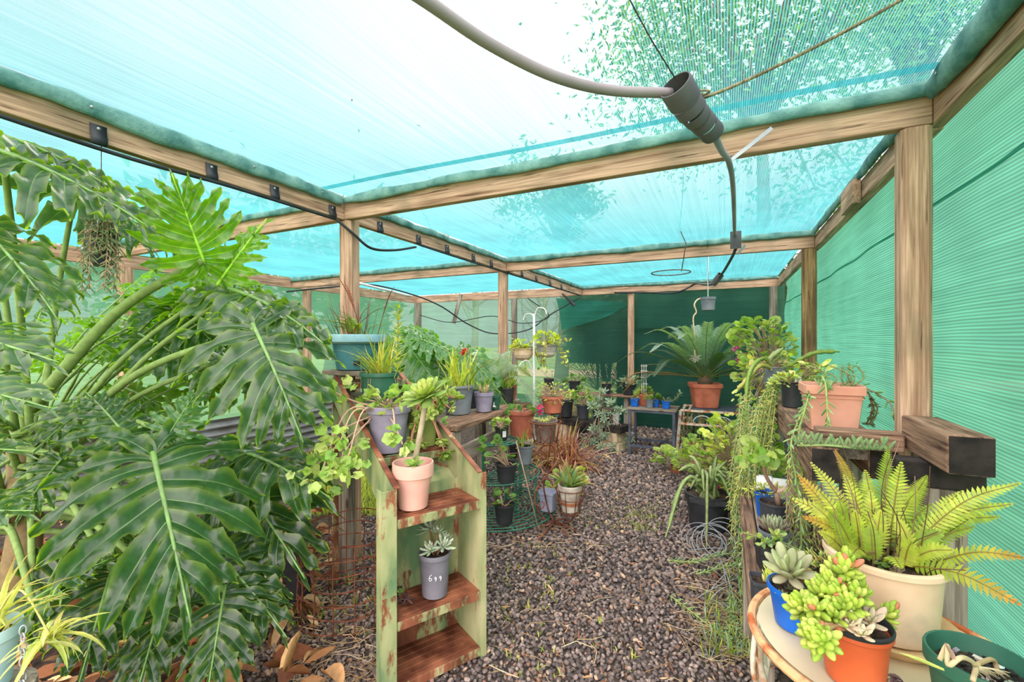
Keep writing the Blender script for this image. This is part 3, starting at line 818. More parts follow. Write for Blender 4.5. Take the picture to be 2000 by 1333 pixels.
def pinnate(mb, P, n, Lf, wf, c, rg, cR=(.3, .3, .1), r=0.0025, up=(0, 0, 1), ang=68, vee=0.25, tip=0.25, base=0.12, tipc=None, start=.12, pw=3):
    """feather leaf: a rib with leaflets on both sides"""
    tube(mb, P, [r, r * .4], cR, k=4, cap=False)
    P = np.asarray(P); seg = np.linalg.norm(np.diff(P, axis=0), axis=1); s = np.concatenate([[0], np.cumsum(seg)])
    for i in range(n):
        t = start + (1 - start) * i / (n - 1); q = t * s[-1]
        p = np.array([np.interp(q, s, P[:, k]) for k in range(3)])
        p2 = np.array([np.interp(min(q + .01, s[-1]), s, P[:, k]) for k in range(3)]); p1 = np.array([np.interp(max(q - .01, 0), s, P[:, k]) for k in range(3)])
        tg = nrm(p2 - p1); B = frame(tg, up); u = (t - start) / (1 - start)
        prof = min(1, base * 3 + u * 3.0) * (1 - max(0, (u - (1 - tip * 2)) / (tip * 2)) ** 1.6 * 0.85)
        an = math.radians(ang - 28 * u)
        cc = vary(rg, c if tipc is None else lerp(c, tipc, u ** 2), .12)
        for sg in (-1, 1):
            d = tg * math.cos(an) + B[:, 0] * sg * math.sin(an) + B[:, 2] * vee
            L = Lf * prof * rg.uniform(.9, 1.1)
            M3 = frame(d, B[:, 2]); 
            V = np.array([(-wf * .5, 0, 0), (wf * .5, 0, 0), (-wf * .45, L * .55, -.05 * L), (wf * .45, L * .55, -.05 * L), (0, L, -.2 * L)])
            mb.add(V @ M3.T + p, [(0, 1, 3, 2), (2, 3, 4)], cc)


# ------------------------------------------------------------------ deeply lobed philodendron leaf
LOBES = [(.00, 158, .40), (.02, 126, .47), (.07, 98, .54), (.16, 78, .57), (.28, 64, .54), (.41, 52, .47), (.54, 42, .39), (.66, 32, .30)]
TOOTH = ([0, .16, .30, .40, .47, .62, .74, .80, .90, 1], [1, .86, .96, 1.16, .66, .66, .72, .40, .24, .01])
PLAIN = ([0, .20, .40, .60, .80, .92, 1], [1, .96, .90, .74, .46, .24, .01])


def lobed_leaf(rg, L=0.6, W=1.0, front=(.045, .13, .035), vein=(.30, .42, .20), edge=(.30, .38, .06), droop=0.28, ruffle=1.0, colr=0.1):
    """split-leaf blade of unit length along y: pointed side lobes with blunt teeth, joined by a web along the rib"""
    mb = MB(); front = np.array(front) * (1 + rg.uniform(-colr, colr)); K = 19
    ts = np.linspace(0, 1, K); tse = rg.uniform(.28, .40)
    def centre(s, sg, ang, ln, cur):
        a = math.radians(ang); P = [np.array((0.0, s))]
        for k in range(1, K):
            aa = a * (1 - cur * ts[k]); P.append(P[-1] + np.array((sg * math.sin(aa), math.cos(aa))) * ln / (K - 1))
        return np.array(P)
    top = centre(.74, 1, 0, .28, 0); top[:, 0] += .03 * rg.uniform(-1, 1) * ts ** 2
    edges_top = {}
    for sg in (-1, 1):
        cs = [centre(s + rg.uniform(-.008, .008), sg, a + rg.uniform(-5, 5), W * l * rg.uniform(.88, 1.1), rg.uniform(.12, .4)) for (s, a, l) in LOBES] + [top]
        for i in range(len(LOBES)):
            c = cs[i]; n = cs[i + 1]
            def edge_(other, flip):
                E = []; ks = int(tse * (K - 1)); pr = TOOTH if rg.rand() < .72 else PLAIN; sh = rg.uniform(-.06, .06)
                for k in range(K):
                    if other is not None and k <= ks: E.append(.5 * (c[k] + other[k]))
                    elif other is None and k <= ks:
                        d = c[min(k + 1, K - 1)] - c[max(k - 1, 0)]; d = d / (np.linalg.norm(d) + 1e-9); nn = np.array((d[1], -d[0])) * flip
                        E.append(c[k] + nn * .055 * W * min(1, .35 + k / 4))
                    else:
                        d = c[min(k + 1, K - 1)] - c[k - 1]; d = d / (np.linalg.norm(d) + 1e-9); nn = np.array((d[1], -d[0])) * flip
                        w0 = min(np.linalg.norm(E[ks] - c[ks]), .075 * W); u = (ts[k] - ts[ks]) / (1 - ts[ks])
                        E.append(c[k] + nn * w0 * np.interp(u + sh * (1 - u) * u * 4, *pr))
                return E
            A = edge_(n, -sg); B = edge_(cs[i - 1] if i else None, sg)
            ph = rg.uniform(0, 6.28); dz = rg.uniform(.05, .30); ln = np.linalg.norm(c[-1] - c[0]); V = []; C = []
            for k, t in enumerate(ts):
                for x in (-1, -.55, -.07, 0, .07, .55, 1):
                    e = A[k] if x < 0 else B[k]; p = c[k] + (e - c[k]) * abs(x); wv = np.linalg.norm(e - c[k]) * abs(x)
                    z = .34 * wv + ruffle * min(1, t * 2) * (.030 * math.sin(ph + t * 14 + (0 if x < 0 else 2.4)) * x * x + .014 * math.sin(ph * 3 + t * 5)) - dz * ln * t * t
                    V.append((p[0], p[1], z))
                    C.append(np.array(lerp(front, vein, .85 * (1 - t) + .1)) if x == 0 else np.array(lerp(front, edge, .28 + (.6 if t > .93 else 0))) if abs(x) == 1 else front * rg.uniform(.93, 1.08))
            F = [(k * 7 + m, k * 7 + m + 1, (k + 1) * 7 + m + 1, (k + 1) * 7 + m) for k in range(K - 1) for m in range(6)]
            if sg > 0: F = [q[::-1] for q in F]
            mb.add(V, F, np.array(C))
        # half of the end lobe
        ks = int(tse * (K - 1)); E = []
        for k in range(K):
            if k <= ks: E.append(.5 * (top[k] + cs[-2][k]))
            else:
                w0 = min(abs(E[ks][0] - top[ks][0]), .09 * W); E.append(top[k] + np.array((sg * w0 * np.interp((ts[k] - ts[ks]) / (1 - ts[ks]), *(TOOTH if rg.rand() < .6 else PLAIN)), 0)))
        V = []; C = []
        for k, t in enumerate(ts):
            for x in (0, .07, .55, 1):
                p = top[k] + (E[k] - top[k]) * x; V.append((p[0], p[1], .34 * abs(p[0] - top[k][0]) - .08 * t * t + ruffle * .012 * math.sin(t * 11 + sg) * x))
                C.append(np.array(lerp(front, vein, .8 * (1 - t) + .1)) if x == 0 else np.array(lerp(front, edge, .28 + (.6 if t > .93 else 0))) if x == 1 else front)
        F = [(k * 4 + m, k * 4 + m + 1, (k + 1) * 4 + m + 1, (k + 1) * 4 + m) for k in range(K - 1) for m in range(3)]
        if sg < 0: F = [q[::-1] for q in F]
        mb.add(V, F, np.array(C))
    tube(mb, [(0, y, 0.022 - .016 * y) for y in np.linspace(-.02, .98, 14)], [.015, .004], vein, k=6)
    for q in range(len(mb.v)):
        v = mb.v[q]; r2 = v[:, 0] ** 2
        v[:, 2] += -droop * (np.maximum(v[:, 1], 0) ** 2) * .8 - droop * 1.1 * r2 - .06 * np.abs(v[:, 0]) ** 1.2
        mb.v[q] = v * L
    return mb


def xform(mb, pos, M3):
    mb.v = [v @ M3.T + np.asarray(pos, float) for v in mb.v]
    return mb


# ------------------------------------------------------------------ pots
def potprof(R, H, taper=.74, rim=.03, rimh=.14, wall=.004):
    b = R * taper
    return [(b * .9, 0.0), (b, 0.004), (b + (R * .95 - b) * .5, H * .45), (R * .95, H * (1 - rimh)), (R * .955, H * (1 - rimh)), (R * (1 + rim), H * (1 - rimh) + .003),
            (R * (1 + rim), H - .003), (R * (1 + rim * .6), H), (R * .97, H), (R * .95, H - .006), (R * .90, H * .8), (b * .9, H * .62)]


def potted(name, label, cat_, px, py, z, wpx, hpx, mat, sq=0.0, taper=.76, group=None, rot=0.0, soil=.86, rimh=.14, rim=.03, d=None, sy=1.0, k=32, flute=0.0, rimmat=None, base=None):
    P = at(px, py, z=z) if d is None else at(px, py, d=d)
    if base is not None: P = Vector(base)
    dd = depth(P); st = math.sqrt(1 + ((px - 1000) / FOC) ** 2)
    R = wpx / 2 * dd / FOC / st; H = hpx * dd / FOC
    root = thing(name, label, cat_, P, rot, group)
    m = MB(); lathe(m, potprof(R, H, taper, rim, rimh), k=k, sq=sq, sy=sy, flute=flute)
    n = k; b = R * taper * .9
    m.add([(0, 0, 0.0)] + [tuple(v) for v in m.v[0][:k]], [(0, 1 + (j + 1) % n, 1 + j) for j in range(n)])
    m.build('pot', mat, root)
    if soil:
        s = MB(); q = (R * .955 - R * taper) ; r_s = R * taper + q * soil * .9
        disc(s, min(r_s, R * .93) * .985, H * soil, k=k, sq=sq, sy=sy, rough=.006)
        s.build('soil', M['soil'], root)
    return root, R, H * (soil or 1)


def part(mb, name, mat, root, smooth=True, label=None):
    if not mb.n: return None
    o = mb.build(name, mat, root, smooth=smooth)
    if label: o['label'] = label
    return o


# pigments
GER = [lin(c) for c in ((150, 178, 84), (170, 194, 100), (128, 164, 74), (186, 204, 120))]
GERD = [lin(c) for c in ((104, 146, 72), (128, 164, 84), (90, 130, 62))]
YEL = [lin(c) for c in ((206, 214, 96), (186, 200, 82), (222, 222, 130))]
STR = [lin(c) for c in ((150, 172, 62), (176, 190, 74), (120, 150, 56), (196, 196, 90))]
DARK = [lin(c) for c in ((58, 96, 62), (74, 110, 70), (48, 84, 56))]
GHOST0, GHOST1 = lin((204, 214, 190)), lin((168, 186, 160))
BLUEG = [lin(c) for c in ((150, 178, 158), (170, 194, 170), (134, 164, 146))]
SPRING = [lin(c) for c in ((150, 186, 120), (176, 204, 140), (128, 166, 104))]
BROWN = lin((136, 104, 78)); TWIG = lin((176, 150, 126)); PINKS = lin((224, 50, 118)); RED = lin((212, 40, 34))
# ------------------------------------------------------------------ the giant lobed philodendron on the left
CAMP = np.array((0, 0, EYE))


def philodendron(loc, label, specs, crown, seed, name='philodendron', trunk=True, group=None):
    root = thing(name, label, 'plant', loc, group=group)
    lo = np.array(loc); rg = np.random.RandomState(seed)
    if trunk:
        m = MB(); tube(m, [(0, 0, 0), (.03, .04, crown * .5), (.06, .02, crown)], [.075, .06, .05], lerp(BROWN, (.2, .22, .1), .4), k=10)
        part(m, 'trunk', M['stem'], root)
    for sp in specs:
        j, t = np.array(sp['j']), np.array(sp['t']); dr = t - j; L = np.linalg.norm(dr)
        toc = nrm(CAMP - j); up = nrm(np.array((0, 0, 1.0)) * sp.get('up', .6) + toc * sp.get('cam', .6) + np.array(sp.get('n', (0, 0, 0))))
        mb = lobed_leaf(rg, L / 1.02, sp.get('w', 1.0), sp.get('front', (.045, .13, .035)), sp.get('vein', (.20, .30, .13)), droop=sp.get('droop', .22), ruffle=sp.get('ruf', 1.3))
        xform(mb, j - lo, frame(dr, up))
        leaf = mb.build('leaf', M['gloss_leaf'], root)
        b = np.array(sp['b']) if 'b' in sp else np.array((lo[0] + rg.uniform(-.06, .1), lo[1] + rg.uniform(-.08, .08), crown * rg.uniform(.5, 1.0)))
        md = b + (j - b) * .5 + np.array((0, 0, .10 * np.linalg.norm(j - b)))
        s = MB(); r0 = sp.get('pr', .012)
        tube(s, cat([b - lo, md - lo, j - lo + nrm(dr) * .01], 8), [r0 * 1.25, r0 * .75], lin((120, 146, 84)), k=8)
        s.build('petiole', M['stem'], leaf)
    return root


def LS(jx, jy, jd, tx, ty, td, **k):
    k['j'] = tuple(at(jx, jy, d=jd)); k['t'] = tuple(at(tx, ty, d=td)); return k


SIL = (.036, .088, .032); DK = (.018, .055, .016); MID = (.028, .085, .022); BR = (.085, .19, .018)  # BR: brighter pigment, backlit glow put into the leaf colour
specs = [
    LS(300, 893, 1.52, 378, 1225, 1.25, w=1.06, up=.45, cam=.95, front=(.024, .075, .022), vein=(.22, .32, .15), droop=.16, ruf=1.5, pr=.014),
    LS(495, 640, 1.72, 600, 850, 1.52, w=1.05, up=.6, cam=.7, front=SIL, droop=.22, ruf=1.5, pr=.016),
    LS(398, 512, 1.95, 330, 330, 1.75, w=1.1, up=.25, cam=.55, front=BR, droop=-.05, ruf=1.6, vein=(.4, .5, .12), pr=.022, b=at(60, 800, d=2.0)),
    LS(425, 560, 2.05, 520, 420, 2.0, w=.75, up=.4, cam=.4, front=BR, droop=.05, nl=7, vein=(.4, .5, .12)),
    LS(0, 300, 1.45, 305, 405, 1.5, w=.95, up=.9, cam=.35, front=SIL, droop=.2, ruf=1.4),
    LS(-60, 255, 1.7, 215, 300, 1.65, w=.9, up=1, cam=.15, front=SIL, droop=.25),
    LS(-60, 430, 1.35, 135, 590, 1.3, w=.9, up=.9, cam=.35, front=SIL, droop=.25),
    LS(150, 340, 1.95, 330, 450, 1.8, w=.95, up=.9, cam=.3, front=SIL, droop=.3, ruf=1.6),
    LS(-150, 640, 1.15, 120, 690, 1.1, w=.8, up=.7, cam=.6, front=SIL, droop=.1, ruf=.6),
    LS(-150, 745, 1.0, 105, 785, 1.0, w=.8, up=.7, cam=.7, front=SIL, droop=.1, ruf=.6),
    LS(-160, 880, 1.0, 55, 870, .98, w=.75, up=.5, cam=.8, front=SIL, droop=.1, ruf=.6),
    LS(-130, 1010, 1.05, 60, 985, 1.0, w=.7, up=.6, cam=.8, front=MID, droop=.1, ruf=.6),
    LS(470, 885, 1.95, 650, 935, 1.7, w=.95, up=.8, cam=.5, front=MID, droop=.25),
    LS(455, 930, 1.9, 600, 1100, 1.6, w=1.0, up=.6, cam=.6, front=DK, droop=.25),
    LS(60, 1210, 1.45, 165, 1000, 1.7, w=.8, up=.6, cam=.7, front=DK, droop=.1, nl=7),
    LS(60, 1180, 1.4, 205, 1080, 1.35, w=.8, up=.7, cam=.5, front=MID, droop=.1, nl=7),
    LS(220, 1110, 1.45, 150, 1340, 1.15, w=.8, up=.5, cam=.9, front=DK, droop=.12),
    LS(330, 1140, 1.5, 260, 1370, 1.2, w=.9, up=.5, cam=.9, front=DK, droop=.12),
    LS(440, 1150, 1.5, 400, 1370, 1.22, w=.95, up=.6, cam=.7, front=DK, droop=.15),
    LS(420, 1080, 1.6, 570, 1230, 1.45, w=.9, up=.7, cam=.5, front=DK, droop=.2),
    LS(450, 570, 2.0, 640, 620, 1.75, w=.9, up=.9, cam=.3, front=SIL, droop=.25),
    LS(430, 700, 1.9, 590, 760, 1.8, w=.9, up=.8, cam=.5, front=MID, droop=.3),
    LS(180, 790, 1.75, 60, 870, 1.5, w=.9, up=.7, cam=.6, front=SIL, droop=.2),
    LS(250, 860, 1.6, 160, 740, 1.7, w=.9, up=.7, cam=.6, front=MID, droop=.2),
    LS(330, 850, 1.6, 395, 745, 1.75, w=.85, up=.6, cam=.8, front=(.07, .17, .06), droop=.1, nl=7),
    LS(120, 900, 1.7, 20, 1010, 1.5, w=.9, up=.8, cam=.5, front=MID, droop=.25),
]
rg = np.random.RandomState(21)
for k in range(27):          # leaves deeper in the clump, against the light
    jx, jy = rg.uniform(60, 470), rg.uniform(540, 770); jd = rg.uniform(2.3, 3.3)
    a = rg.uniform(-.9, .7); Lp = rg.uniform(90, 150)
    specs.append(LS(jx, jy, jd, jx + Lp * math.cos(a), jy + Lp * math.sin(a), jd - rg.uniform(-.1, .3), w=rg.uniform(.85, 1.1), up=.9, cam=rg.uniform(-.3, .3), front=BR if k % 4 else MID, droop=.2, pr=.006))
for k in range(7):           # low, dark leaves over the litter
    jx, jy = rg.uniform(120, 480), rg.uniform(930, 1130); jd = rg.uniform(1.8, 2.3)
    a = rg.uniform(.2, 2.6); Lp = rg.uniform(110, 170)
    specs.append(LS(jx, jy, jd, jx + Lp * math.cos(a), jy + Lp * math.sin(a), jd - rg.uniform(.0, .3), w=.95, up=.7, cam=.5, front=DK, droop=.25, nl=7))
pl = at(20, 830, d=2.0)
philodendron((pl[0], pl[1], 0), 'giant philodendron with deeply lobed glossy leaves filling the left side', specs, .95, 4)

# second clump, behind the weathered bench
def LS3(j, t, **k):
    k['j'] = tuple(j); k['t'] = tuple(t); return k


sp2 = [
    LS(790, 672, 4.3, 880, 770, 4.0, w=1.0, up=.7, cam=.5, front=SIL), LS(820, 665, 4.3, 905, 690, 4.1, w=1.0, up=.8, cam=.3, front=SIL),
    LS(730, 700, 4.1, 790, 800, 3.8, w=1.0, up=.6, cam=.7, front=SIL), LS(760, 690, 4.2, 700, 760, 4.0, w=1.0, up=.7, cam=.5, front=SIL),
    LS(905, 690, 4.4, 985, 760, 4.1, w=1.0, up=.7, cam=.5, front=SIL), LS(860, 700, 4.3, 850, 800, 4.0, w=1.0, up=.6, cam=.7, front=DK),
    LS(930, 730, 4.3, 1010, 800, 4.1, w=.9, up=.7, cam=.6, front=SIL), LS(800, 640, 4.6, 850, 660, 4.2, w=.9, up=.9, cam=.2, front=MID),
    LS(690, 690, 4.3, 640, 740, 4.2, w=.9, up=.8, cam=.4, front=MID),
]
for q_ in sp2: q_['front'] = tuple(x * 2.1 for x in q_['front'])
p2 = at(815, 800, d=4.6)
philodendron((p2[0], p2[1], 0), 'silvery broad-leaved plant behind the weathered bench', sp2, .9, 9)

# ------------------------------------------------------------------ litter, grass and straw on the ground
def litter():
    rg = np.random.RandomState(8); m = MB()
    cols_ = [lin(c) for c in ((168, 116, 78), (196, 150, 108), (132, 86, 58), (214, 178, 138), (150, 104, 76))]
    for i in range(1250):
        if i < 1110:
            p = at(rg.uniform(-260, 640), rg.uniform(1000, 1600) if rg.rand() < .7 else rg.uniform(940, 1200), z=0.02)
        else: p = at(rg.uniform(960, 1460), rg.uniform(930, 1400), z=0.02)
        if p[0] < -4.5: continue
        small = i >= 1110
        L = rg.uniform(.02, .055) if small else rg.uniform(.05, .17)
        T = lance(rg.uniform(.25, .55) if not small else .2, rg.uniform(.1, .7), rg.uniform(-.6, .9), 5)
        d = nrm((rg.normal(), rg.normal(), rg.uniform(-.15, .35)))
        put(m, T[0], T[1], vary(rg, cols_[rg.randint(5)], .25), (p[0], p[1], rg.uniform(.015, .09) if not small else .024), frame(d, nrm((rg.normal(0, .5), rg.normal(0, .5), 1))), L)
    return m


M['dry'] = leafmat('dry_leaf', rough=.7, trans=.15, tcol=(1.2, 1, .8), spec=.2)
tag(litter().build('leaf_litter', M['dry']), 'brown curled dead leaves lying under the lobed plant', 'dead leaves', kind='stuff')


def straw():
    rg = np.random.RandomState(18); m = MB()
    cols_ = [lin(c) for c in ((206, 178, 138), (186, 156, 118), (222, 200, 164), (160, 130, 100))]
    zones = [((560, 770), (1080, 1400), 260), ((930, 1130), (960, 1080), 150), ((1330, 1480), (1060, 1300), 240), ((960, 1450), (900, 1400), 130)]
    for (xa, xb), (ya, yb), n in zones:
        for i in range(n):
            p = np.array(at(rg.uniform(xa, xb), rg.uniform(ya, yb), z=.022)); a = rg.uniform(0, PI); L = rg.uniform(.04, .16)
            dv = np.array((math.cos(a), math.sin(a), 0)) * L / 2; bend = np.array((-dv[1], dv[0], 0)) * rg.uniform(-.5, .5)
            z = np.array((0, 0, rg.uniform(0, .02)))
            tube(m, [p - dv + z, p + bend + z * .5 + (0, 0, .008), p + dv + z * .2], rg.uniform(.001, .0022), vary(rg, cols_[rg.randint(4)], .2), k=3, cap=False)
    return m


tag(straw().build('straw', M['dry']), 'loose straw and twigs scattered over the gravel', 'straw', kind='stuff')


def grass(name, zones, n, L, cols_, seed, label, w=.005):
    rg = np.random.RandomState(seed); m = MB()
    for i in range(n):
        (xa, xb), (ya, yb) = zones[rg.randint(len(zones))]
        p = at(rg.uniform(xa, xb), rg.uniform(ya, yb), z=0.01)
        tuft(m, (p[0], p[1], .012), rg.randint(2, 5), L * rg.uniform(.5, 1.2), w, 1.0, 1.0, cols_, rg, rad=.012, n_seg=4)
    return tag(m.build(name, M['leaf']), label, 'grass', kind='stuff')


grass('grass', [((610, 665), (880, 1010)), ((700, 745), (880, 1010)), ((600, 750), (890, 960))], 1100, .17, STR + YEL, 5, 'bright green grass growing around the post behind the ladder shelf')
grass('weeds', [((1190, 1290), (960, 1040)), ((1100, 1300), (985, 1035)), ((1230, 1285), (1000, 1040))], 190, .035, STR, 6, 'fine green weeds sprouting in the middle of the gravel path', w=.003)
grass('weeds', [((960, 1460), (930, 1330)), ((960, 1100), (1060, 1333))], 60, .04, STR + YEL, 7, 'scattered tiny seedlings across the dark gravel', w=.006)
grass('weeds', [((1380, 1470), (1160, 1290)), ((1420, 1475), (1080, 1300))], 110, .10, STR + BLUEG, 12, 'tangled green weeds beside the low timber rail', w=.006)
grass('weeds', [((560, 745), (1050, 1250))], 70, .06, STR, 13, 'sparse seedlings inside the rusty wire ring', w=.006)

# ------------------------------------------------------------------ rusted green step shelf
P0 = np.array(at(775, 960, d=1.66)); PR = np.array(at(940, 960, d=1.875))
dx_ = PR - P0; rot = math.atan2(dx_[1], dx_[0]); W = math.hypot(dx_[0], dx_[1])
shelf = thing('step_shelf', 'rusted green metal step shelf standing on the gravel', 'shelf', (P0[0], P0[1], 0), rot)
TOPZ = .79; RUN, RISE = .92, .37
prof = [(0, 0), (0, TOPZ), (RUN, TOPZ + RISE), (RUN + .03, TOPZ + RISE - .02), (RUN + .03, TOPZ + RISE - .13), (.21, TOPZ - .10), (.21, 0)]


def side(x0, x1):
    m = MB(); n = len(prof)
    # finely cut so the wear can follow the edges
    V = [(x, y, z) for x in (x0, x1) for (y, z) in prof]
    F = [tuple(range(n)), tuple(range(2 * n - 1, n - 1, -1))] + [(i, i + n, (i + 1) % n + n, (i + 1) % n) for i in range(n)]
    m.add(V, F, (0.05, 0, 0)); return m


for x, fx in ((-.006, -1), (W, 1)):
    m = side(x - .003, x + .003)
    sp_ = m.build('side_panel', M['rustgreen'], shelf, smooth=False)
    fl_ = MB()
    x0, x1 = (x - .052, x + .004) if fx < 0 else (x - .004, x + .022)
    for q in range(8): box(fl_, (x0, -.006, TOPZ * q / 8), (x1, .0, TOPZ * (q + 1) / 8 - .0002), (.28 if q in (1, 3, 7) else .12, 0, 0))
    if fx < 0: box(fl_, (x0 - .003, -.006, 0), (x0, .05, TOPZ), (.15, 0, 0))
    fl_.build('flange', M['rustgreen'], sp_, smooth=False)
    lp = MB(); sgn = -1 if fx < 0 else 1
    bar(lp, (x + .006 * -sgn, 0, TOPZ + .002), (x + .006 * -sgn, RUN, TOPZ + RISE + .002), .022, .005, (.75, 0, 0))
    lp.build('lip', M['rustgreen'], sp_, smooth=False)


def tray(z, y0, y1, rust, name='shelf_board', lipd=.034, lipback=True):
    m = MB()
    box(m, (.002, y0, z - .004), (W - .004, y1, z), (rust, 0, 0))
    box(m, (.002, y0 - .004, z - lipd), (W - .004, y0, z + .001), (rust * .55, 0, 0))
    for q in range(5):                       # pressed ridges
        yy = y0 + (y1 - y0) * (q + .7) / 5.6
        box(m, (.03, yy, z), (W - .03, yy + .010, z + .004), (rust, 0, 0))
    return m.build(name, M['rustgreen'], shelf, smooth=False, bevel=.002)


ZS = [.045, .285, .672, .832, .995, 1.13]
tray(ZS[0], .002, .20, .9); tray(ZS[1], .002, .20, .85); tray(ZS[2], .002, .205, .8)
tray(ZS[3], .30, .50, .55); tray(ZS[4], .58, .76, .5); tray(ZS[5], .80, .95, .5)
m = MB()
for q in range(6): box(m, (.003, .203, .72 * q / 6), (W - .004, .207, .72 * (q + 1) / 6), (.55 if q == 0 else .1 if q not in (2,) else .3, 0, 0))
m.build('back_panel', M['rustgreen'], shelf, smooth=False)
m = MB(); bar(m, (W / 2, .21, .70), (W / 2, .93, 1.06), W - .01, .004, (.15, 0, 0)); m.build('under_panel', M['rustgreen'], shelf, smooth=False)
m = MB()
for x in (.0, W - .004): bar(m, (x, .93, 0), (x, .93, 1.10), .03, .03, (.3, 0, 0))
# the back legs
for (x) in (.0, W - .004):
    mm = MB(); bar(mm, (x, .925, 0.0), (x, .925, 1.08), .028, .028, (.4, 0, 0)); mm.build('leg', M['rustgreen'], shelf, smooth=False)


def on_shelf(fx, y, z):
    """place on the step shelf: fraction across, distance back"""
    c, s = math.cos(rot), math.sin(rot); x = fx * W
    return (P0[0] + x * c - y * s, P0[1] + x * s + y * c, z + .005)


# pots on it -----------------------------------------------------
root, R, z = potted('potted_tree_aeonium', 'faded pink pot with a leaning bare stem and green rosette on the step shelf', 'potted plant', 800, 1000, 0, 79, 88, M['pink'], base=on_shelf(.27, .085, ZS[2]), taper=.72, rimh=.3, soil=.8)
rg = np.random.RandomState(31)
st = MB(); stem = cat([(0.0, 0, z - .01), (.012, -.004, z + .06), (.035, .03, z + .16), (.05, .06, z + .24)], 8)
c_, s_ = math.cos(-rot), math.sin(-rot)
def loc_dir(v):          # room direction to shelf-local is not needed: pots are not turned
    return v
top = np.array(at(832, 772, d=1.80)) - np.array(root.location)
stem = cat([(0, 0, z - .01), tuple(top * np.array((.25, .25, 0)) + np.array((0, 0, z + .07))), tuple(top * .72 + np.array((0, 0, .02))), tuple(top)], 8)
tube(st, stem, [.0125, .012, .011], lin((176, 160, 136)), k=10); part(st, 'stem', M['stem'], root)
lf = MB(); ax = nrm((-.15, -.5, 1.0))
for k in range(34):
    t = k / 33; a = k * 2.39996; B = frame(ax, (.3, .9, .1)); rd = B[:, 0] * math.cos(a) + B[:, 2] * math.sin(a)
    e = math.radians(70 - 78 * t); d = rd * math.cos(e) + ax * math.sin(e); upv = ax * math.cos(e) - rd * math.sin(e)
    T = fleshy(.52, .05, .6, .12); put(lf, T[0], T[1], vary(rg, lerp(lin((196, 206, 110)), lin((140, 172, 88)), t), .1), top + rd * .012, frame(d, upv), .045 + .06 * t)
part(lf, 'rosette', M['leaf'], root)
lf = MB(); st = MB()
b0 = np.array((.03, -.035, z)); rosette(lf, b0 + np.array((.0, 0, .035)), (0.1, -.5, 1), .042, 15, lin((188, 204, 120)), lin((150, 180, 96)), rg, T=fleshy(.6, .06, .6, .1)); tube(st, [b0, b0 + np.array((0, 0, .035))], .004, BROWN)
part(lf, 'small_rosette', M['leaf'], root); part(st, 'twig', M['stem'], root)

root, R, z = potted('potted_ghost_plant', 'grey pot marked 699 with pale pointed rosettes on the lower step shelf', 'potted plant', 852, 1172, 0, 62, 84, M['charcoal'] if 0 else plastic('slate_grey_plastic', (124, 122, 132), (100, 98, 108), .6), base=on_shelf(.53, .085, ZS[1] + .002), taper=.8, rimh=.12, flute=.008, soil=.9)
# handwriting: three white figures on the wall of the pot
def figure(poly, off, zc, s, Rp, az0):
    m = MB(); P = []
    for (x, y) in poly:
        a = az0 + (off + x * s) / Rp; rr = Rp * (1.008 - .03 * 0)
        P.append((rr * math.cos(a), rr * math.sin(a), zc + y * s))
    tube(m, cat(P, 5), .0014, (1, 1, 1), k=5); return m
az = math.atan2(-root.location[1], -root.location[0]) + .14
six = [(.9, 1.9), (.3, 1.3), (.1, .5), (.5, 0), (.95, .4), (.6, .85), (.2, .6)]
nine = [(.9, 1.3), (.5, 1.7), (.2, 1.3), (.5, .9), (.9, 1.3), (.85, .6), (.5, .0)]
HP = R * .90
for k, (pg, of, sc) in enumerate(((six, -.034, .0135), (nine, -.012, .0105), (nine, .008, .0105))):
    figure(pg, of, .085 if k == 0 else .083, sc, HP * (1.035), az).build('written_figure', M['paint_tag'], root)
lf = MB(); st = MB(); rg = np.random.RandomState(33)
for (x, y, h, Rr, axx) in ((-.07, .06, .075, .07, (-.6, -.3, .9)), (.05, -.01, .05, .05, (.5, -.3, .9)), (.0, -.03, .03, .048, (.1, -.6, 1)), (-.01, .03, .08, .045, (0, .2, 1)), (.03, .03, .06, .04, (.3, .3, 1))):
    c = np.array((x, y, z + h)); tube(st, cat([(x * .2, y * .2, z), (x * .6, y * .6, z + h * .6), c], 4), .004, BROWN)
    lf = MB(); rosette(lf, c, axx, Rr, 24, GHOST0, GHOST1, rg, T=fleshy(.3, .09, .1, .2)); part(lf, 'rosette', M['succ'], root)
part(st, 'stem', M['stem'], root)

# dry remains of a succulent at the left of the lower shelf
b = on_shelf(.12, .12, ZS[1] + .001); root = thing('dried_succulent', 'withered dark succulent remains beside the 699 pot', 'dry plant', b)
m = MB(); rg = np.random.RandomState(35)
for k in range(16):
    a = rg.uniform(0, 6.28); p = np.array((rg.normal(0, .03), rg.normal(0, .03), .003)); tube(m, [p, p + np.array((math.cos(a) * .02, math.sin(a) * .02, .02)), p + np.array((math.cos(a) * .05, math.sin(a) * .05, .01))], .004, lin((96, 70, 70)), k=5)
part(m, 'stem', M['stem'], root)
m = MB(); rosette(m, (.03, -.01, .05), (0, -.3, 1), .022, 9, lin((170, 196, 110)), lin((140, 170, 90)), rg, T=fleshy(.6, .1, .6)); part(m, 'sprout', M['leaf'], root)

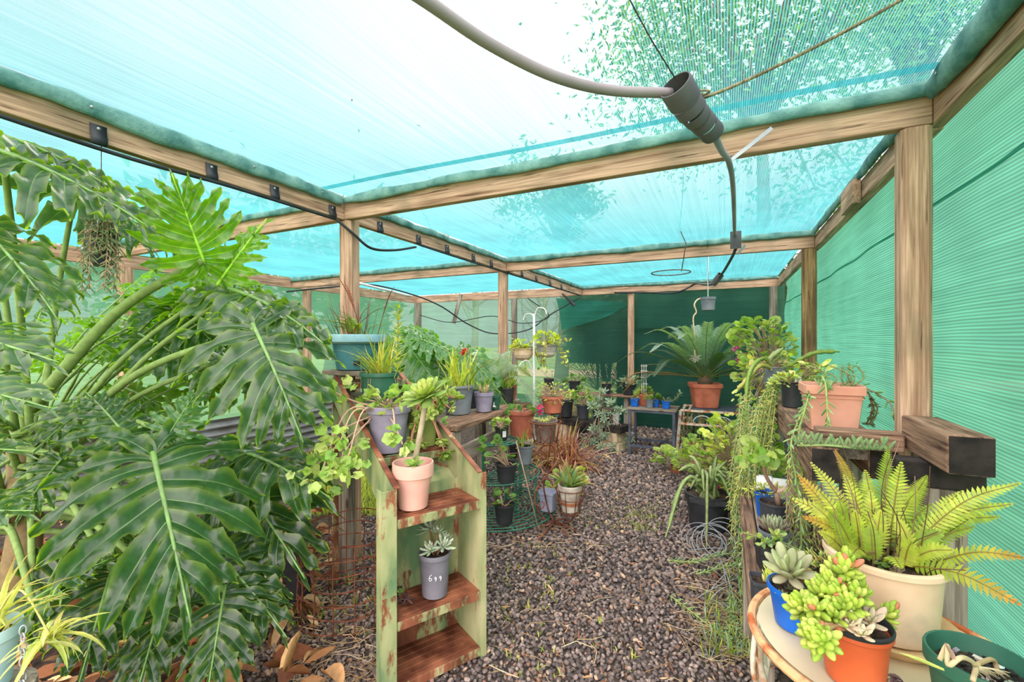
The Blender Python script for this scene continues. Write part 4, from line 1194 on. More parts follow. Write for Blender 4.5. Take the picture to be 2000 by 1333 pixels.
root, R, z = potted('potted_geranium', 'lavender-grey pot with an ivy geranium spilling over the step shelf', 'potted plant', 748, 890, 0, 84, 90, M['purple'], base=on_shelf(.30, .40, ZS[3] + .001), taper=.74, rimh=.16, flute=.006)
lf = MB(); st = MB(); rg = np.random.RandomState(37)
bush(lf, st, z, 60, .14, .10, IVY, .046, GER, rg, lean=(-.03, .02, 0), scol=TWIG)
for k, (px, py, dd) in enumerate(((640, 760, 1.9), (660, 875, 1.75), (648, 850, 1.78), (625, 930, 1.8), (660, 905, 1.75), (772, 846, 1.72), (786, 868, 1.72), (680, 895, 1.72), (600, 930, 1.85))):
    e = np.array(at(px, py, d=dd)) - np.array(root.location); s0 = np.array((rg.normal(0, .03), rg.normal(0, .03), z))
    md = s0 * .4 + e * .6; md[2] = max(s0[2], e[2]) + .03 if k % 2 else (s0[2] + e[2]) / 2
    tube(st, cat([s0, md, e], 6), .0035, lin((196, 160, 140)), k=5)
    for q in range(13 if k not in (5, 6) else 5):
        p = e + rg.normal(0, .045 if k not in (5, 6) else .022, 3) * (1, 1, .8); put(lf, IVY[0], IVY[1], vary(rg, GER[rg.randint(4)], .18), p, frame(rg.normal(0, 1, 3), nrm((CAMP - np.array(root.location)) * .5 + rg.normal(0, .4, 3) + (0, 0, .8))), rg.uniform(.032, .05))
part(st, 'stem', M['stem'], root); part(lf, 'foliage', M['leaf'], root)

root, R, z = potted('potted_jade', 'square olive-green pot with round jade leaves on the step shelf', 'potted plant', 845, 875, 0, 50, 74, M['olive'], base=on_shelf(.765, .41, ZS[3] + .001), taper=.82, rimh=.1, sq=.45, rot=rot, k=40)
lf = MB(); st = MB(); rg = np.random.RandomState(39); JT = fleshy(.8, .1, .9, .05)
JC = [lin(c) for c in ((176, 192, 100), (150, 178, 84), (196, 206, 128))]
for k in range(26):
    a = rg.uniform(-2.6, 1.4); q = rg.uniform(.05, .19); h = rg.uniform(-.17, .12) if q > .09 else rg.uniform(.02, .13)
    e = np.array((q * math.cos(a), q * math.sin(a), z + h)); s0 = np.array((rg.normal(0, .015), rg.normal(0, .015), z))
    md = (s0 + e) / 2 + np.array((0, 0, .05)); tube(st, cat([s0, md, e], 5), .004, lin((176, 120, 100)), k=5)
    rosette(lf, e, nrm(e - md + rg.normal(0, .02, 3)), rg.uniform(.035, .055), 9, JC[rg.randint(3)], JC[rg.randint(3)], rg, T=JT, el0=70, el1=0, start=.6)
part(st, 'stem', M['stem'], root); part(lf, 'foliage', M['leaf'], root)
pm = np.array(at(908, 808, d=3.0)) 

root, R, z = potted('potted_grass_plant', 'dark green pot with yellow-green strappy leaves on the third step', 'potted plant', 733, 785, 0, 76, 70, M['dgreen'], base=on_shelf(.42, .66, ZS[4] + .001), taper=.84, rimh=.12)
lf = MB(); rg = np.random.RandomState(41)
tuft(lf, (0, 0, z), 75, .26, .009, .95, 1.1, [lin(c) for c in ((150, 172, 66), (176, 184, 80), (204, 190, 90), (120, 150, 60))], rg, rad=.03, el=(50, 88), tipc=lin((214, 190, 120)))
part(lf, 'leaves', M['leaf'], root)
st = MB()
for k in range(9):
    a = rg.uniform(0, 6.28); tube(st, cat([(0.04 * math.cos(a), .04 * math.sin(a), z), (.085 * math.cos(a), .085 * math.sin(a), z + .02), (.1 * math.cos(a), .1 * math.sin(a), z - .08)], 5), .0016, TWIG, k=4)
part(st, 'root', M['stem'], root)

root, R, z = potted('potted_fern', 'big teal planter with a pale rim and half-dead ferns in front of the post', 'potted plant', 690, 722, 0, 104, 66, M['teal'], base=at(697, 722, d=2.47), taper=.76, rimh=.05, rim=.0, soil=.94)
rm = MB(); H_ = z / .94
lathe(rm, [(R * 1.0, H_ - .045), (R * 1.13, H_ - .035), (R * 1.15, H_ - .005), (R * 1.12, H_ + .006), (R * .96, H_ + .004), (R * .94, H_ - .03)], k=36); part(rm, 'rim', M['teal_rim'], root)
lf = MB(); dd = MB(); rg = np.random.RandomState(43)
for k in range(14):
    a = rg.uniform(0, 6.28); q = rg.uniform(.06, .17); h = rg.uniform(.06, .18)
    pinnate(lf, cat([(q * .4 * math.cos(a), q * .4 * math.sin(a), z), (q * .6 * math.cos(a), q * .6 * math.sin(a), z + h * .8), (q * 1.3 * math.cos(a), q * 1.3 * math.sin(a), z + h)], 6), 14, .028, .010, lin((140, 164, 70)), rg); part(lf, 'frond', M['leaf'], root); lf = MB()
for (tx, ty) in ((660, 540), (672, 470 + 80), (770, 560), (755, 600), (640, 600), (720, 600)):
    e = np.array(at(tx, ty, d=2.45)) - np.array(root.location); s0 = np.array((rg.normal(0, .05), rg.normal(0, .05), z))
    pinnate(dd, cat([s0, (s0 * .4 + e * .6) + np.array((0, 0, .03)), e], 7), 16, .016, .008, lin((150, 84, 66)), rg, cR=lin((120, 76, 60)), start=.45); part(dd, 'dead_frond', M['dry'], root, label='dry reddish-brown fern frond'); dd = MB()
for k in range(26):
    a = rg.uniform(0, 6.28); q = rg.uniform(.02, .12); tube(dd, [(q * math.cos(a), q * math.sin(a), z), (q * 1.6 * math.cos(a), q * 1.6 * math.sin(a), z + rg.uniform(.08, .24))], .0013, lin((112, 88, 80)), k=4)
part(dd, 'bare_stalk', M['dry'], root, label='dry brown fern stalks')
pg = MB(); pd = nrm(np.array((0, 0, .3)) + (CAMP - np.array(root.location)) * (1, 1, 0)); 
box(pg, (-.012, -.012, .0), (.012, .012, .022)); o = pg.build('drain_spout', M['black'], root); o.location = (pd[0] * R * .82, pd[1] * R * .82, .03)
# the plank it stands on, across post and shelf top
pk = at(692, 727, d=2.47); m = MB(); box(m, (-.14, -.10, -.028), (.14, .10, -.002))
tag(m.build('timber_plank', M['grey_x'], None, (pk[0] - .0, pk[1], root.location[2]), smooth=False, bevel=.004), 'short weathered plank under the big teal planter', 'plank', kind='thing')
m = MB(); box(m, (-.035, -.035, 0), (.035, .035, root.location[2] - .03))
tag(m.build('timber_stake', M['grey_z'], None, (pk[0] - .09, pk[1] + .03, 0), smooth=False, bevel=.004), 'upright stake holding the plank under the teal planter', 'stake', kind='thing')

# ------------------------------------------------------------------ rusty wire ring, black pot and hanging pots at the left
wr_ = at(665, 1215, z=0); rad_ = .235
root = thing('wire_guard', 'rusty wire mesh plant guard standing on the gravel beside the step shelf', 'wire guard', (wr_[0] - .02, wr_[1] + .08, 0))
rg = np.random.RandomState(51)
for k in range(16):
    a = 2 * PI * k / 16 + .1; m = MB()
    P = [(rad_ * math.cos(a) * (1 + .02 * math.sin(q * 2 + k)), rad_ * math.sin(a) * (1 + .02 * math.sin(q * 2 + k)), .0 + .42 * q / 6) for q in range(7)]
    tube(m, P, .003, k=5); m.build('upright_wire', M['rust'], root)
for k in range(7):
    m = MB(); P = [((rad_ + .004 * math.sin(3 * a + k)) * math.cos(a), (rad_ + .004 * math.sin(3 * a + k)) * math.sin(a), .03 + .065 * k + .006 * math.sin(a * 4 + k)) for a in np.linspace(.2, 2 * PI + .0, 48)]
    tube(m, P, .0032, k=5); m.build('hoop_wire', M['rust'], root)
m = MB()
for k in range(6):
    a = 2.6 + .12 * math.sin(k); P = [(rad_ * math.cos(a), rad_ * math.sin(a), .05 + .065 * k), ((rad_ + .05) * math.cos(a + .15), (rad_ + .05) * math.sin(a + .15), .075 + .065 * k), (rad_ * math.cos(a + .3), rad_ * math.sin(a + .3), .11 + .065 * k)]
    tube(m, cat(P, 5), .0024, k=5)
m.build('wire_end', M['rust'], root)

root, R, z = potted('plant_pot', 'empty black pot lying behind the rusty wire guard under the leaves', 'pot', 588, 1165, .03, 62, 92, M['black'], taper=.74, soil=.6)
root.rotation_euler = (.12, -.18, 0)

hb = at(198, 520, d=1.69)
root, R, z = potted('hanging_pot', 'black pot hung by a wire among the upper left leaves', 'hanging pot', 198, 520, 0, 70, 68, M['black'], base=hb, taper=.82)
m = MB(); tpt = np.array(at(205, 290, d=2.05)) - np.array(hb)
for k in range(3):
    a = k * 2.1 + .4; tube(m, [(R * math.cos(a), R * math.sin(a), z * 1.1), (0, 0, z + .16)], .0014, k=4)
tube(m, [(0, 0, z + .16), (0, 0, ZB - hb[2] + .03)], .0016, k=4); part(m, 'hanging_wire', M['wire'], root)
lf = MB(); st = MB(); rg = np.random.RandomState(53); NT = fleshy(.16, .12, .3, .1)
for k in range(11):
    a = rg.uniform(-1.4, .9); e = np.array((R * 1.1 * math.cos(a), R * 1.1 * math.sin(a), z + .01)); L = rg.uniform(.05, .26)
    trail(lf, st, [(0, 0, z), e * (.7, .7, 1) + np.array((0, 0, .04)), e + np.array((.02, -.01, -.03)), e + np.array((.03 + rg.normal(0, .02), -.02, -L))], NT, .035, .016, [lin((150, 168, 128)), lin((186, 168, 140)), lin((120, 146, 100))], rg, scol=TWIG, sr=.002)
part(lf, 'foliage', M['succ'], root); part(st, 'stem', M['stem'], root)

bp_ = at(-30, 1330, d=1.02)
root, R, z = potted('potted_spider_plant', 'pale blue pot with spider plant cut off by the lower left edge', 'potted plant', -28, 1333, 0, 158, 118, M['pblue'], base=(bp_[0], bp_[1], at(-30, 1345, d=1.02)[2]), taper=.72, rimh=.2, soil=.82)
zb = root.location[2]
lf = MB(); rg = np.random.RandomState(55); SPC = [lin(c) for c in ((196, 198, 112), (176, 186, 98), (214, 214, 150))]
for (tx, ty, dd) in ((170, 1140, .95), (60, 1110, 1.0), (120, 1195, .95), (20, 1090, 1.0), (-40, 1080, 1.0), (150, 1175, 1.0), (30, 1150, .9)):
    e = np.array(at(tx, ty, d=dd)) - np.array(root.location); L = np.linalg.norm(e - (0, 0, z)); blade(lf, (rg.normal(0, .02), rg.normal(0, .02), z), nrm(e - np.array((0, 0, z)) + np.array((0, 0, .09))), L, .016, .45, vary(rg, SPC[rg.randint(3)], .1), tipc=lin((200, 150, 110)))
tuft(lf, (0, 0, z), 16, .2, .012, 1, 1.2, SPC, rg); part(lf, 'leaves', M['leaf'], root)
lf = MB(); st = MB(); c = np.array(at(100, 1245, d=1.0)) - np.array(root.location)
tube(st, cat([(0, 0, z), (c[0] * .5, c[1] * .5, z + .12), c], 7), .0022, lin((206, 200, 120)), k=5)
tuft(lf, c, 34, .115, .011, 1.0, 1.5, SPC, rg, rad=.008, el=(-30, 70)); part(lf, 'plantlet', M['leaf'], root); 
c2 = np.array(at(105, 1170, d=1.02)) - np.array(root.location); l2 = MB(); tube(st, cat([(0, 0, z), (c2[0] * .4, c2[1] * .4, z + .08), c2], 7), .0018, lin((206, 180, 120)), k=5); tuft(l2, c2, 16, .05, .005, 1, 1.2, [lin((140, 168, 90))], rg, rad=.006, el=(-20, 60)); part(l2, 'plantlet', M['leaf'], root); part(st, 'runner', M['stem'], root)
m = MB(); cp = np.array(at(45, 1232, d=.96)) - np.array(root.location); zz = cp[2]
k = 0
while zz > -.12:
    P = [(cp[0] + .005 * math.cos(a) * (1 if k % 2 else .25), cp[1] + .005 * math.cos(a) * (.25 if k % 2 else 1), zz + .011 * math.sin(a)) for a in np.linspace(0, 2 * PI, 12)]
    tube(m, P, .0017, k=5, cap=False); zz -= .017; k += 1
part(m, 'chain', M['galv'], root)
m = MB(); lathe(m, [(.085, 0), (.09, .02), (.085, zb - .012), (.02, zb - .002)], k=20)
tag(m.build('timber_stump', M['grey_z'], None, (bp_[0], bp_[1], 0)), 'grey stump carrying the pale blue spider plant pot', 'stump', kind='thing')
# ------------------------------------------------------------------ weathered bench on the left
BZ = .75; BX0, BX1, BY0, BY1 = -2.28, -1.72, 2.6, 3.98
bench = thing('potting_bench', 'weathered grey timber bench crowded with pots along the middle posts', 'bench', (-2.0, 3.25, 0))
def bl(x, y, z): return (x + 2.0, y - 3.25, z)
rg = np.random.RandomState(61)
for k in range(5):
    x = BX0 + .115 * k; m = MB(); box(m, bl(x, BY0 + rg.uniform(-.04, .04), BZ - .045), bl(x + .108, BY1 + rg.uniform(-.05, .05), BZ - .002 - rg.uniform(0, .004)))
    m.build('top_plank', M['grey_y' if k < 3 else 'sleeper_y'], bench, smooth=False, bevel=.006)
for (x, y) in ((BX1 - .09, BY0 + .03), (BX0 + .0, BY0 + .03), (BX1 - .09, BY1 - .14), (BX0, BY1 - .14)):
    m = MB(); box(m, bl(x, y, 0), bl(x + .08, y + .09, BZ - .05)); m.build('leg', M['grey_z'], bench, smooth=False, bevel=.006)
for (y0, z0, h, t, mt) in ((BY0 - .03, .50, .12, .035, 'grey_x'), (BY0 - .03, .20, .12, .03, 'grey_x')):
    m = MB(); box(m, bl(BX1 - .48, y0, z0), bl(BX1 + .05, y0 + t, z0 + h)); m.build('rail', M[mt], bench, smooth=False, bevel=.006)
m = MB(); bar(m, bl(BX1 + .035, BY0 + .02, .545), bl(BX1 + .035, 3.24, .57), .03, .12); m.build('front_rail', M['grey_y'], bench, smooth=False, bevel=.006)
m = MB(); box(m, bl(BX1 - .0, 3.30, .50), bl(BX1 + .28, 3.56, .52)); m.build('bracket_shelf', M['grey_x'], bench, smooth=False)
m = MB(); lathe(m, [(.012, 0), (.012, .006), (.0, .008)], k=12); o = m.build('bolt', M['steel'], bench); o.location = bl(BX1 - .02, BY0 - .03, .56); o.rotation_euler = (PI / 2, 0, 0)

def strap_pot(name, label, px, py, w, h, mat, n, L, wd, cols_, seed, el=(55, 88), base=None, z=BZ, **k):
    root, R, zz = potted(name, label, 'potted plant', px, py, z, w, h, mat, base=base, **k)
    lf = MB(); rg = np.random.RandomState(seed)
    tuft(lf, (0, 0, zz), n, L, wd, .9, .7, cols_, rg, rad=R * .35, el=el, tipc=lin((196, 150, 90)))
    part(lf, 'leaves', M['leaf'], root)
    return root, R, zz


root, R, z = strap_pot('potted_lily', 'large grey pot of upright yellow-green blades at the near end of the bench', 895, 808, 62, 56, M['grey'], 46, .36, .02, STR + YEL, 63, rimh=.1)
root, R, z = potted('potted_bulb', 'lavender pot with bare brown stubs on the front of the bench', 'potted plant', 945, 804, BZ, 38, 38, M['purple'], rimh=.2)
lf = MB(); rg = np.random.RandomState(65)
for k in range(7): a = rg.uniform(0, 6.28); tube(lf, [(.02 * math.cos(a), .02 * math.sin(a), z), (.045 * math.cos(a), .045 * math.sin(a), z + rg.uniform(.05, .11))], [.009, .006], TWIG, k=6)
part(lf, 'cut_stem', M['stem'], root); lf = MB(); tuft(lf, (0, 0, z), 5, .28, .014, 1, 1.6, STR, rg, rad=.015, el=(30, 80)); part(lf, 'leaves', M['leaf'], root)
root, R, z = potted('plant_pot', 'small black pot squeezed behind the lavender pot on the bench', 'pot', 921, 797, BZ, 26, 36, M['black'], rimh=.1)
root, R, z = potted('plant_pot', 'little square green pot with a pale recycling label on the bench', 'pot', 966, 800, BZ, 20, 26, M['dgreen'], sq=.4, rimh=.14)
m = MB(); dn = nrm((CAMP - np.array(root.location)) * (1, 1, 0)); sd = np.array((-dn[1], dn[0], 0)); c = dn * R * .93 + np.array((0, 0, z * .55))
for (dx0, dz0, dx1, dz1) in ((-.014, -.03, .014, -.008), (-.012, -.004, .012, .001)):
    V = [c + sd * dx0 + (0, 0, dz0), c + sd * dx1 + (0, 0, dz0), c + sd * dx1 + (0, 0, dz1), c + sd * dx0 + (0, 0, dz1)]; V += [v + dn * .002 for v in V]; m.add(V, BOXF)
V = [c + sd * -.012 + (0, 0, .005), c + sd * .012 + (0, 0, .005), c + (0, 0, .022)]; V += [v + dn * .002 for v in V]; m.add(V, [(3, 4, 5), (0, 1, 4, 3), (1, 2, 5, 4), (2, 0, 3, 5)])
part(m, 'printed_label', M['white'], root, smooth=False)
root, R, z = strap_pot('potted_iris', 'black pot at the far end of the bench with short green shoots', 991, 788, 28, 30, M['black'], 14, .16, .012, STR, 67, rimh=.1)
root, R, z = strap_pot('potted_flower', 'navy pot behind the lavender pot with a bright red bloom on a tall stalk', 950, 772, 40, 20, plastic('navy_plastic', (84, 92, 120), (62, 70, 98)), 26, .22, .012, STR + GERD, 69, base=(-2.08, 3.62, BZ))
m = MB(); st = MB(); e = np.array(at(907, 686, d=4.2)) - np.array(root.location); tube(st, cat([(0, 0, z), e * .5 + np.array((0, 0, .1)), e], 6), .004, lin((120, 150, 80)), k=5); rg = np.random.RandomState(70)
for k in range(46): put(m, OVAL[0], OVAL[1], vary(rg, RED, .2), e + rg.normal(0, .011, 3), frame(rg.normal(0, 1, 3), rg.normal(0, 1, 3)), .028)
part(st, 'stem', M['stem'], root); part(m, 'flower', M['petal'], root)
root, R, z = potted('potted_geranium', 'pale geranium in a low grey pot between the bench lily and the step shelf', 'potted plant', 872, 790, BZ, 46, 26, M['grey'], base=(-2.12, 2.86, BZ))
lf = MB(); st = MB(); rg = np.random.RandomState(71); bush(lf, st, z, 70, .20, .20, SCAL, .06, GER, rg, lean=(.05, 0, 0)); part(st, 'stem', M['stem'], root); part(lf, 'foliage', M['leaf'], root)
root, R, z = strap_pot('potted_palm', 'young cycad with long silvery fronds at the back of the bench', 1000, 760, 40, 30, M['black'], 2, .1, .01, STR, 72, base=(-2.06, 3.88, BZ))
rg = np.random.RandomState(73)
for (tx, ty, dd) in ((960, 735, 4.3), (1042, 765, 4.3), (1055, 800, 4.1), (1020, 745, 4.4), (900, 720, 4.5), (1035, 735, 4.7), (985, 715, 4.6)):
    e = np.array(at(tx, ty, d=dd)) - np.array(root.location); s0 = np.array((0, 0, z)); md = (s0 + e) / 2; md[2] = max(s0[2], e[2]) + .12; m = MB()
    pinnate(m, cat([s0, md, e], 7), 34, .15, .010, lin((146, 168, 140)), rg, vee=.1, cR=lin((150, 160, 110)), r=.004); m.build('frond', M['gloss_leaf'] if 0 else M['leaf'], root)
root, R, z = potted('potted_spike', 'tall pale shoot with narrow leaves rising behind the grass pot', 'potted plant', 775, 700, BZ, 40, 30, M['black'], base=(-2.5, 2.9, .0), d=None)
lf = MB(); st = MB(); rg = np.random.RandomState(74); e1 = np.array(at(778, 600, d=depth(root.location))) - np.array(root.location)
trail(lf, st, [(0, 0, z), (e1[0] * .6, e1[1] * .6, e1[2] * .6), tuple(e1)], LANCE, .085, .022, YEL + STR, rg, ang=50, sr=.006); part(lf, 'leaves', M['leaf'], root); part(st, 'stem', M['stem'], root)

# ------------------------------------------------------------------ green wire tier stand
TC = (-1.62, 3.03); tier = thing('tier_stand', 'half-round green wire tier stand against the bench', 'plant stand', (TC[0], TC[1], 0))
for (z, R_) in ((.065, .47), (.335, .345), (.575, .185)):
    t_ = MB()
    nr = max(3, int(R_ / .045))
    for k in range(nr):
        q = R_ * (1 - k / nr); tube(t_, [(q * math.cos(a), q * math.sin(a), z) for a in np.linspace(-PI / 2, PI / 2, 26)], .0045 if k else .006, k=5)
    tube(t_, [(0, -R_, z), (0, R_, z)], .005, k=5)
    for a in (-PI / 4, 0, PI / 4): tube(t_, [(0.02, 0, z - .004), (R_ * math.cos(a), R_ * math.sin(a), z - .004)], .0035, k=5)
    t_.build('tier', M['greenwire'], tier)
for (x, y, z) in ((.0, -.47, .335), (.0, .47, .335), (0, -.185, .575), (0, .185, .575), (.18, 0, .335), (.345, 0, .335)):
    m = MB(); box(m, (x - .004, y - .013, 0), (x + .004, y + .013, z)); m.build('leg', M['greenwire'], tier, smooth=False)

def ger_pot(label, px, py, z, w, h, mat, seed, n=30, R=.1, H=.1, size=.05, cols_=GER, T=SCAL, lean=(0, 0, 0), name='potted_geranium', down=0.0, base=None, sticks=6, scol=TWIG, **k):
    root, R_, zz = potted(name, label, 'potted plant', px, py, z, w, h, mat, base=base, **k)
    lf = MB(); st = MB(); rg = np.random.RandomState(seed)
    bush(lf, st, zz, n, R, H, T, size, cols_, rg, lean=lean, down=down, scol=scol)
    part(st, 'stem', M['stem'], root); part(lf, 'foliage', M['leaf'], root)
    return root, R_, zz


ger_pot('black pot with a sparse woody geranium on the bottom tier of the wire stand', 985, 1022, .072, 40, 38, M['black'], 75, 14, .09, .09, .05, GERD, rimh=.1)
ger_pot('black pot with a round-leaved geranium on the middle tier of the wire stand', 989, 941, .342, 42, 36, M['black'], 76, 24, .10, .17, .06, GERD, lean=(-.09, -.05, .02), rimh=.1)
root, R, z = strap_pot('potted_spider_plant', 'grey pot with a small spider plant standing back on the middle tier', 1025, 906, 32, 36, M['grey'], 15, .17, .012, STR + GERD, 77, base=None, z=.342, rimh=.1)
root, R, z = ger_pot('small black pot with a white sticker on the top tier of the wire stand', 980, 859, .582, 28, 26, M['black'], 78, 46, .085, .07, .035, GER, lean=(-.02, 0, 0), name='potted_sedum', rimh=.1)
m = MB(); dn = nrm((CAMP - np.array(root.location)) * (1, 1, 0)); dn = nrm(dn + np.array((.45, .1, 0))); sd = np.array((-dn[1], dn[0], 0)); c = dn * R * .92 + np.array((0, 0, z * .6))
V = [c + sd * a + (0, 0, b) for (a, b) in ((-.014, -.025), (.014, -.025), (.014, .022), (-.014, .022))]; V += [v + dn * .004 for v in V]; m.add(V, BOXF); part(m, 'sticker', M['white'], root, smooth=False)
m = MB(); lathe(m, [(.05, 0), (.062, .004), (.068, .012), (.06, .010), (.045, .004)], k=24)
root, R, z = potted('plant_pot', 'empty square lavender pot standing on the bottom tier behind the iron scrolls', 'pot', 1068, 998, .072, 32, 38, plastic('lilac_plastic', (164, 168, 190), (140, 146, 170)), sq=.5, rimh=.12, soil=.3, base=(-1.205, 3.11, .072))

root, R, z = ger_pot('large brown terracotta pot with trailing stems beside the end of the bench', 1020, 856, .522, 54, 54, M['terra_dark'], 79, 26, .14, .06, .05, GERD, rimh=.14, base=(-1.575, 3.43, .522))
m = MB(); st = MB(); rg = np.random.RandomState(80); e = np.array(at(1054, 800, d=3.5)) - np.array(root.location); tube(st, cat([(0, 0, z), (e[0] * .5, e[1] * .5, z + .08), e], 6), .003, TWIG, k=5)
for k in range(40): put(m, OVAL[0], OVAL[1], vary(rg, PINKS, .2), e + rg.normal(0, .01, 3) + np.array((0, 0, rg.choice((-.02, .02)))), frame(rg.normal(0, 1, 3), rg.normal(0, 1, 3)), .026)
part(st, 'flower_stalk', M['stem'], root); part(m, 'flower', M['petal'], root)

# ------------------------------------------------------------------ wrought-iron stand with scrolls
base = at(1085, 1032, z=0); wi = thing('iron_plant_stand', 'rusty wrought-iron scroll stand with three feet on the gravel', 'plant stand', base)
b_ = np.array(base)
def loc(px, py, d): return np.array(at(px, py, d=d)) - b_
D0 = depth(base)
for (px, py) in ((1045, 1062), (1120, 1060), (1132, 1042), (1050, 1035)):
    e = np.array(at(px, py, z=.006)) - b_; m = MB(); tube(m, [(0, 0, .055), tuple(e)], .006, k=6); m.build('foot', M['rust'], wi)
def scroll(pts, name='scroll', r=.0055):
    m = MB(); tube(m, cat([loc(px, py, D0 + dd) for (px, py, dd) in pts], 9), r, k=6); m.build(name, M['rust'], wi)
scroll([(1085, 1024, 0), (1060, 1012, -.02), (1046, 985, -.04), (1046, 960, -.03), (1060, 938, -.0), (1078, 915, .02), (1084, 890, .03), (1078, 872, .03), (1062, 872, .02), (1050, 885, .01), (1056, 897, .01), (1068, 896, .02)])
scroll([(1085, 1024, 0), (1072, 1000, .03), (1066, 975, .05), (1062, 950, .03), (1066, 936, .0), (1076, 940, .0), (1080, 950, .0)])
scroll([(1046, 985, -.04), (1058, 994, -.06), (1063, 985, -.06), (1058, 980, -.06)], r=.004)
scroll([(1085, 1024, 0), (1104, 1022, .0), (1122, 1010, .02), (1124, 995, .04)])
scroll([(1062, 872, .02), (1062, 866, .02), (1066, 862, .02)])
pT = loc(1065, 864, D0 + .03)
ring = MB()
for z_, R_ in ((-.0, .082), (.15, .118)): tube(ring, [(pT[0] + R_ * math.cos(a), pT[1] + R_ * math.sin(a), pT[2] + z_) for a in np.linspace(0, 2 * PI, 30)], .004, k=5)
for k in range(4): tube(ring, [(pT[0] + .082 * math.cos(k * PI / 4 + q), pT[1] + .082 * math.sin(k * PI / 4 + q), pT[2] - .002) for q in (0, PI)], .003, k=5)
for k in range(8):
    a = k * PI / 4; ca, sa = math.cos(a), math.sin(a)
    tube(ring, [(pT[0] + q * ca, pT[1] + q * sa, pT[2] + h) for (q, h) in ((.082, 0), (.10, .06), (.118, .15))], .003, k=5)
hd = nrm(-b_ * (1, 1, 0)); hs = np.array((-hd[1], hd[0], 0))
for sg in (-1, 1):
    tube(ring, cat([pT + hd * .094 + (0, 0, .02), pT + hd * .112 + hs * sg * .045 + (0, 0, .08), pT + hd * .118 + hs * sg * .05 + (0, 0, .115), pT + hd * .12 + hs * sg * .025 + (0, 0, .13), pT + hd * .122 + hs * sg * .01 + (0, 0, .105)], 6), .004, k=5)
ring.build('top_basket', M['rust'], wi)
pL = loc(1113, 993, D0 + .0); pL[2] = .12; pL = pL
ring = MB()
for z_, R_ in ((0, .072), (.10, .095), (.165, .105)): tube(ring, [(pL[0] + R_ * math.cos(a), pL[1] + R_ * math.sin(a), pL[2] + z_) for a in np.linspace(0, 2 * PI, 30)], .0035, k=5)
for k in range(4): tube(ring, [(pL[0] + .072 * math.cos(k * PI / 4 + q), pL[1] + .072 * math.sin(k * PI / 4 + q), pL[2] - .002) for q in (0, PI)], .003, k=5)
for k in range(8):
    a = k * PI / 4; tube(ring, [(pL[0] + q * math.cos(a), pL[1] + q * math.sin(a), pL[2] + h) for (q, h) in ((.072, 0), (.095, .1), (.105, .165))], .003, k=5)
tube(ring, [pL + (0, 0, 0), pL + (-.03, -.02, -.05), (0, 0, .055)], .005, k=5)
ring.build('side_basket', M['rust'], wi)
root, R, z = potted('potted_succulent', 'brown glazed pot with a few pale sprigs held in the top of the iron stand', 'potted plant', 1065, 862, 0, 46, 42, M['ceramic'], base=tuple(b_ + pT + (0, 0, .004)), taper=.74, rimh=.12, rim=.08, soil=.86)
lf = MB(); st = MB(); rg = np.random.RandomState(83)
for k in range(9): a = rg.uniform(0, 6.28); trail(lf, st, [(0, 0, z), (.04 * math.cos(a), .04 * math.sin(a), z + .03), (.09 * math.cos(a), .09 * math.sin(a), z + .035)], NARROW, .03, .02, YEL, rg)
part(lf, 'foliage', M['leaf'], root); part(st, 'stem', M['stem'], root)
root, R, z = potted('potted_aloe', 'old cream cement pot with a red-tipped aloe in the iron basket', 'potted plant', 1113, 993, 0, 44, 52, M['stone'], base=tuple(b_ + pL + (0, 0, .004)), taper=.7, rimh=.2, rim=.06)
bnd = MB(); lathe(bnd, [(R * .80, z * .30), (R * .82, z * .31), (R * .87, z * .44), (R * .85, z * .45)], k=32); part(bnd, 'clay_band', M['brick'], root)
lf = MB(); rg = np.random.RandomState(84)
for k in range(26):
    a = rg.uniform(0, 6.28); e = math.radians(rg.uniform(15, 80)); d = nrm((math.cos(a) * math.cos(e) + .25, math.sin(a) * math.cos(e) - .1, math.sin(e))); L = rg.uniform(.14, .25)
    blade(lf, (rg.normal(0, .02), rg.normal(0, .02), z), d, L, .034, rg.uniform(-.2, .4), vary(rg, lin((150, 172, 96)) if k % 3 else lin((110, 146, 90)), .15), tipc=lin((214, 140, 120)), fold=.45)
part(lf, 'leaves', M['succ'], root)
# thin cane leaning in front of the tiers
m = MB(); a_, c_ = np.array(at(1008, 862, d=3.05)), np.array(at(1055, 1046, z=.01)); tube(m, [a_ - c_, (0, 0, 0)], .004, TWIG, k=6)
tag(m.build('bamboo_cane', M['stem'], None, tuple(c_)), 'thin pale cane leaning across the green tier stand', 'cane', kind='thing')

# ------------------------------------------------------------------ things further back on the left
cl = at(1100, 912, z=0); root = thing('bromeliad_clump', 'clump of arching reddish strap leaves growing beside the path', 'plant', (cl[0], cl[1] + .03, 0))
lf = MB(); rg = np.random.RandomState(85); tuft(lf, (0, 0, 0.01), 300, .50, .019, 1.0, 1.9, [lin(c) for c in ((190, 130, 124), (164, 104, 102), (206, 160, 140), (206, 180, 120), (136, 84, 84))], rg, rad=.12, el=(25, 88)); part(lf, 'leaves', M['leaf'], root)
root, R, z = ger_pot('trailing yellow-green geranium low on the gravel beside the tier stand', 1050, 950, .0, 30, 24, M['black'], 86, 60, .17, .2, .055, GER + YEL, base=(-1.22, 3.56, 0.0), lean=(.05, -.05, 0))

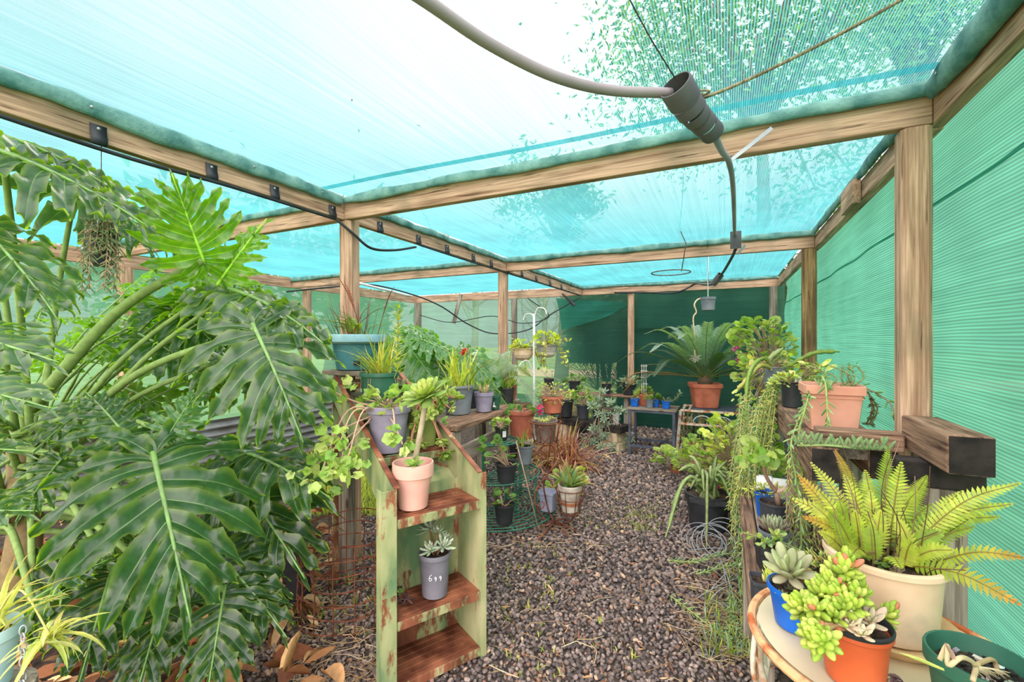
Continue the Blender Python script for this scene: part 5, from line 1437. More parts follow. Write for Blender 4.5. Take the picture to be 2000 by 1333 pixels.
tb = at(1079, 806, z=.62); root = thing('iron_plant_stand', 'thin dark iron stand raising the terracotta pot of yellow foliage', 'plant stand', (tb[0], tb[1], 0))
m = MB(); tube(m, [(.085 * math.cos(a), .085 * math.sin(a), .615) for a in np.linspace(0, 2 * PI, 24)], .005, k=5); tube(m, [(-.085, 0, .613), (.085, 0, .613)], .004, k=5); tube(m, [(0, -.085, .613), (0, .085, .613)], .004, k=5); m.build('ring', M['rust'], root)
for k in range(3):
    a = 2.1 * k + .3; m = MB(); tube(m, cat([(.085 * math.cos(a), .085 * math.sin(a), .612), (.05 * math.cos(a), .05 * math.sin(a), .3), (.13 * math.cos(a), .13 * math.sin(a), .006)], 7), .005, k=5); m.build('leg', M['rust'], root)
m = MB(); v = np.array(at(1062, 802, d=depth(tb))) - np.array((tb[0], tb[1], 0)); tube(m, [v + (.03 * math.cos(a) * (1 - a / 12), .0, .035 * math.sin(a) * (1 - a / 12)) for a in np.linspace(0, 5.2, 22)], .006, k=6); m.build('scroll', M['galv'], root)
root, R, z = ger_pot('terracotta pot of bushy yellow-green foliage raised on a stump', 1079, 806, .625, 44, 32, M['terra'], 87, 150, .20, .15, .035, YEL + GER, down=.25, name='potted_coleus', rimh=.16, T=OVAL)
root, R, z = ger_pot('black pot with drooping yellow sprays standing on the low shelf end', 1101, 818, .36, 32, 34, M['black'], 88, 60, .13, .14, .03, YEL, down=.5, name='potted_succulent', T=OVAL, base=(-1.94, 5.64, .335))
root, R, z = strap_pot('potted_palm', 'terracotta pot with an arching strappy plant by the grey back post', 1068, 742, 24, 26, M['terra_dark'], 40, .38, .016, STR + GERD, 89, el=(20, 85), base=(-2.45, 5.0, .62))
m = MB(); lathe(m, [(.12, 0), (.12, .61), (0, .615)], k=14); tag(m.build('timber_stump', M['grey_z'], None, (-2.45, 5.0, 0)), 'stump under the strappy terracotta pot by the grey back post', 'stump', kind='thing')
for (px, py, dd, sd, nm) in ((1012, 745, 5.1, 90, 'mound of yellow-green foliage filling the gap past the bench'), (1130, 770, 6.45, 91, 'pale bushy geranium near the far end of the low shelf')):
    p = at(px, py, d=dd); root, R, z = ger_pot(nm, px, py, 0, 40, 30, M['black'], sd, 150, .33, .42, .05, YEL + GER, base=(p[0], p[1], 0.0), down=.0, T=OVAL if sd == 90 else SCAL)

# white metal stand with two hanging bowls
wb_ = at(1043, 785, d=5.0); ws = thing('hanging_basket_stand', 'white metal pole stand with curled arms carrying two bowls', 'plant stand', (wb_[0], wb_[1], 0))
w0 = np.array((wb_[0], wb_[1], 0)); m = MB(); tube(m, [(0, 0, 0.01), (0, 0, 1.66)], .014, k=8); m.build('pole', M['white'], ws)
m = MB()
for a in (0, PI / 2): tube(m, [(.18 * math.cos(a), .18 * math.sin(a), .012), (-.18 * math.cos(a), -.18 * math.sin(a), .012)], .01, k=6)
m.build('base', M['white'], ws)
BW = []
for (px, py, dd, hk) in ((1068, 698, 4.9, 1.72), (1022, 704, 5.1, 1.66)):
    c = np.array(at(px, py, d=dd)); BW.append(c); v = (c - w0) * (1, 1, 0); m = MB()
    tube(m, cat([(0, 0, 1.62), v * .3 + (0, 0, hk), v * .8 + (0, 0, hk - .01), v * 1.0 + (0, 0, hk - .07), v * .95 + (0, 0, hk - .05)], 6), .008, k=6); m.build('arm', M['white'], ws)
m = MB(); v = np.array(at(1015, 690, d=4.95)) - w0; tube(m, cat([(0, 0, .95), (v[0] * .4, v[1] * .4, 1.12), (v[0] * .9, v[1] * .9, 1.1), (v[0] * 1.2, v[1] * 1.2, 1.0)], 6), .008, k=6); m.build('arm', M['white'], ws)
for k, (c, lab) in enumerate(zip(BW, ('two-tone grey hanging bowl of leggy geranium right of the white pole', 'stained cream hanging bowl of trailing geranium left of the white pole'))):
    root = thing('hanging_bowl', lab, 'hanging pot', tuple(c - np.array((0, 0, .0)))); R = .115; lo_, up_ = MB(), MB()
    lathe(lo_, [(.02, -.005), (.06, .0), (.095, .03), (.108, .065)], k=28); lathe(up_, [(.108, .065), (.111, .064), (.113, .125), (.122, .128), (.122, .138), (.106, .138), (.104, .11)], k=28)
    part(lo_, 'bowl', M['cream'] if k else M['stone'], root); part(up_, 'band', plastic('grey_stained_cement', (150, 146, 138), (112, 108, 102)) if k == 0 else M['cream'], root)
    s_ = MB(); disc(s_, .106, .118, k=28, rough=.006); part(s_, 'soil', M['soil'], root)
    m = MB()
    for q in range(3): tube(m, [(.115 * math.cos(q * 2.1), .115 * math.sin(q * 2.1), .13), (0, 0, .40)], .0014, k=4)
    tube(m, [(0, 0, .40), (0, 0, (1.65 if k == 0 else 1.59) - c[2])], .002, k=4); part(m, 'hanging_wire', M['wire'], root)
    lf = MB(); st = MB(); rg = np.random.RandomState(92 + k); bush(lf, st, .125, 60, .17, .15 if k == 0 else .1, IVY, .045, [lin(c_) for c_ in ((196, 206, 60), (170, 190, 60), (206, 214, 120))], rg)
    for q in range(8):
        a = rg.uniform(0, 6.28); trail(lf, st, [(0, 0, .125), (.12 * math.cos(a), .12 * math.sin(a), .15), (.2 * math.cos(a), .2 * math.sin(a), rg.uniform(-.1, .2)), (.26 * math.cos(a), .26 * math.sin(a), rg.uniform(-.16, .25))], IVY, .045, .05, YEL, rg, scol=BROWN, pair=False)
    part(st, 'stem', M['stem'], root); part(lf, 'foliage', M['leaf'], root)

# low black shelf on limestone blocks
def sh(t, off=0.0):
    a, b = np.array((-1.10, 5.40)), np.array((-2.05, 5.74)); p = a + (b - a) * t; n_ = nrm((.34, .95, 0))[:2]; return p + n_ * off
ang = math.atan2(.34, -.95)
m = MB(); p = sh(.5); M2 = Matrix.Rotation(ang, 3, 'Z'); box(m, (-.52, -.13, 0), (.52, .13, .08), M=np.array(M2))
tag(m.build('sleeper_shelf', M['char'], None, (p[0], p[1], .242), smooth=False, bevel=.006), 'low black sleeper shelf resting on limestone blocks', 'shelf', kind='thing')
for k, (t, off, z, hh) in enumerate(((.14, 0, 0, .118), (.14, 0, .12, .118), (.9, 0, 0, .238))):
    m = MB(); p = sh(t, off); q = .10 + (.03 if z == 0 and k < 1 else 0); box(m, (-q, -.12, 0), (q, .12, hh), M=np.array(M2))
    tag(m.build('stone_block', M['block'], None, (p[0], p[1], z + .001), smooth=False, bevel=.006), ('lower limestone block at the near end of the black shelf', 'upper limestone block at the near end of the black shelf', 'limestone block under the far end of the black shelf')[k], 'block', kind='thing')
SZ = .325
p = sh(.62); root, R, z = ger_pot('ribbed charcoal pot with a leggy geranium on the black shelf', 1145, 822, SZ, 26, 28, M['charcoal'], 95, 44, .14, .26, .05, GERD, base=(p[0], p[1], SZ), rimh=.1, flute=.01)
p = sh(.12, .0); root, R, z = potted('plant_pot', 'small white square pot half hidden by the silvery succulents', 'pot', 1216, 822, SZ, 14, 20, M['white'], sq=.4, base=(p[0], p[1], SZ))
p = sh(.30, -.03); root, R, z = potted('potted_ghost_plant', 'cascade of silvery rosettes hanging over the black shelf onto the gravel', 'potted plant', 1185, 822, SZ, 40, 24, M['black'], base=(p[0], p[1], SZ))
lf = MB(); st = MB(); rg = np.random.RandomState(97); ro = np.array(root.location)
for k in range(46):
    px, py = [(1172, 800), (1190, 785), (1208, 800), (1180, 825), (1200, 815), (1165, 845), (1185, 850), (1170, 868), (1195, 872), (1215, 872), (1150, 868), (1225, 862), (1205, 885), (1160, 785), (1176, 770)][k % 15]
    px += rg.uniform(-10, 10); py += rg.uniform(-10, 10)
    e = np.array(at(px, py, d=depth(ro) - rg.uniform(.08, .26))) ; e[2] = max(e[2], .03); e = e - ro
    s0 = np.array((rg.normal(0, .04), rg.normal(0, .04), z)); md = (s0 + e) / 2 + np.array((0, 0, .05)) + nrm(-ro * (1, 1, 0)) * .08
    tube(st, cat([s0, md, e], 5), .004, TWIG, k=4)
    lf = MB(); rosette(lf, e, nrm(nrm(CAMP - ro) * .8 + rg.normal(0, .35, 3) + (0, 0, .5)), rg.uniform(.05, .085), 16, lin((196, 210, 184)), lin((140, 168, 140)), rg, T=fleshy(.34, .08, .2, .15)); part(lf, 'rosette', M['succ'], root)
part(st, 'stem', M['stem'], root)

# plank shelf right at the back with black pots
m = MB(); box(m, (-.72, -.12, -.03), (.72, .12, 0)); bs = thing('plank_shelf', 'brown plank shelf along the back wall left of the pale post', 'shelf', (-1.90, 6.55, .56)); m.build('board', M['sleeper_x'], bs, smooth=False, bevel=.004)
for x in (-.6, .6):
    m = MB(); box(m, (x - .03, -.10, -.558), (x + .03, .10, -.032)); m.build('leg', M['grey_z'], bs, smooth=False)
def backpot(px, w, h, lab, seed, T=OVAL, cols_=BLUEG, R=.14, H=.14, n=60, size=.05, mat='black', down=.2):
    p = at(px, 700, u=6.55); return ger_pot(lab, px, 770, .562, w, h, M[mat], seed, n, R, H, size, cols_, base=(p[0], 6.55, .562), T=T, name='potted_succulent', rimh=.1, down=down)
backpot(1072, 20, 24, 'narrow black pot with bare looping stems on the back plank', 101, SCAL, GERD, .22, .24, 10, .05)
backpot(1122, 24, 22, 'black pot with grey bare stems hanging over its rim on the back plank', 102, SCAL, GERD, .18, .1, 40, .06)
backpot(1184, 20, 20, 'black pot of small greenery in the middle of the back plank', 103, OVAL, GERD, .10, .05, 40, .03)
backpot(1229, 30, 22, 'wide black pot of silvery leaves in front of the pale post', 104, OVAL, BLUEG, .18, .14, 90, .055)

# ------------------------------------------------------------------ steel table with small pots
TX0, TX1, TY0, TY1, TZ = -1.02, -.53, 5.28, 5.66, .565
tb = thing('steel_table', 'small table with dark steel legs and a pale worn top', 'table', ((TX0 + TX1) / 2, (TY0 + TY1) / 2, 0)); cx, cy = tb.location[0], tb.location[1]
m = MB(); box(m, (TX0 - cx - .03, TY0 - cy - .02, TZ - .022), (TX1 - cx + .03, TY1 - cy + .02, TZ)); m.build('table_top', M['grey_x'], tb, smooth=False, bevel=.004)
for x in (TX0, TX1):
    for y in (TY0, TY1):
        m = MB(); box(m, (x - cx - .014, y - cy - .014, 0), (x - cx + .014, y - cy + .014, TZ - .023)); m.build('leg', M['steel'], tb, smooth=False)
for (a, b) in (((TX0, TY0), (TX1, TY0)), ((TX0, TY1), (TX1, TY1)), ((TX0, TY0), (TX0, TY1)), ((TX1, TY0), (TX1, TY1))):
    for z in (.12, TZ - .036):
        m = MB(); bar(m, (a[0] - cx, a[1] - cy, z), (b[0] - cx, b[1] - cy, z), .02, .024); m.build('rail', M['steel'] if z > .2 or a[1] == b[1] else M['rust'], tb, smooth=False)
def tpot(px, y, w, h, mat, lab, seed, sq=.45, **k):
    p = at(px, 780, u=y); return potted('potted_succulent', lab, 'potted plant', px, 790, TZ, w, h, mat, base=(p[0], y, TZ + .001), sq=sq, taper=.8, rimh=.1)
for (px, y, w, h, mt, lab, sd, T, cs, sz) in ((1240, 5.40, 17, 15, 'blue', 'blue square pot at the left end of the steel table', 111, OVAL, SPRING, .03), (1269, 5.36, 16, 17, 'grey', 'grey pot between the blue ones on the steel table', 112, SCAL, GER, .05),
                                       (1281, 5.46, 14, 15, 'blue', 'blue pot half hidden behind the grey pot on the steel table', 113, SCAL, GERD, .055), (1301, 5.38, 17, 15, 'blue', 'blue pot with a pale leaning succulent at the right end of the steel table', 114, OVAL, BLUEG, .03)):
    root, R, z = tpot(px, y, w, h, M[mt], lab, sd, .35 if mt == 'blue' else 0); lf = MB(); st = MB(); rg = np.random.RandomState(sd)
    bush(lf, st, z, 16, .05, .05, T, sz, cs, rg)
    if sd == 114: trail(lf, st, [(0, 0, z), (.08, 0, z + .02), (.13, 0, z + .07), (.15, -.01, z + .12)], OVAL, .045, .02, BLUEG, rg, sr=.005)
    part(st, 'stem', M['stem'], root); part(lf, 'foliage', M['leaf'], root)
p = at(1258, 780, u=5.57); root, R, z = potted('potted_geranium', 'shallow terracotta bowl with a white trellis at the back of the steel table', 'potted plant', 1262, 786, TZ, 38, 22, M['terra'], base=(p[0], 5.56, TZ + .001), taper=.7)
lf = MB(); st = MB(); rg = np.random.RandomState(116); bush(lf, st, z, 34, .12, .10, SCAL, .055, GER, rg); part(st, 'stem', M['stem'], root); part(lf, 'foliage', M['leaf'], root)
m = MB()
for x in (-.025, .0, .025): box(m, (x - .003, -.003, z - .02), (x + .003, .003, z + .38))
for zz in (.14, .22, .30, .36): box(m, (-.042, -.005, z + zz - .003), (.042, -.003, z + zz + .003))
part(m, 'trellis', M['white'], root, smooth=False); root.rotation_euler = (0, 0, .3)

# ------------------------------------------------------------------ slatted stand and cycad
CX0, CX1, CY0, CY1 = -.47, .30, 5.42, 5.86
cs_ = thing('shelf_stand', 'worn white metal shelf stand with open shelves under the cycad', 'shelf', ((CX0 + CX1) / 2, (CY0 + CY1) / 2, 0)); cx, cy = cs_.location[0], cs_.location[1]
for x in (CX0, CX1):
    for y in (CY0, CY1):
        m = MB(); bar(m, (x - cx - (.04 if x == CX0 else -.04) * (1 if y == CY0 else 0), y - cy - (.05 if y == CY0 else 0), 0), (x - cx, y - cy, .55), .022, .022); m.build('leg', M['rustwhite'], cs_, smooth=False)
for (z, grow) in ((.552, .0), (.40, .015), (.10, .03)):
    m = MB(); x0, x1, y0, y1 = CX0 - cx - grow, CX1 - cx + grow, CY0 - cy - grow, CY1 - cy
    box(m, (x0, y0, z - .012), (x1, y0 + .02, z + .012)); box(m, (x0, y1 - .02, z - .012), (x1, y1, z + .012))
    for k in range(12): xx = x0 + (x1 - x0) * (k + .2) / 12; box(m, (xx, y0 + .02, z - .004), (xx + .022, y1 - .02, z + .006))
    m.build('shelf_rack', M['rustwhite'], cs_, smooth=False)
m = MB(); x0 = CX0 - cx
for k in range(3):
    c0 = -.15 + .2 * k; tube(m, [(c0 + .1 * math.cos(a), CY0 - cy - .012, .42 + .085 * math.sin(a)) for a in np.linspace(0, PI, 14)], .005, k=5)
m.build('scroll_trim', M['white'], cs_)
m = MB(); box(m, (-.30, -.2, -.0), (.36, .2, .01))
tag(m.build('wire_mesh_tray', M['steel'], None, (cx + .03, cy, .568), smooth=False), 'dark mesh tray lying on the shelf stand under the cycad pot', 'tray', kind='thing')
p = at(1375, 790, u=5.64); ZC = .580
root, R, z = potted('potted_cycad', 'large cycad with dark feathery fronds in a square terracotta pot', 'potted plant', 1375, 795, ZC, 60, 46, M['terra'], base=(p[0] + .01, 5.63, ZC), sq=.5, taper=.76, rimh=.16, rim=.05, rot=.25, k=40)
m = MB(); lathe(m, [(.07, z - .01), (.085, z + .05), (.07, z + .10), (.03, z + .13)], lin((92, 76, 58)), k=16); part(m, 'trunk', M['stem'], root)
rg = np.random.RandomState(121); RR = .75
for k in range(38):
    a = k * 2.39996 + rg.uniform(-.15, .15); t = k / 37
    if t > .9: a = (.1, 3.0, .45, 2.7)[k - 34] + .25
    e = math.radians(84 - 82 * t); L = rg.uniform(.72, .92) * (.9 + .15 * math.sin(t * 3))
    rd = np.array((math.cos(a - .25), math.sin(a - .25), 0)); p0_ = np.array((0, 0, z + .1)) + rd * .03; d0 = rd * math.cos(e) + np.array((0, 0, math.sin(e)))
    p1_ = p0_ + d0 * L * .5; p2_ = p0_ + d0 * L * .8 + rd * .10 + np.array((0, 0, -.05)); p3_ = p0_ + d0 * L * .95 + rd * .22 + np.array((0, 0, -.16 - .12 * t))
    if t > .9: col_ = lin((190, 130, 70))
    elif t > .55: col_ = lin((52, 84, 52))
    else: col_ = lin((112, 146, 124))
    # lie clear of the pot
    m = MB(); pinnate(m, cat([p0_, p1_, p2_, p3_], 6), 50, .115, .011, col_, rg, tipc=None if t > .55 else lin((150, 174, 156)), vee=.25, cR=lin((120, 130, 70)), r=.005, start=.2, ang=62)
    fr = m.build('frond', M['leaf'], root)
    if t > .9: fr['label'] = 'dry orange-brown frond'

for (px, py, zz, lab, sd, mat, kind_) in ((1335, 850, .11, 'spider plant in a terracotta dish on the bottom shelf of the white stand', 123, 'terra_dark', 'strap'), ):
    root, R, z = strap_pot('potted_spider_plant', lab, px, py, 38, 14, M[mat], 30, .34, .018, GERD + DARK, sd, el=(30, 85), base=(CX0 + .12, 5.60, .117), z=.11)
root, R, z = potted('potted_succulent', 'small teal tub of drooping donkey-tail on the middle shelf of the white stand', 'potted plant', 1337, 815, .41, 18, 14, M['teal'], base=(CX0 + .15, 5.56, .416))
lf = MB(); st = MB(); rg = np.random.RandomState(124)
for k in range(9): a = rg.uniform(-3.6, .4); trail(lf, st, [(0, 0, z), (.07 * math.cos(a), .07 * math.sin(a), z + .02), (.09 * math.cos(a), .09 * math.sin(a), z - .05), (.09 * math.cos(a), .09 * math.sin(a), z - rg.uniform(.1, .2))], FL, .022, .011, [lin((196, 178, 110)), lin((170, 164, 96))], rg)
part(lf, 'foliage', M['succ'], root); part(st, 'stem', M['stem'], root)
root = thing('dried_succulent', 'tiny pinkish dry rosettes on the mesh tray beside the cycad pot', 'dry plant', (.14, 5.52, .58)); lf = MB(); rg = np.random.RandomState(125)
for k in range(7): lf = MB(); rosette(lf, (rg.normal(0, .05), rg.normal(0, .03), .02 + .03 * rg.rand()), (0, -.3, 1), .03, 10, lin((190, 140, 124)), lin((140, 96, 88)), rg); part(lf, 'rosette', M['succ'], root)
# ------------------------------------------------------------------ right-hand benches of railway sleepers
UZ = .97
ub = thing('sleeper_bench', 'upper bench of weathered railway sleepers along the right wall', 'bench', (.43, 3.4, 0))
def ul(x, y, z): return (x - .43, y - 3.4, z)
for (x0, x1, mt, nm) in ((.275, .365, 'sleeper_y', 'front_rail'), (.47, .55, 'sleeper_y', 'back_rail')):
    m = MB(); box(m, ul(x0, 1.90 if nm == 'front_rail' else 2.02, UZ - .125), ul(x1, 5.2, UZ)); m.build(nm, M[mt], ub, smooth=False, bevel=.006)
    m = MB(); box(m, ul(x0 + .004, 1.893 if nm == 'front_rail' else 2.013, UZ - .12), ul(x1 - .004, 1.9 if nm == 'front_rail' else 2.02, UZ - .006)); m.build('charred_end', M['char'], ub, smooth=False)
m = MB()
box(m, ul(.365, 2.03, UZ - .06), ul(.47, 5.2, UZ - .004)); m.build('infill_board', M['grey_y'], ub, smooth=False)
for y in (2.42, 3.9, 5.1):
    for x in (.28, .47):
        m = MB(); box(m, ul(x, y, 0), ul(x + .075, y + .08, UZ - .127)); m.build('leg', M['grey_z'], ub, smooth=False, bevel=.005)
m = MB(); box(m, (-.135, -.04, 0), (.112, .04, .062)); o = m.build('timber_plank', M['sleeper_x'], None, (.430, 1.945, UZ + .002), smooth=False, bevel=.006); tag(o, 'weathered plank laid across the near end of the upper sleeper bench', 'plank', kind='thing')
m = MB(); box(m, (-.05, -.2, 0), (.05, .155, .11)); o = m.build('sleeper_block', M['sleeper_y'], None, (.60, 1.82, UZ + .012), smooth=False, bevel=.006); tag(o, 'thick sleeper offcut with a black end jutting out by the right wall', 'sleeper', kind='thing')
m = MB(); box(m, (-.046, -.004, .004), (.046, 0, .106)); e = m.build('charred_end', M['char'], o, smooth=False); e.location = (0, -.2, 0)
m = MB(); box(m, (-.10, -.045, 0), (.10, .045, .075)); o = m.build('sleeper_block', M['char'], None, (.585, 1.80, UZ - .066), smooth=False, bevel=.006); tag(o, 'charred cross block under the sleeper offcut by the right wall', 'sleeper', kind='thing')
m = MB(); box(m, (-.045, -.04, 0), (.045, .04, UZ - .068)); o = m.build('timber_post', M['grey_z'], None, (.60, 1.80, 0), smooth=False, bevel=.004); tag(o, 'short timber stub carrying the charred block by the right wall', 'post', kind='thing')

LZ = .50
lb = thing('low_bench', 'low timber bench along the path holding small pots behind the round table', 'bench', (.25, 2.2, 0))
def ll(x, y, z): return (x - .25, y - 2.2, z)
m = MB(); box(m, ll(.068, 1.43, LZ - .075), ll(.126, 3.3, LZ)); m.build('front_rail', M['sleeper_y'], lb, smooth=False, bevel=.008)
m = MB(); box(m, ll(.13, 1.45, LZ - .06), ll(.27, 3.28, LZ - .003)); m.build('board', M['grey_y'], lb, smooth=False, bevel=.004)
m = MB(); box(m, ll(.36, 1.5, LZ - .06), ll(.45, 3.28, LZ - .005)); m.build('board', M['sleeper_y'], lb, smooth=False, bevel=.004)
for y in (1.45, 2.2, 3.2):
    for x in (.07, .38):
        if x > .3 and y < 1.5: continue
        m = MB(); box(m, ll(x, y, 0), ll(x + .055, y + .08, LZ - .077 if x < .3 else LZ - .062)); m.build('leg', M['grey_z'], lb, smooth=False)

# ------------------------------------------------------------------ upper bench pots
root, R, z = potted('square_planter', 'peach square planter with trailing succulents at the near end of the upper bench', 'potted plant', 1645, 840, UZ, 118, 88, M['peach'], base=(.405, 2.30, UZ + .002), sq=.75, taper=.80, rimh=.2, rim=.04, k=48, soil=.9)
H_ = z / .9
m = MB(); lathe(m, [(R * .975, H_ * .74), (R * .985, H_ * .735), (R * .985, H_ * .76), (R * .975, H_ * .755)], k=48, sq=.75); part(m, 'moulding', M['peach'], root)
lf = MB(); st = MB(); rg = np.random.RandomState(131); ro = np.array(root.location)
PCK = fleshy(.24, .14, .1, .15)
def tolocal(px, py, d): return np.array(at(px, py, d=d)) - ro
for pts in (((1600, 762, 1.86), (1603, 735, 1.83), (1612, 750, 1.74), (1616, 800, 1.70), (1618, 850, 1.70)), ((1585, 760, 1.9), (1575, 790, 1.75), (1560, 850, 1.75), (1570, 868, 1.70), (1625, 860, 1.66)), ((1590, 765, 1.9), (1556, 830, 1.85), (1545, 880, 1.8), (1560, 960, 1.8), (1565, 1060, 1.8), (1560, 1120, 1.8))):
    trail(lf, st, [tolocal(*p) for p in pts], PCK, .038, .028, SPRING, rg, scol=lin((170, 184, 110)), sr=.004)
for q in range(6): put(lf, *PCK, vary(rg, SPRING[1], .1), tolocal(1615, 765, 1.80), frame(nrm((rg.normal(0, .5), rg.normal(0, .5), 1)), (0, -1, .2)), .05)
for q in range(7):
    b0 = np.array((rg.uniform(-.05, .10), rg.uniform(-.05, .06), z)); trail(lf, st, [b0, b0 + (rg.normal(0, .03), rg.normal(0, .02), .05), b0 + (rg.normal(0, .05), 0, .10)], NARROW, .03, .008, SPRING + GERD, rg, ang=60)
trail(lf, st, [tolocal(1680, 755, 1.95), tolocal(1715, 770, 1.9), tolocal(1740, 790, 1.85), tolocal(1745, 815, 1.82)], PCK, .045, .05, SPRING, rg, scol=TWIG)
for q in range(9): trail(lf, st, [tolocal(1695, 765, 1.95), tolocal(1705 + rg.uniform(-5, 12), 800, 1.92), tolocal(1695 + rg.uniform(-5, 10), 830, 1.94)], OVAL, .02, .03, [lin((110, 120, 84)), lin((140, 150, 100))], rg, scol=BROWN, sr=.002)
part(st, 'stem', M['stem'], root); part(lf, 'foliage', M['succ'], root)
# fallen fleshy shoots growing along the plank
cp = at(1680, 868, z=UZ + .07); root = thing('trailing_succulent', 'row of upright fleshy leaf pairs sprouting behind the cross plank', 'plant', (cp[0] - .02, cp[1] + .05, UZ + .003)); ro = np.array(root.location)
lf = MB(); st = MB(); P = [(-.13, .03, .03), (-.05, .0, .045), (.03, .02, .04), (.10, .03, .045)]; tube(st, cat(P, 6), .004, lin((150, 170, 110)), k=5)
for q in range(14):
    t = q / 13; x = -.13 + .23 * t
    for sg in (-1, 1): put(lf, *PCK, vary(rg, lin((146, 172, 122)), .12), (x, .012, .04), frame(nrm((sg * .45 + rg.normal(0, .1), -.25, 1)), (0, -1, .3)), rg.uniform(.035, .055))
part(st, 'stem', M['stem'], root); part(lf, 'foliage', M['succ'], root)

SED = [lin(c) for c in ((196, 206, 104), (170, 190, 96), (206, 196, 120), (150, 178, 100))]
root, R, z = potted('potted_succulent', 'black pot of mixed sedum with long strands hanging over the upper bench', 'potted plant', 1546, 795, UZ, 50, 50, M['black'], base=(.345, 2.97, UZ + .002), rimh=.06, taper=.84)
lf = MB(); st = MB(); rg = np.random.RandomState(133); ro = np.array(root.location)
bush(lf, st, z, 90, .10, .06, FL, .03, SED, rg, stems=False); bush(lf, st, z, 46, .12, .13, OVAL, .055, YEL, rg, lean=(.10, .02, .0))
for k in range(16):
    x0 = rg.uniform(1500, 1530); x1 = rg.uniform(1425, 1500); y1 = rg.uniform(880, 1130)
    trail(lf, st, [(-.03, -.02, z), tolocal(x0, 745, 2.85), tolocal((x0 + x1) / 2 + 8, 820 + rg.uniform(-20, 20), 2.6), tolocal(x1, y1, 2.45 + rg.uniform(-.15, .15))], fleshy(.3, .18, .3), .026, .022, SED + SPRING, rg, scol=lin((190, 186, 110)), sr=.0035)
part(st, 'stem', M['stem'], root); part(lf, 'foliage', M['succ'], root)
m = MB(); tgp = np.array((.02, -.05, z)); box(m, tgp - (.016, .001, .0), tgp + (.016, .001, .05)); part(m, 'plant_tag', M['white'], root, smooth=False)
root, R, z = potted('potted_epiphyllum', 'grey pot with a long flat cactus stem reaching toward the wall', 'potted plant', 1510, 765, UZ, 46, 50, M['grey'], base=(.325, 3.78, UZ + .002), rimh=.06, taper=.84)
lf = MB(); rg = np.random.RandomState(135); ro = np.array(root.location)
def strapcurve(mb, pts, w, c):
    P = cat(pts, 7); T = np.gradient(P, axis=0); V = []; n = len(P)
    for i in range(n):
        t = nrm(T[i]); s = np.cross(t, CAMP - (P[i] + ro)); s = nrm(s); ww = w * (1 + .18 * math.sin(i * 2.1)) * (1 if i < n - 2 else .4); b = np.cross(s, t)
        V += [P[i] - s * ww / 2, P[i] + b * ww * .14, P[i] + s * ww / 2, P[i] - b * ww * .14]
    F = [(i * 4 + j, i * 4 + (j + 1) % 4, (i + 1) * 4 + (j + 1) % 4, (i + 1) * 4 + j) for i in range(n - 1) for j in range(4)]
    mb.add(V, F, c)
strapcurve(lf, [(0, 0, z), tolocal(1545, 712, 3.2), tolocal(1590, 690, 3.1), tolocal(1640, 687, 3.05)], .03, lin((150, 170, 84)))
strapcurve(lf, [(0, 0, z), tolocal(1490, 700, 3.2), tolocal(1462, 735, 3.0), tolocal(1456, 830, 2.9)], .026, lin((150, 176, 84)))
strapcurve(lf, [(0, 0, z), tolocal(1485, 715, 3.1), tolocal(1452, 750, 3.0), tolocal(1440, 760, 2.95)], .03, lin((196, 186, 100)))
strapcurve(lf, [(0, 0, z), tolocal(1505, 700, 3.2), tolocal(1530, 680, 3.2)], .035, lin((176, 186, 126)))
part(lf, 'flat_stem', M['succ'], root); lf = MB(); st = MB(); bush(lf, st, z, 60, .12, .06, OVAL, .03, [lin((196, 176, 130)), lin((176, 180, 110))], rg); part(lf, 'foliage', M['leaf'], root); part(st, 'stem', M['stem'], root)

def big_ger(label, px, py, d, w, h, mat, seed, n, R, H, size, zb, lean=(0, 0, 0), cols_=GER, flowers=0, down=.1, xy=None):
    p = at(px, py, d=d); b = (p[0], p[1], zb) if xy is None else (*xy, zb)
    root, R_, z = ger_pot(label, px, py, 0, w, h, M[mat], seed, n, R, H, size, cols_, base=b, lean=lean, down=down)
    if flowers:
        rg = np.random.RandomState(seed + 500)
        for k in range(flowers):
            m = MB(); a = rg.uniform(2.6, 5.6); c = np.array((R * .9 * math.cos(a), R * .9 * math.sin(a), z + H * rg.uniform(.1, .7)))
            for q in range(18): put(m, OVAL[0], OVAL[1], vary(rg, lin((226, 96, 170)), .15), c + rg.normal(0, .012, 3), frame(rg.normal(0, 1, 3), rg.normal(0, 1, 3)), .028)
            part(m, 'flower', M['petal'], root)
    return root


big_ger('tall bushy geranium rising above the far end of the upper bench', 1500, 690, 4.2, 44, 36, 'grey', 141, 230, .30, .42, .066, UZ + .002, lean=(-.08, -.1, 0), flowers=2, down=.3, xy=(.35, 4.45))
big_ger('lavender-flowered geranium drooping off the upper bench beside the grey pot', 1478, 740, 3.9, 34, 36, 'grey', 142, 150, .26, .16, .058, UZ + .002, cols_=GER + YEL, flowers=2, down=1.6, xy=(.315, 4.02))
big_ger('wide geranium with yellow-green leaves on the ground below the upper bench', 1450, 900, 3.9, 50, 40, 'black', 143, 360, .36, .62, .06, 0.0, cols_=GER + YEL, flowers=2, down=0, xy=(.08, 3.86))
big_ger('geranium with pink blooms growing in front of the white shelf stand', 1395, 880, 4.4, 46, 36, 'terra_dark', 144, 220, .32, .28, .06, 0.0, flowers=3, down=0, xy=(-.15, 4.5))
big_ger('ground geranium against the lower bench beyond the white pipe', 1475, 900, 3.2, 40, 34, 'black', 145, 170, .24, .48, .052, 0.0, cols_=YEL + GER, down=0, xy=(.20, 3.50), lean=(.02, .05, 0))
big_ger('low round-leaved geranium spreading onto the gravel in front of the steel legs', 1330, 890, 4.7, 26, 16, 'terra_dark', 146, 50, .26, .18, .075, 0.0, down=0, xy=(-.45, 4.75))
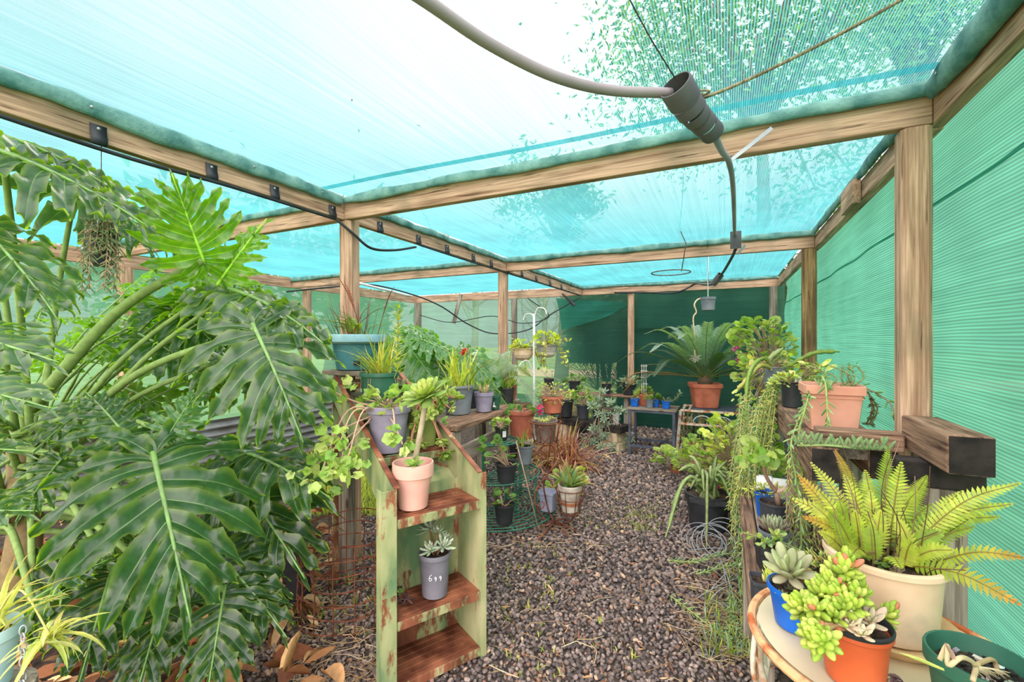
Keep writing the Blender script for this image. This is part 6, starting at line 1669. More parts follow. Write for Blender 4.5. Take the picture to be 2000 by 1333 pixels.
# mass of grey-green trailing succulent under the benches
rt = thing('trailing_succulent', 'pale trailing succulent curtain hanging down beside the black tub', 'plant', (.02, 2.9, 0)); ro = np.array(rt.location); lf = MB(); st = MB(); rg = np.random.RandomState(147)
for k in range(34):
    x = rg.uniform(1425, 1478); y0 = rg.uniform(760, 900); y1 = y0 + rg.uniform(90, 300); dd = rg.uniform(2.3, 2.8)
    q0, q1, q2 = tolocal(x + 18, y0, dd + .3), tolocal(x + 8, (y0 + y1) / 2, dd + .1), tolocal(x + rg.uniform(-10, 12), y1, dd)
    for q in (q0, q1, q2): q[2] = max(q[2], .02)
    trail(lf, st, [q0, q1, q2], fleshy(.3, .16, .2), .03, .024, SPRING + SED, rg, scol=lin((180, 176, 120)), sr=.003)
part(st, 'stem', M['stem'], rt); part(lf, 'foliage', M['succ'], rt)
rt = thing('trailing_succulent', 'fleshy green runners creeping over the gravel in the right foreground', 'plant', (-.05, 1.75, 0)); ro = np.array(rt.location); lf = MB(); st = MB(); rg = np.random.RandomState(149)
for pts in (((1310, 1165), (1350, 1195), (1400, 1235), (1425, 1250)), ((1305, 1095), (1360, 1098), (1400, 1085), (1450, 1080)), ((1360, 1122), (1400, 1112), (1445, 1100)), ((1420, 1190), (1440, 1230), (1465, 1260)), ((1425, 1160), (1428, 1210), (1422, 1245)), ((1440, 1090), (1450, 1150), (1455, 1210)), ((1450, 1050), (1460, 1130), (1470, 1230))):
    trail(lf, st, [np.array(at(px, py, z=.03)) - ro for (px, py) in pts], PCK, .032, .017, SPRING, rg, scol=lin((176, 190, 110)), sr=.0035)
part(st, 'stem', M['stem'], rt); part(lf, 'foliage', M['succ'], rt)

# ------------------------------------------------------------------ tub, wire and pipe on the right
root, R, z = potted('potted_epiphyllum', 'large black tub on the gravel with drooping flat-stemmed cactus', 'potted plant', 1382, 1032, .004, 88, 70, M['black'], taper=.82, rimh=.2, rim=.05, soil=.92)
lf = MB(); rg = np.random.RandomState(151); ro = np.array(root.location)
for (tx, ty, dd) in ((1300, 1050, 2.9), (1312, 985, 3.0), (1380, 1080, 2.8), (1440, 940, 3.1), (1420, 900, 3.0), (1345, 890, 3.3), (1395, 930, 2.95), (1360, 940, 3.0), (1430, 980, 3.0), (1325, 920, 3.1), (1400, 890, 3.2), (1375, 960, 2.95), (1348, 955, 3.0)):
    e = tolocal(tx, ty, dd); e[2] = max(e[2], .02); s0 = np.array((rg.normal(0, .03), rg.normal(0, .03), z)); md = s0 * .45 + e * .55; md[2] = z + rg.uniform(.10, .22)
    strapcurve(lf, [s0, md, e], rg.uniform(.02, .03), vary(rg, lin((150, 172, 110)), .18))
for k in range(26):
    a = rg.uniform(0, 6.28); e = np.array((.13 * math.cos(a), .13 * math.sin(a), z + rg.uniform(.08, .2))); strapcurve(lf, [(rg.normal(0, .04), rg.normal(0, .04), z), e * (.6, .6, 1), e], .024, vary(rg, lin((160, 176, 116)), .2))
part(lf, 'flat_stem', M['succ'], root); st = MB(); 
H_ = z / .92
m = MB(); hd = nrm((CAMP - ro) * (1, 1, 0)); hs = np.array((-hd[1], hd[0], 0))
for sg in (1, -1):
    c = hs * sg * R * 1.02 * .45 + hd * R * .93; bar(m, c + hs * .05 + (0, 0, H_ * .90), c - hs * .05 + (0, 0, H_ * .90), .02, .03)
part(m, 'handle', M['black'], root, smooth=False)
wc = at(1390, 1078, z=0); root = thing('wire_coil', 'loose coil of grey fencing wire lying in front of the black tub', 'wire', (wc[0], wc[1], 0)); m = MB(); rg = np.random.RandomState(153)
for k in range(9):
    R_ = rg.uniform(.08, .13); tl = rg.uniform(.4, 1.1); az = rg.uniform(-.4, .4); P = []
    ox, oy = rg.normal(.0, .035), rg.normal(0, .03)
    for a in np.linspace(0, 2 * PI, 32): P.append((ox + R_ * math.cos(a), oy + R_ * math.sin(a) * math.cos(tl), R_ * math.sin(tl) + .006 + R_ * math.sin(a) * math.sin(tl) * .98))
    tube(m, P, .0023, k=5, cap=False)
for (a, b) in (((1345, 1076), (1440, 1078)), ((1400, 1080), (1420, 1150)), ((1345, 1180), (1440, 1130)), ((1390, 1150), (1455, 1095)), ((1410, 1100), (1440, 1200)), ((1375, 1195), (1435, 1140))):
    p, q = np.array(at(*a, z=.02)) - np.array(root.location), np.array(at(*b, z=.02)) - np.array(root.location); tube(m, cat([p, (p + q) / 2 + (rg.normal(0, .01), rg.normal(0, .01), .02), q], 6), .0025, k=5)
part(m, 'loop', M['galv'], root)
wp = at(1520, 962, d=2.33); m = MB(); rp_ = .066
pr = [(rp_, 0), (rp_, .36), (rp_ - .004, .36), (rp_ - .004, 0.0), (rp_, 0)]
lathe(m, pr, k=28); o = m.build('white_pipe', M['white'], None, (.145, 2.66, LZ + rp_ + .004)); o.rotation_euler = (0, PI / 2, -.05)
tag(o, 'short length of wide white pipe lying across the low bench', 'pipe', kind='thing')
cpz = MB(); lathe(cpz, [(rp_ * 1.02, .01), (rp_ * 1.1, .012), (rp_ * 1.1, .07), (rp_ * 1.02, .072)], k=28); cpz.build('collar', M['white'], o)

# ------------------------------------------------------------------ low bench pots
root, R, z = potted('potted_frangipani', 'charcoal ribbed pot with a bare forked stem and one leafy head on the low bench', 'potted plant', 1511, 1040, LZ, 60, 54, M['charcoal'], base=(.195, 2.30, LZ + .002), rimh=.1, flute=.015, taper=.84)
st = MB(); ro = np.array(root.location); b0 = tolocal(1522, 985, 1.95); b0 = np.array((.02, -.01, z)); k1 = tolocal(1516, 962, 1.95)
tube(st, [b0, b0 * .3 + k1 * .7, k1], [.013, .011, .009], lin((166, 134, 118)), k=8); tube(st, cat([k1, tolocal(1496, 930, 1.95), tolocal(1490, 890, 1.95)], 6), [.009, .006], lin((150, 116, 104)), k=7); tube(st, cat([k1, tolocal(1535, 955, 1.93), tolocal(1548, 945, 1.9)], 6), [.009, .008], lin((186, 158, 140)), k=7); tube(st, [k1, tolocal(1518, 945, 1.95)], [.006, .003], lin((150, 116, 104)), k=6)
part(st, 'stem', M['stem'], root); lf = MB(); rg = np.random.RandomState(155)
for k in range(26): c = tolocal(1482 + rg.normal(0, 17), 888 + rg.normal(0, 14), 1.95 + rg.normal(0, .04)); put(lf, *SCAL, vary(rg, GER[rg.randint(4)], .15), c, frame(rg.normal(0, 1, 3), nrm((CAMP - ro) + rg.normal(0, .8, 3))), rg.uniform(.035, .055))
part(lf, 'foliage', M['leaf'], root)
root, R, z = potted('potted_sedum', 'blue pot of bright sedum tucked behind the charcoal pot', 'potted plant', 1490, 1010, LZ, 46, 48, M['blue'], base=(.175, 2.46, LZ + .002), rimh=.12)
lf = MB(); st = MB(); rg = np.random.RandomState(157); bush(lf, st, z, 120, .085, .045, FL, .022, YEL, rg, stems=False, hollow=0); part(lf, 'foliage', M['succ'], root)
root, R, z = potted('potted_aloe', 'grey pot with a purplish spiky succulent on the low bench', 'potted plant', 1509, 1078, LZ, 62, 40, M['grey'], base=(.175, 2.07, LZ + .002), rimh=.2, taper=.8)
lf = MB(); rg = np.random.RandomState(159)
for k in range(44): t = k / 43; a = k * 2.4; e = math.radians(80 - 60 * t); put(lf, *fleshy(.22, .16, .05, .25), vary(rg, lerp(lin((176, 190, 150)), lin((130, 100, 100)), t), .12), (.012 * math.cos(a), .012 * math.sin(a), z), frame((math.cos(a) * math.cos(e), math.sin(a) * math.cos(e), math.sin(e)), (0, 0, 1)), .065)
part(lf, 'rosette', M['succ'], root)
lf = MB(); st = MB()
root, R, z = potted('potted_succulent', 'black square pot with a torn rim and pale sprigs on the low bench', 'potted plant', 1498, 1108, LZ, 58, 46, M['black'], base=(.150, 1.90, LZ + .002), sq=.6, rimh=.3, taper=.86, rot=.2)
rg = np.random.RandomState(161)
for k in range(7): a = rg.uniform(0, 6.28); trail(lf, st, [(0, 0, z), (.03 * math.cos(a), .03 * math.sin(a), z + .03), (.09 * math.cos(a), .09 * math.sin(a), z + rg.uniform(.0, .05))], OVAL, .024, .022, GER + SPRING, rg, sr=.0022)
rosette(lf, (0.015, -.02, z + .055), (0, -.3, 1), .035, 11, lin((206, 210, 140)), lin((170, 190, 110)), rg, T=fleshy(.6, .1, .6)); part(st, 'stem', M['stem'], root); part(lf, 'foliage', M['leaf'], root)
root, R, z = potted('potted_sedum', 'black square pot with a green sprig at the near end of the low bench', 'potted plant', 1492, 1180, LZ, 56, 60, M['charcoal'], base=(.11, 1.60, LZ + .002), sq=.6, rimh=.14, taper=.86, rot=.1)
lf = MB(); st = MB(); rg = np.random.RandomState(163)
for k in range(4): a = rg.uniform(-1, 2); trail(lf, st, [(0, 0, z), (.03 * math.cos(a), .03 * math.sin(a), z + .03), (.05 * math.cos(a), .05 * math.sin(a), z + .05)], FL, .024, .010, YEL, rg, sr=.0025)
part(st, 'stem', M['stem'], root); part(lf, 'foliage', M['succ'], root)
root, R, z = potted('potted_sedum', 'wide terracotta bowl of creeping sedum behind the blue pot', 'potted plant', 1590, 1140, LZ, 100, 50, M['terra'], base=(.305, 1.80, LZ + .002), rimh=.25, taper=.66, rim=.05, soil=.92)
lf = MB(); st = MB(); rg = np.random.RandomState(165); bush(lf, st, z, 220, .10, .035, FL, .018, SED + [lin((196, 150, 100))], rg, stems=False, hollow=0); part(lf, 'foliage', M['succ'], root)
rt = thing('trailing_succulent', 'dry hanging stems in front of the upper bench leg behind the fern', 'plant', (.33, 2.1, LZ)); ro = np.array(rt.location); lf = MB(); st = MB(); rg = np.random.RandomState(167)
for k in range(16):
    x = rg.uniform(1535, 1600); trail(lf, st, [tolocal(x, 900 + rg.uniform(-20, 20), 1.9), tolocal(x + rg.uniform(-10, 10), 990, 1.9), tolocal(x + rg.uniform(-15, 15), rg.uniform(1040, 1085), 1.88)], PCK, .028, .03, SED, rg, scol=TWIG, sr=.003)
part(st, 'stem', M['stem'], rt); part(lf, 'foliage', M['succ'], rt)

# ------------------------------------------------------------------ round table in the right foreground
TC2 = (.274, 1.092); TR = .225; TZ2 = .75
rt = thing('round_table', 'round table with a rusted rim and dusty top in the right foreground', 'table', (TC2[0], TC2[1], 0))
m = MB(); lathe(m, [(.0, TZ2 - .006), (TR - .016, TZ2 - .006), (TR - .014, TZ2), (.0, TZ2)], k=64); m.build('table_top', M['glass_top'], rt)
m = MB(); tube(m, [(TR * math.cos(a) - .002 * math.cos(a), TR * math.sin(a), TZ2 - .004) for a in np.linspace(0, 2 * PI, 65)], .009, k=8, cap=False); m.build('rim', M['rim_rust'], rt)
for k in range(4):
    a = PI * .75 + k * PI / 2 + .35; ca, sa = math.cos(a), math.sin(a); m = MB()
    tube(m, cat([(ca * (TR - .01), sa * (TR - .01), TZ2 - .012), (ca * (TR + .0), sa * (TR + .0), TZ2 - .16), (ca * TR * .72, sa * TR * .72, .40), (ca * TR * .8, sa * TR * .8, .15), (ca * TR * 1.1, sa * TR * 1.1, .01)], 8), .010, k=8); lg = m.build('leg', M['rustwhite'], rt)
    m = MB(); tg = np.array((-sa, ca, 0))
    for sg in (-1, 1):
        b = np.array((ca * (TR - .005), sa * (TR - .005), TZ2 - .03))
        tube(m, cat([b, b + tg * sg * .035 + (0, 0, -.05), b + tg * sg * .045 + (0, 0, -.12), b + tg * sg * .01 + (0, 0, -.2), b + tg * sg * .02 + (0, 0, -.30)], 6), .006, k=6)
        for q in range(3): 
            c = b + tg * sg * (.03 - .004 * q) + (0, 0, -.06 - .05 * q); put(m, *OVAL, (1, 1, 1), c, frame((0, 0, -1), (ca, sa, 0)), .04)
    m.build('scroll', M['rustwhite'], lg)

def toploc(px, py): 
    p = at(px, py, z=TZ2); return (p[0], p[1], TZ2 + .001)


root, R, z = potted('potted_panda_plant', 'bright blue pot with a felty grey-green rosette on the round table', 'potted plant', 1545, 1212, TZ2, 118, 78, M['blue'], base=(.135, 1.095, TZ2 + .001), taper=.76, rimh=.16, rim=.04, soil=.82)
st = MB(); lathe(st, [(R * .985, z / .82), (R * .93, z / .82 - .004), (R * .92, z * .99)], k=32); part(st, 'inner_wall', M['grey'], root)
lf = MB(); rg = np.random.RandomState(171); c = np.array((-.012, .01, z + .034)); ax = nrm((.05, -.35, 1))
for k in range(17):
    t = k / 16; a = k * 2.39996 + .5; B = frame(ax, (.3, .9, .1)); rd = B[:, 0] * math.cos(a) + B[:, 2] * math.sin(a); e = math.radians(74 - 80 * t)
    put(lf, *fleshy(.46, .16, .3, .1), vary(rg, lerp(lin((176, 190, 140)), lin((176, 166, 140)), t), .1), c + rd * .006, frame(rd * math.cos(e) + ax * math.sin(e), ax * math.cos(e) - rd * math.sin(e)), .04 + .018 * math.sin(t * 3))
part(lf, 'rosette', M['succ'], root); st = MB(); tube(st, [(0, 0, z), c], .006, BROWN, k=6); tube(st, [c, c + (.05, -.01, -.02)], .004, BROWN, k=6); part(st, 'stem', M['stem'], root)
lf = MB(); rg = np.random.RandomState(172)
for k in range(7): rosette(lf, (rg.uniform(-.04, .045), rg.uniform(-.04, .03), z + .004), (0, 0, 1), .014, 7, lin((150, 170, 120)), lin((120, 146, 100)), rg)
put(lf, *fleshy(.6, .16, .4), lin((170, 184, 130)), (.005, -.035, z + .002), frame((.3, -.2, .8), (0, -1, .3)), .035)
part(lf, 'plantlet', M['succ'], root)

root, R, z = potted('potted_jelly_bean_plant', 'orange pot with jelly-bean sedum and two pale rosettes at the front of the round table', 'potted plant', 1665, 1318, TZ2, 150, 112, M['orange'], base=(.205, .968, TZ2 + .001), taper=.80, rimh=.14, rim=.03, soil=.86)
m = MB(); H_ = z / .86; lathe(m, [(R * 1.035, H_ - .004), (R * 1.05, H_ + .001), (R * 1.0, H_ + .004), (R * .94, H_ - .002), (R * .93, H_ * .9)], k=36); part(m, 'rim', M['black'], root)
lf = MB(); st = MB(); rg = np.random.RandomState(173); ro = np.array(root.location); JB = fleshy(.44, .36, .6, .12); JBC = [lin(c) for c in ((176, 200, 84), (160, 188, 72), (196, 210, 104))]
def jelly(c, ax, n, Rr):
    B = frame(ax, (.3, .9, .1))
    for k in range(n):
        t = k / (n - 1); a = k * 2.39996; rd = B[:, 0] * math.cos(a) + B[:, 2] * math.sin(a); e = math.radians(80 - 85 * t); q = np.array(ax)
        red = rg.rand() < .05
        put(lf, *JB, vary(rg, lin((214, 130, 100)) if red else JBC[rg.randint(3)], .1), np.array(c) - q * .022 * t, frame(rd * math.cos(e) + q * math.sin(e), q * math.cos(e) - rd * math.sin(e)), Rr * rg.uniform(.8, 1.1))
for (px, py, dd, Rr, n) in ((1645, 1110, .80, .034, 24), (1655, 1095, .80, .028, 16), (1632, 1160, .77, .032, 24), (1600, 1155, .78, .03, 20), (1560, 1182, .77, .032, 22), (1590, 1185, .74, .026, 16), (1600, 1245, .70, .034, 26), (1580, 1235, .70, .026, 16), (1665, 1160, .78, .03, 22), (1660, 1180, .76, .03, 20), (1735, 1198, .80, .026, 20), (1640, 1185, .75, .028, 18), (1618, 1135, .78, .026, 16), (1680, 1150, .8, .026, 16), (1625, 1200, .74, .025, 16)):
    e = tolocal(px, py, dd); s0 = np.array((rg.uniform(-.02, .03), rg.uniform(-.02, .03), z)); ax = nrm(nrm(e - s0) * .6 + nrm(CAMP - ro - e) * .45 + (0, 0, .35)); md = (s0 + e) / 2 + (0, 0, .015)
    tube(st, cat([s0, md, e], 5), .004, lin((190, 150, 110)), k=6); jelly(e, ax, n, Rr)
part(lf, 'fleshy_leaves', M['succ'], root); part(st, 'stem', M['stem'], root)
lf = MB()
for (px, py, dd, Rr) in ((1655, 1220, .745, .034), (1697, 1215, .77, .036), (1682, 1240, .73, .026)):
    lf = MB(); e = tolocal(px, py, dd); rosette(lf, e, nrm((-.1, -.45, 1)), Rr, 15, lin((224, 222, 186)), lin((214, 190, 170)), rg, T=fleshy(.4, .14, .15, .2)); part(lf, 'pale_rosette', M['succ'], root)

FB = (.295, 1.165)
sa_ = thing('pot_saucer', 'shallow tan saucer under the big cream fern pot', 'saucer', (FB[0], FB[1], TZ2 + .001)); m = MB(); lathe(m, [(.0, 0), (.105, 0), (.125, .022), (.119, .024), (.10, .007), (0, .006)], k=40)
m.build('dish', M['cream'] if 0 else surf('tan_saucer', lin((222, 190, 142)), lin((186, 150, 104)), scale=9, rough=.6), sa_)
root, R, z = potted('potted_fern', 'wide cream pot with a big yellow-green fern on the round table', 'potted plant', 1740, 1230, TZ2, 244, 142, M['cream'], base=(FB[0], FB[1], TZ2 + .009), taper=.86, rimh=.10, rim=.05, soil=.88, k=48)
rg = np.random.RandomState(175); ro = np.array(root.location)
FC = [lin(c) for c in ((174, 186, 62), (152, 172, 54), (188, 194, 84), (136, 160, 50))]
ends = [(1560, 930, 1.08), (1585, 905, 1.12), (1600, 960, 1.0), (1632, 880, 1.2), (1650, 930, 1.05), (1690, 920, 1.1), (1735, 875, 1.1), (1760, 905, 1.0), (1700, 960, .98), (1790, 960, 1.0), (1820, 985, .98), (1990, 945, .85), (1975, 985, .85), (1880, 960, .95), (1850, 1000, .9), (2000, 1090, .78), (1990, 1180, .74), (1570, 1010, .98), (1600, 1040, .95), (1640, 980, .97), (1620, 1000, .93), (1670, 1000, .94), (1720, 1000, .92), (1750, 1010, .9), (1780, 1060, .85), (1760, 1110, .78), (1660, 1090, .82), (1735, 940, 1.05), (1840, 1040, .86), (1900, 1030, .88), (1585, 985, 1.0), (1550, 975, 1.02), (1680, 940, 1.12), (1810, 930, 1.1), (1770, 980, 1.05), (1650, 1040, .95), (1700, 1030, .9), (1860, 1075, .84), (1950, 1010, .92), (1800, 1010, .98)]
for k, (tx, ty, dd) in enumerate(ends):
    e = tolocal(tx, ty, dd); a = math.atan2(e[1], e[0]); s0 = np.array((.05 * math.cos(a) * rg.uniform(.2, 1.3), .05 * math.sin(a) * rg.uniform(.2, 1.3), z)); v = e - s0
    md = s0 + v * .55 + np.array((0, 0, .12 * np.linalg.norm(v) * (1 if ty > 930 else .5)))
    m = MB(); L = np.linalg.norm(v)
    old = k in (0, 3, 15, 16, 17)
    toc = nrm(CAMP - ro - e); pinnate(m, cat([s0, md, e], 8), max(14, int(L / .0096)), .0215 * rg.uniform(.85, 1.12), .0064, FC[rg.randint(4)], rg, cR=lin((150, 130, 60)), r=.0018, up=nrm(toc * .8 + np.array((0, 0, .5)) + rg.normal(0, .22, 3)), vee=.1, ang=78, tip=.22, base=.2, tipc=lin((196, 130, 50)) if old else None, start=.22)
    fr = m.build('frond', M['leaf'], root)
    if old: fr['label'] = 'old frond browning at the tip'
m = MB()
for k in range(46):
    a = rg.uniform(0, 6.28); q = rg.uniform(.0, .09); h = rg.uniform(.03, .13) if k > 7 else rg.uniform(.16, .26); tube(m, cat([(q * math.cos(a), q * math.sin(a), z), (q * 1.3 * math.cos(a), q * 1.3 * math.sin(a), z + h * .6), (q * 1.8 * math.cos(a) + rg.normal(0, .02), q * 1.8 * math.sin(a), z + h)], 4), .0008, lin((150, 120, 104)) if k % 2 else lin((96, 70, 56)), k=4)
part(m, 'bare_stalk', M['dry'], root, label='dry brown stalks without leaflets')
m = MB()
for k in range(46): a = rg.uniform(0, 6.28); q = R * .82 * math.sqrt(rg.rand()); put(m, *SCAL, vary(rg, lin((150, 130, 100)) if k % 2 else lin((120, 150, 80)), .2), (q * math.cos(a), q * math.sin(a), z + rg.uniform(.005, .02)), frame(rg.normal(0, 1, 3), nrm((rg.normal(0, .3), -.4, 1))), rg.uniform(.012, .022))
part(m, 'seedlings', M['leaf'], root)['kind'] = 'stuff'

root, R, z = potted('potted_orchid', 'dark green pot of black soil with a wandering pale stem in the lower right corner', 'potted plant', 1925, 1330, TZ2, 236, 152, M['dgreen'], base=(.345, .905, TZ2 + .006), taper=.78, rimh=.2, rim=.04, soil=.78)
m = MB(); ro = np.array(root.location); st = MB()
tube(st, cat([tolocal(1835, 1290, .62), tolocal(1850, 1262, .62), tolocal(1852, 1300, .60), tolocal(1878, 1285, .60), tolocal(1905, 1300, .62), tolocal(1900, 1330, .60)], 6), .0032, lin((196, 176, 140)), k=6)
tube(st, cat([tolocal(1905, 1300, .62), tolocal(1940, 1290, .66), (0.02, 0.0, z)], 6), .0032, lin((186, 160, 120)), k=6)
for q in range(26): tube(st, cat([tolocal(1908, 1302, .62), tolocal(1915 + np.random.RandomState(q).normal(0, 20), 1310, .62), tolocal(1935 + np.random.RandomState(q).normal(0, 22), 1325 + np.random.RandomState(q + 50).normal(0, 6), .63)], 4), .0007, lin((206, 190, 160)), k=3)
part(st, 'stem', M['stem'], root); lf = MB(); s_, e = tolocal(1845, 1312, .6), tolocal(1755, 1278, .62); blade(lf, s_, nrm(e - s_), np.linalg.norm(e - s_), .012, -.1, lin((206, 214, 120))); s2, e2 = tolocal(1860, 1290, .60), tolocal(1845, 1255, .6); blade(lf, s2, nrm(e2 - s2), np.linalg.norm(e2 - s2), .012, 0, lin((190, 150, 160))); part(lf, 'leaf', M['leaf'], root)
rg = np.random.RandomState(177); m = MB()
for k in range(160):
    a = rg.uniform(0, 6.28); q = R * .78 * math.sqrt(rg.rand()); box(m, (-.5, -.3, -.3), (.5, .3, .3), vary(rg, (.03, .027, .025) if k % 7 else (.5, .45, .4), .4), M=np.array(Matrix.Rotation(rg.uniform(0, 6), 3, 'Z') @ Matrix.Rotation(rg.uniform(-.6, .6), 3, 'X')) * rg.uniform(.004, .012))
    m.v[-1] = m.v[-1] + np.array((q * math.cos(a), q * math.sin(a), z + .003))
part(m, 'bark_chips', M['dry'], root, smooth=False)
# withered scrap on the table
root = thing('withered_leaf', 'shrivelled purple-brown leaf scrap lying on the round table', 'dry leaf', toploc(1765, 1312)); m = MB(); rg = np.random.RandomState(179)
root.location = (.262, 1.0 - .03, TZ2 + .002)
for k in range(9): put(m, *lance(.4, .5, rg.uniform(-.5, .5)), vary(rg, lin((110, 84, 90)), .3), (rg.normal(0, .01), rg.normal(0, .01), .004), frame((rg.normal(), rg.normal(), .2), (0, 0, 1)), rg.uniform(.015, .03))
part(m, 'leaf', M['dry'], root)
# ------------------------------------------------------------------ pipe and wires overhead
def rod(name, label, cat_, pts, r, mat, n=10, k=8, kind='thing', twist=0):
    pts = [np.asarray(p, float) for p in pts]; o0 = pts[0]; m = MB(); P = cat([p - o0 for p in pts], n)
    tube(m, P, r, k=k)
    if twist:
        seg = np.linalg.norm(np.diff(P, axis=0), axis=1).sum(); nn = int(seg / .006); t = np.linspace(0, 1, nn); Q = np.array([np.interp(t * (len(P) - 1), np.arange(len(P)), P[:, i]) for i in range(3)]).T
        for ph in (0, 2.1, 4.2):
            a = t * seg / twist * 2 * PI + ph; T = nrm(P[-1] - P[0]); s = nrm(np.cross(T, (0, 0, 1))); b = np.cross(s, T)
            tube(m, Q + (np.cos(a)[:, None] * s + np.sin(a)[:, None] * b) * r * .7, r * .75, k=5)
    return tag(m.build(name, M[mat], None, tuple(o0)), label, cat_, kind=kind)


A = lambda px, py, d: np.array(at(px, py, d=d))
rod('irrigation_pipe', 'grey pipe sagging overhead from the top edge into the stacked pipe sleeves', 'pipe', [np.array((-.58, -.22, 2.02)), A(590, -150, .60), A(740, -60, .70), A(835, 3, .78), A(955, 85, .9), A(1080, 148, 1.0), A(1190, 176, 1.08), A(1310, 182, 1.14)], .0125, 'pipe', k=12)
def sleeve(name, label, pa, pb, r, col_mat, slots=0, group=None):
    a, b = np.asarray(pa, float), np.asarray(pb, float); L = np.linalg.norm(b - a); M3 = frame(b - a, (0, 0, 1)); root_m = MB()
    pr = [(r, 0), (r * 1.02, .004), (r * 1.02, L - .004), (r, L), (r * .92, L), (r * .92, 0), (r, 0)]
    m = MB(); lathe(m, pr, k=28); V = m.v[0]; V = V[:, [0, 2, 1]]; m.v[0] = V @ M3.T; m.f = [f[::-1] for f in m.f]
    return tag(m.build(name, M[col_mat], None, tuple(a)), label, 'pipe sleeve', group, 'thing')
sl = [((1318, 165, 1.10), (1338, 198, 1.13), .040, 'open top charcoal sleeve at the head of the overhead pipe stack'), ((1340, 201, 1.135), (1352, 218, 1.15), .037, 'second charcoal sleeve of the overhead pipe stack'), ((1353, 219, 1.155), (1364, 231, 1.17), .034, 'third charcoal sleeve of the overhead pipe stack'), ((1366, 232, 1.175), (1377, 244, 1.19), .032, 'fourth charcoal sleeve of the overhead pipe stack'), ((1378, 245, 1.195), (1392, 260, 1.22), .031, 'lowest charcoal sleeve of the overhead pipe stack')]
for (a, b, r, lab) in sl: sleeve('pipe_sleeve', lab, A(*a), A(*b), r, 'pvc', group='sleeves on the overhead pipe')
rod('irrigation_hose', 'hose running from the pipe sleeves under the cross beam to the next sleeve', 'hose', [A(1394, 262, 1.24), A(1410, 295, 1.6), A(1424, 318, 1.795), A(1432, 370, 2.2), A(1435, 460, 3.2)], .0115, 'pipe', k=10)
sleeve('pipe_sleeve', 'dark sleeve hanging in front of the second cross beam', A(1437, 452, 3.22), A(1437, 486, 3.24), .036, 'pvc', group='sleeves on the overhead pipe')
rod('irrigation_hose', 'black hose from the second beam sleeve toward the back corner', 'hose', [A(1437, 486, 3.3), A(1430, 502, 3.6), A(1415, 528, 4.2), A(1405, 542, 4.6)], .012, 'hose', k=8)
sleeve('pipe_sleeve', 'small dark sleeve above the hanging grey pot', A(1408, 537, 4.6), A(1393, 555, 4.7), .034, 'pvc', group='sleeves on the overhead pipe')
rod('irrigation_hose', 'black hose looping along the back beam above the cycad', 'hose', [A(1392, 556, 4.9), A(1375, 556, 5.5)] + [np.array(at(px, py, u=6.92)) for (px, py) in ((1358, 555), (1335, 567), (1310, 573), (1262, 572), (1200, 572))], .013, 'hose', k=8)
rod('rope', 'twisted rope from the pipe sleeves to the upper right edge', 'rope', [A(1372, 192, 1.16), A(1440, 165, 1.14), A(1560, 108, 1.10), A(1680, 45, 1.07), A(1790, -18, 1.04)], .0034, 'rope', k=6, twist=.03)
m = MB(); rg = np.random.RandomState(191)
for k in range(5):
    ps = [np.array((rg.normal(0, .010), rg.normal(0, .010), rg.normal(0, .010))) for _ in range(5)]; tube(m, cat(ps + [ps[0]], 5), .003, k=5)
tag(m.build('rope_knot', M['rope'], None, tuple(A(1367, 190, 1.15))), 'frayed knot tying the rope to the pipe sleeves', 'knot', kind='thing')
rod('tie_wire', 'thin dark wire from the top edge down to the pipe sleeves', 'wire', [A(1215, -30, 1.0), A(1268, 70, 1.05), A(1318, 152, 1.10)], .0018, 'hose', k=5)
m = MB(); a, b = A(1424, 316, 1.775), A(1508, 250, 1.685); c = (a + b) / 2; bar(m, a - c, b - c, .016, .0015, up=(0, -1, .2))
for q in range(9):
    t = -.42 + q * .1; pp = (b - a) * t; 
tag(m.build('metal_strap', M['galv'], None, tuple(c), smooth=False), 'loose perforated metal strap holding the hose under the cross beam', 'strap', kind='thing')
m = MB(); a, b = A(1440, 497, 3.7), A(1457, 478, 3.6); c = (a + b) / 2; bar(m, a - c, b - c, .022, .002, up=(0, -1, .2)); tag(m.build('metal_strap', M['galv'], None, tuple(c), smooth=False), 'short metal strap end beside the second beam sleeve', 'strap', kind='thing')
# twisted wire with a ring
top = A(1335, 322, 1.86); top = np.array(at(1335, 335, u=2.08)); 
wr0 = np.array(at(1330, 450, u=3.7)); root = thing('wire_ring_hanger', 'bent twisted wire with a round pot ring hanging from the roof', 'hanger', tuple(np.array(at(1310, 533, u=3.9)))); ro = np.array(root.location)
m = MB(); tube(m, [np.array(at(px, py, u=u)) - ro for (px, py, u) in ((1335, 338, 3.70), (1332, 400, 3.75), (1327, 447, 3.8), (1340, 476, 3.83), (1331, 530, 3.9 - .02))], .004, k=5)
m.build('wire', M['wire'], root); m = MB(); Rg = 36 * depth(ro) / FOC; tube(m, [(Rg * math.cos(a), Rg * math.sin(a), 0) for a in np.linspace(0, 2 * PI, 40)], .005, k=6, cap=False); m.build('ring', M['wire'], root)
rod('tie_wire', 'thin wire dropping from the second cross beam above the hanging grey pot', 'wire', [np.array(at(1382, 475, u=4.20)), np.array(at(1382, 500, u=4.30)), np.array(at(1384, 560, u=4.4))], .002, 'hose', k=5)
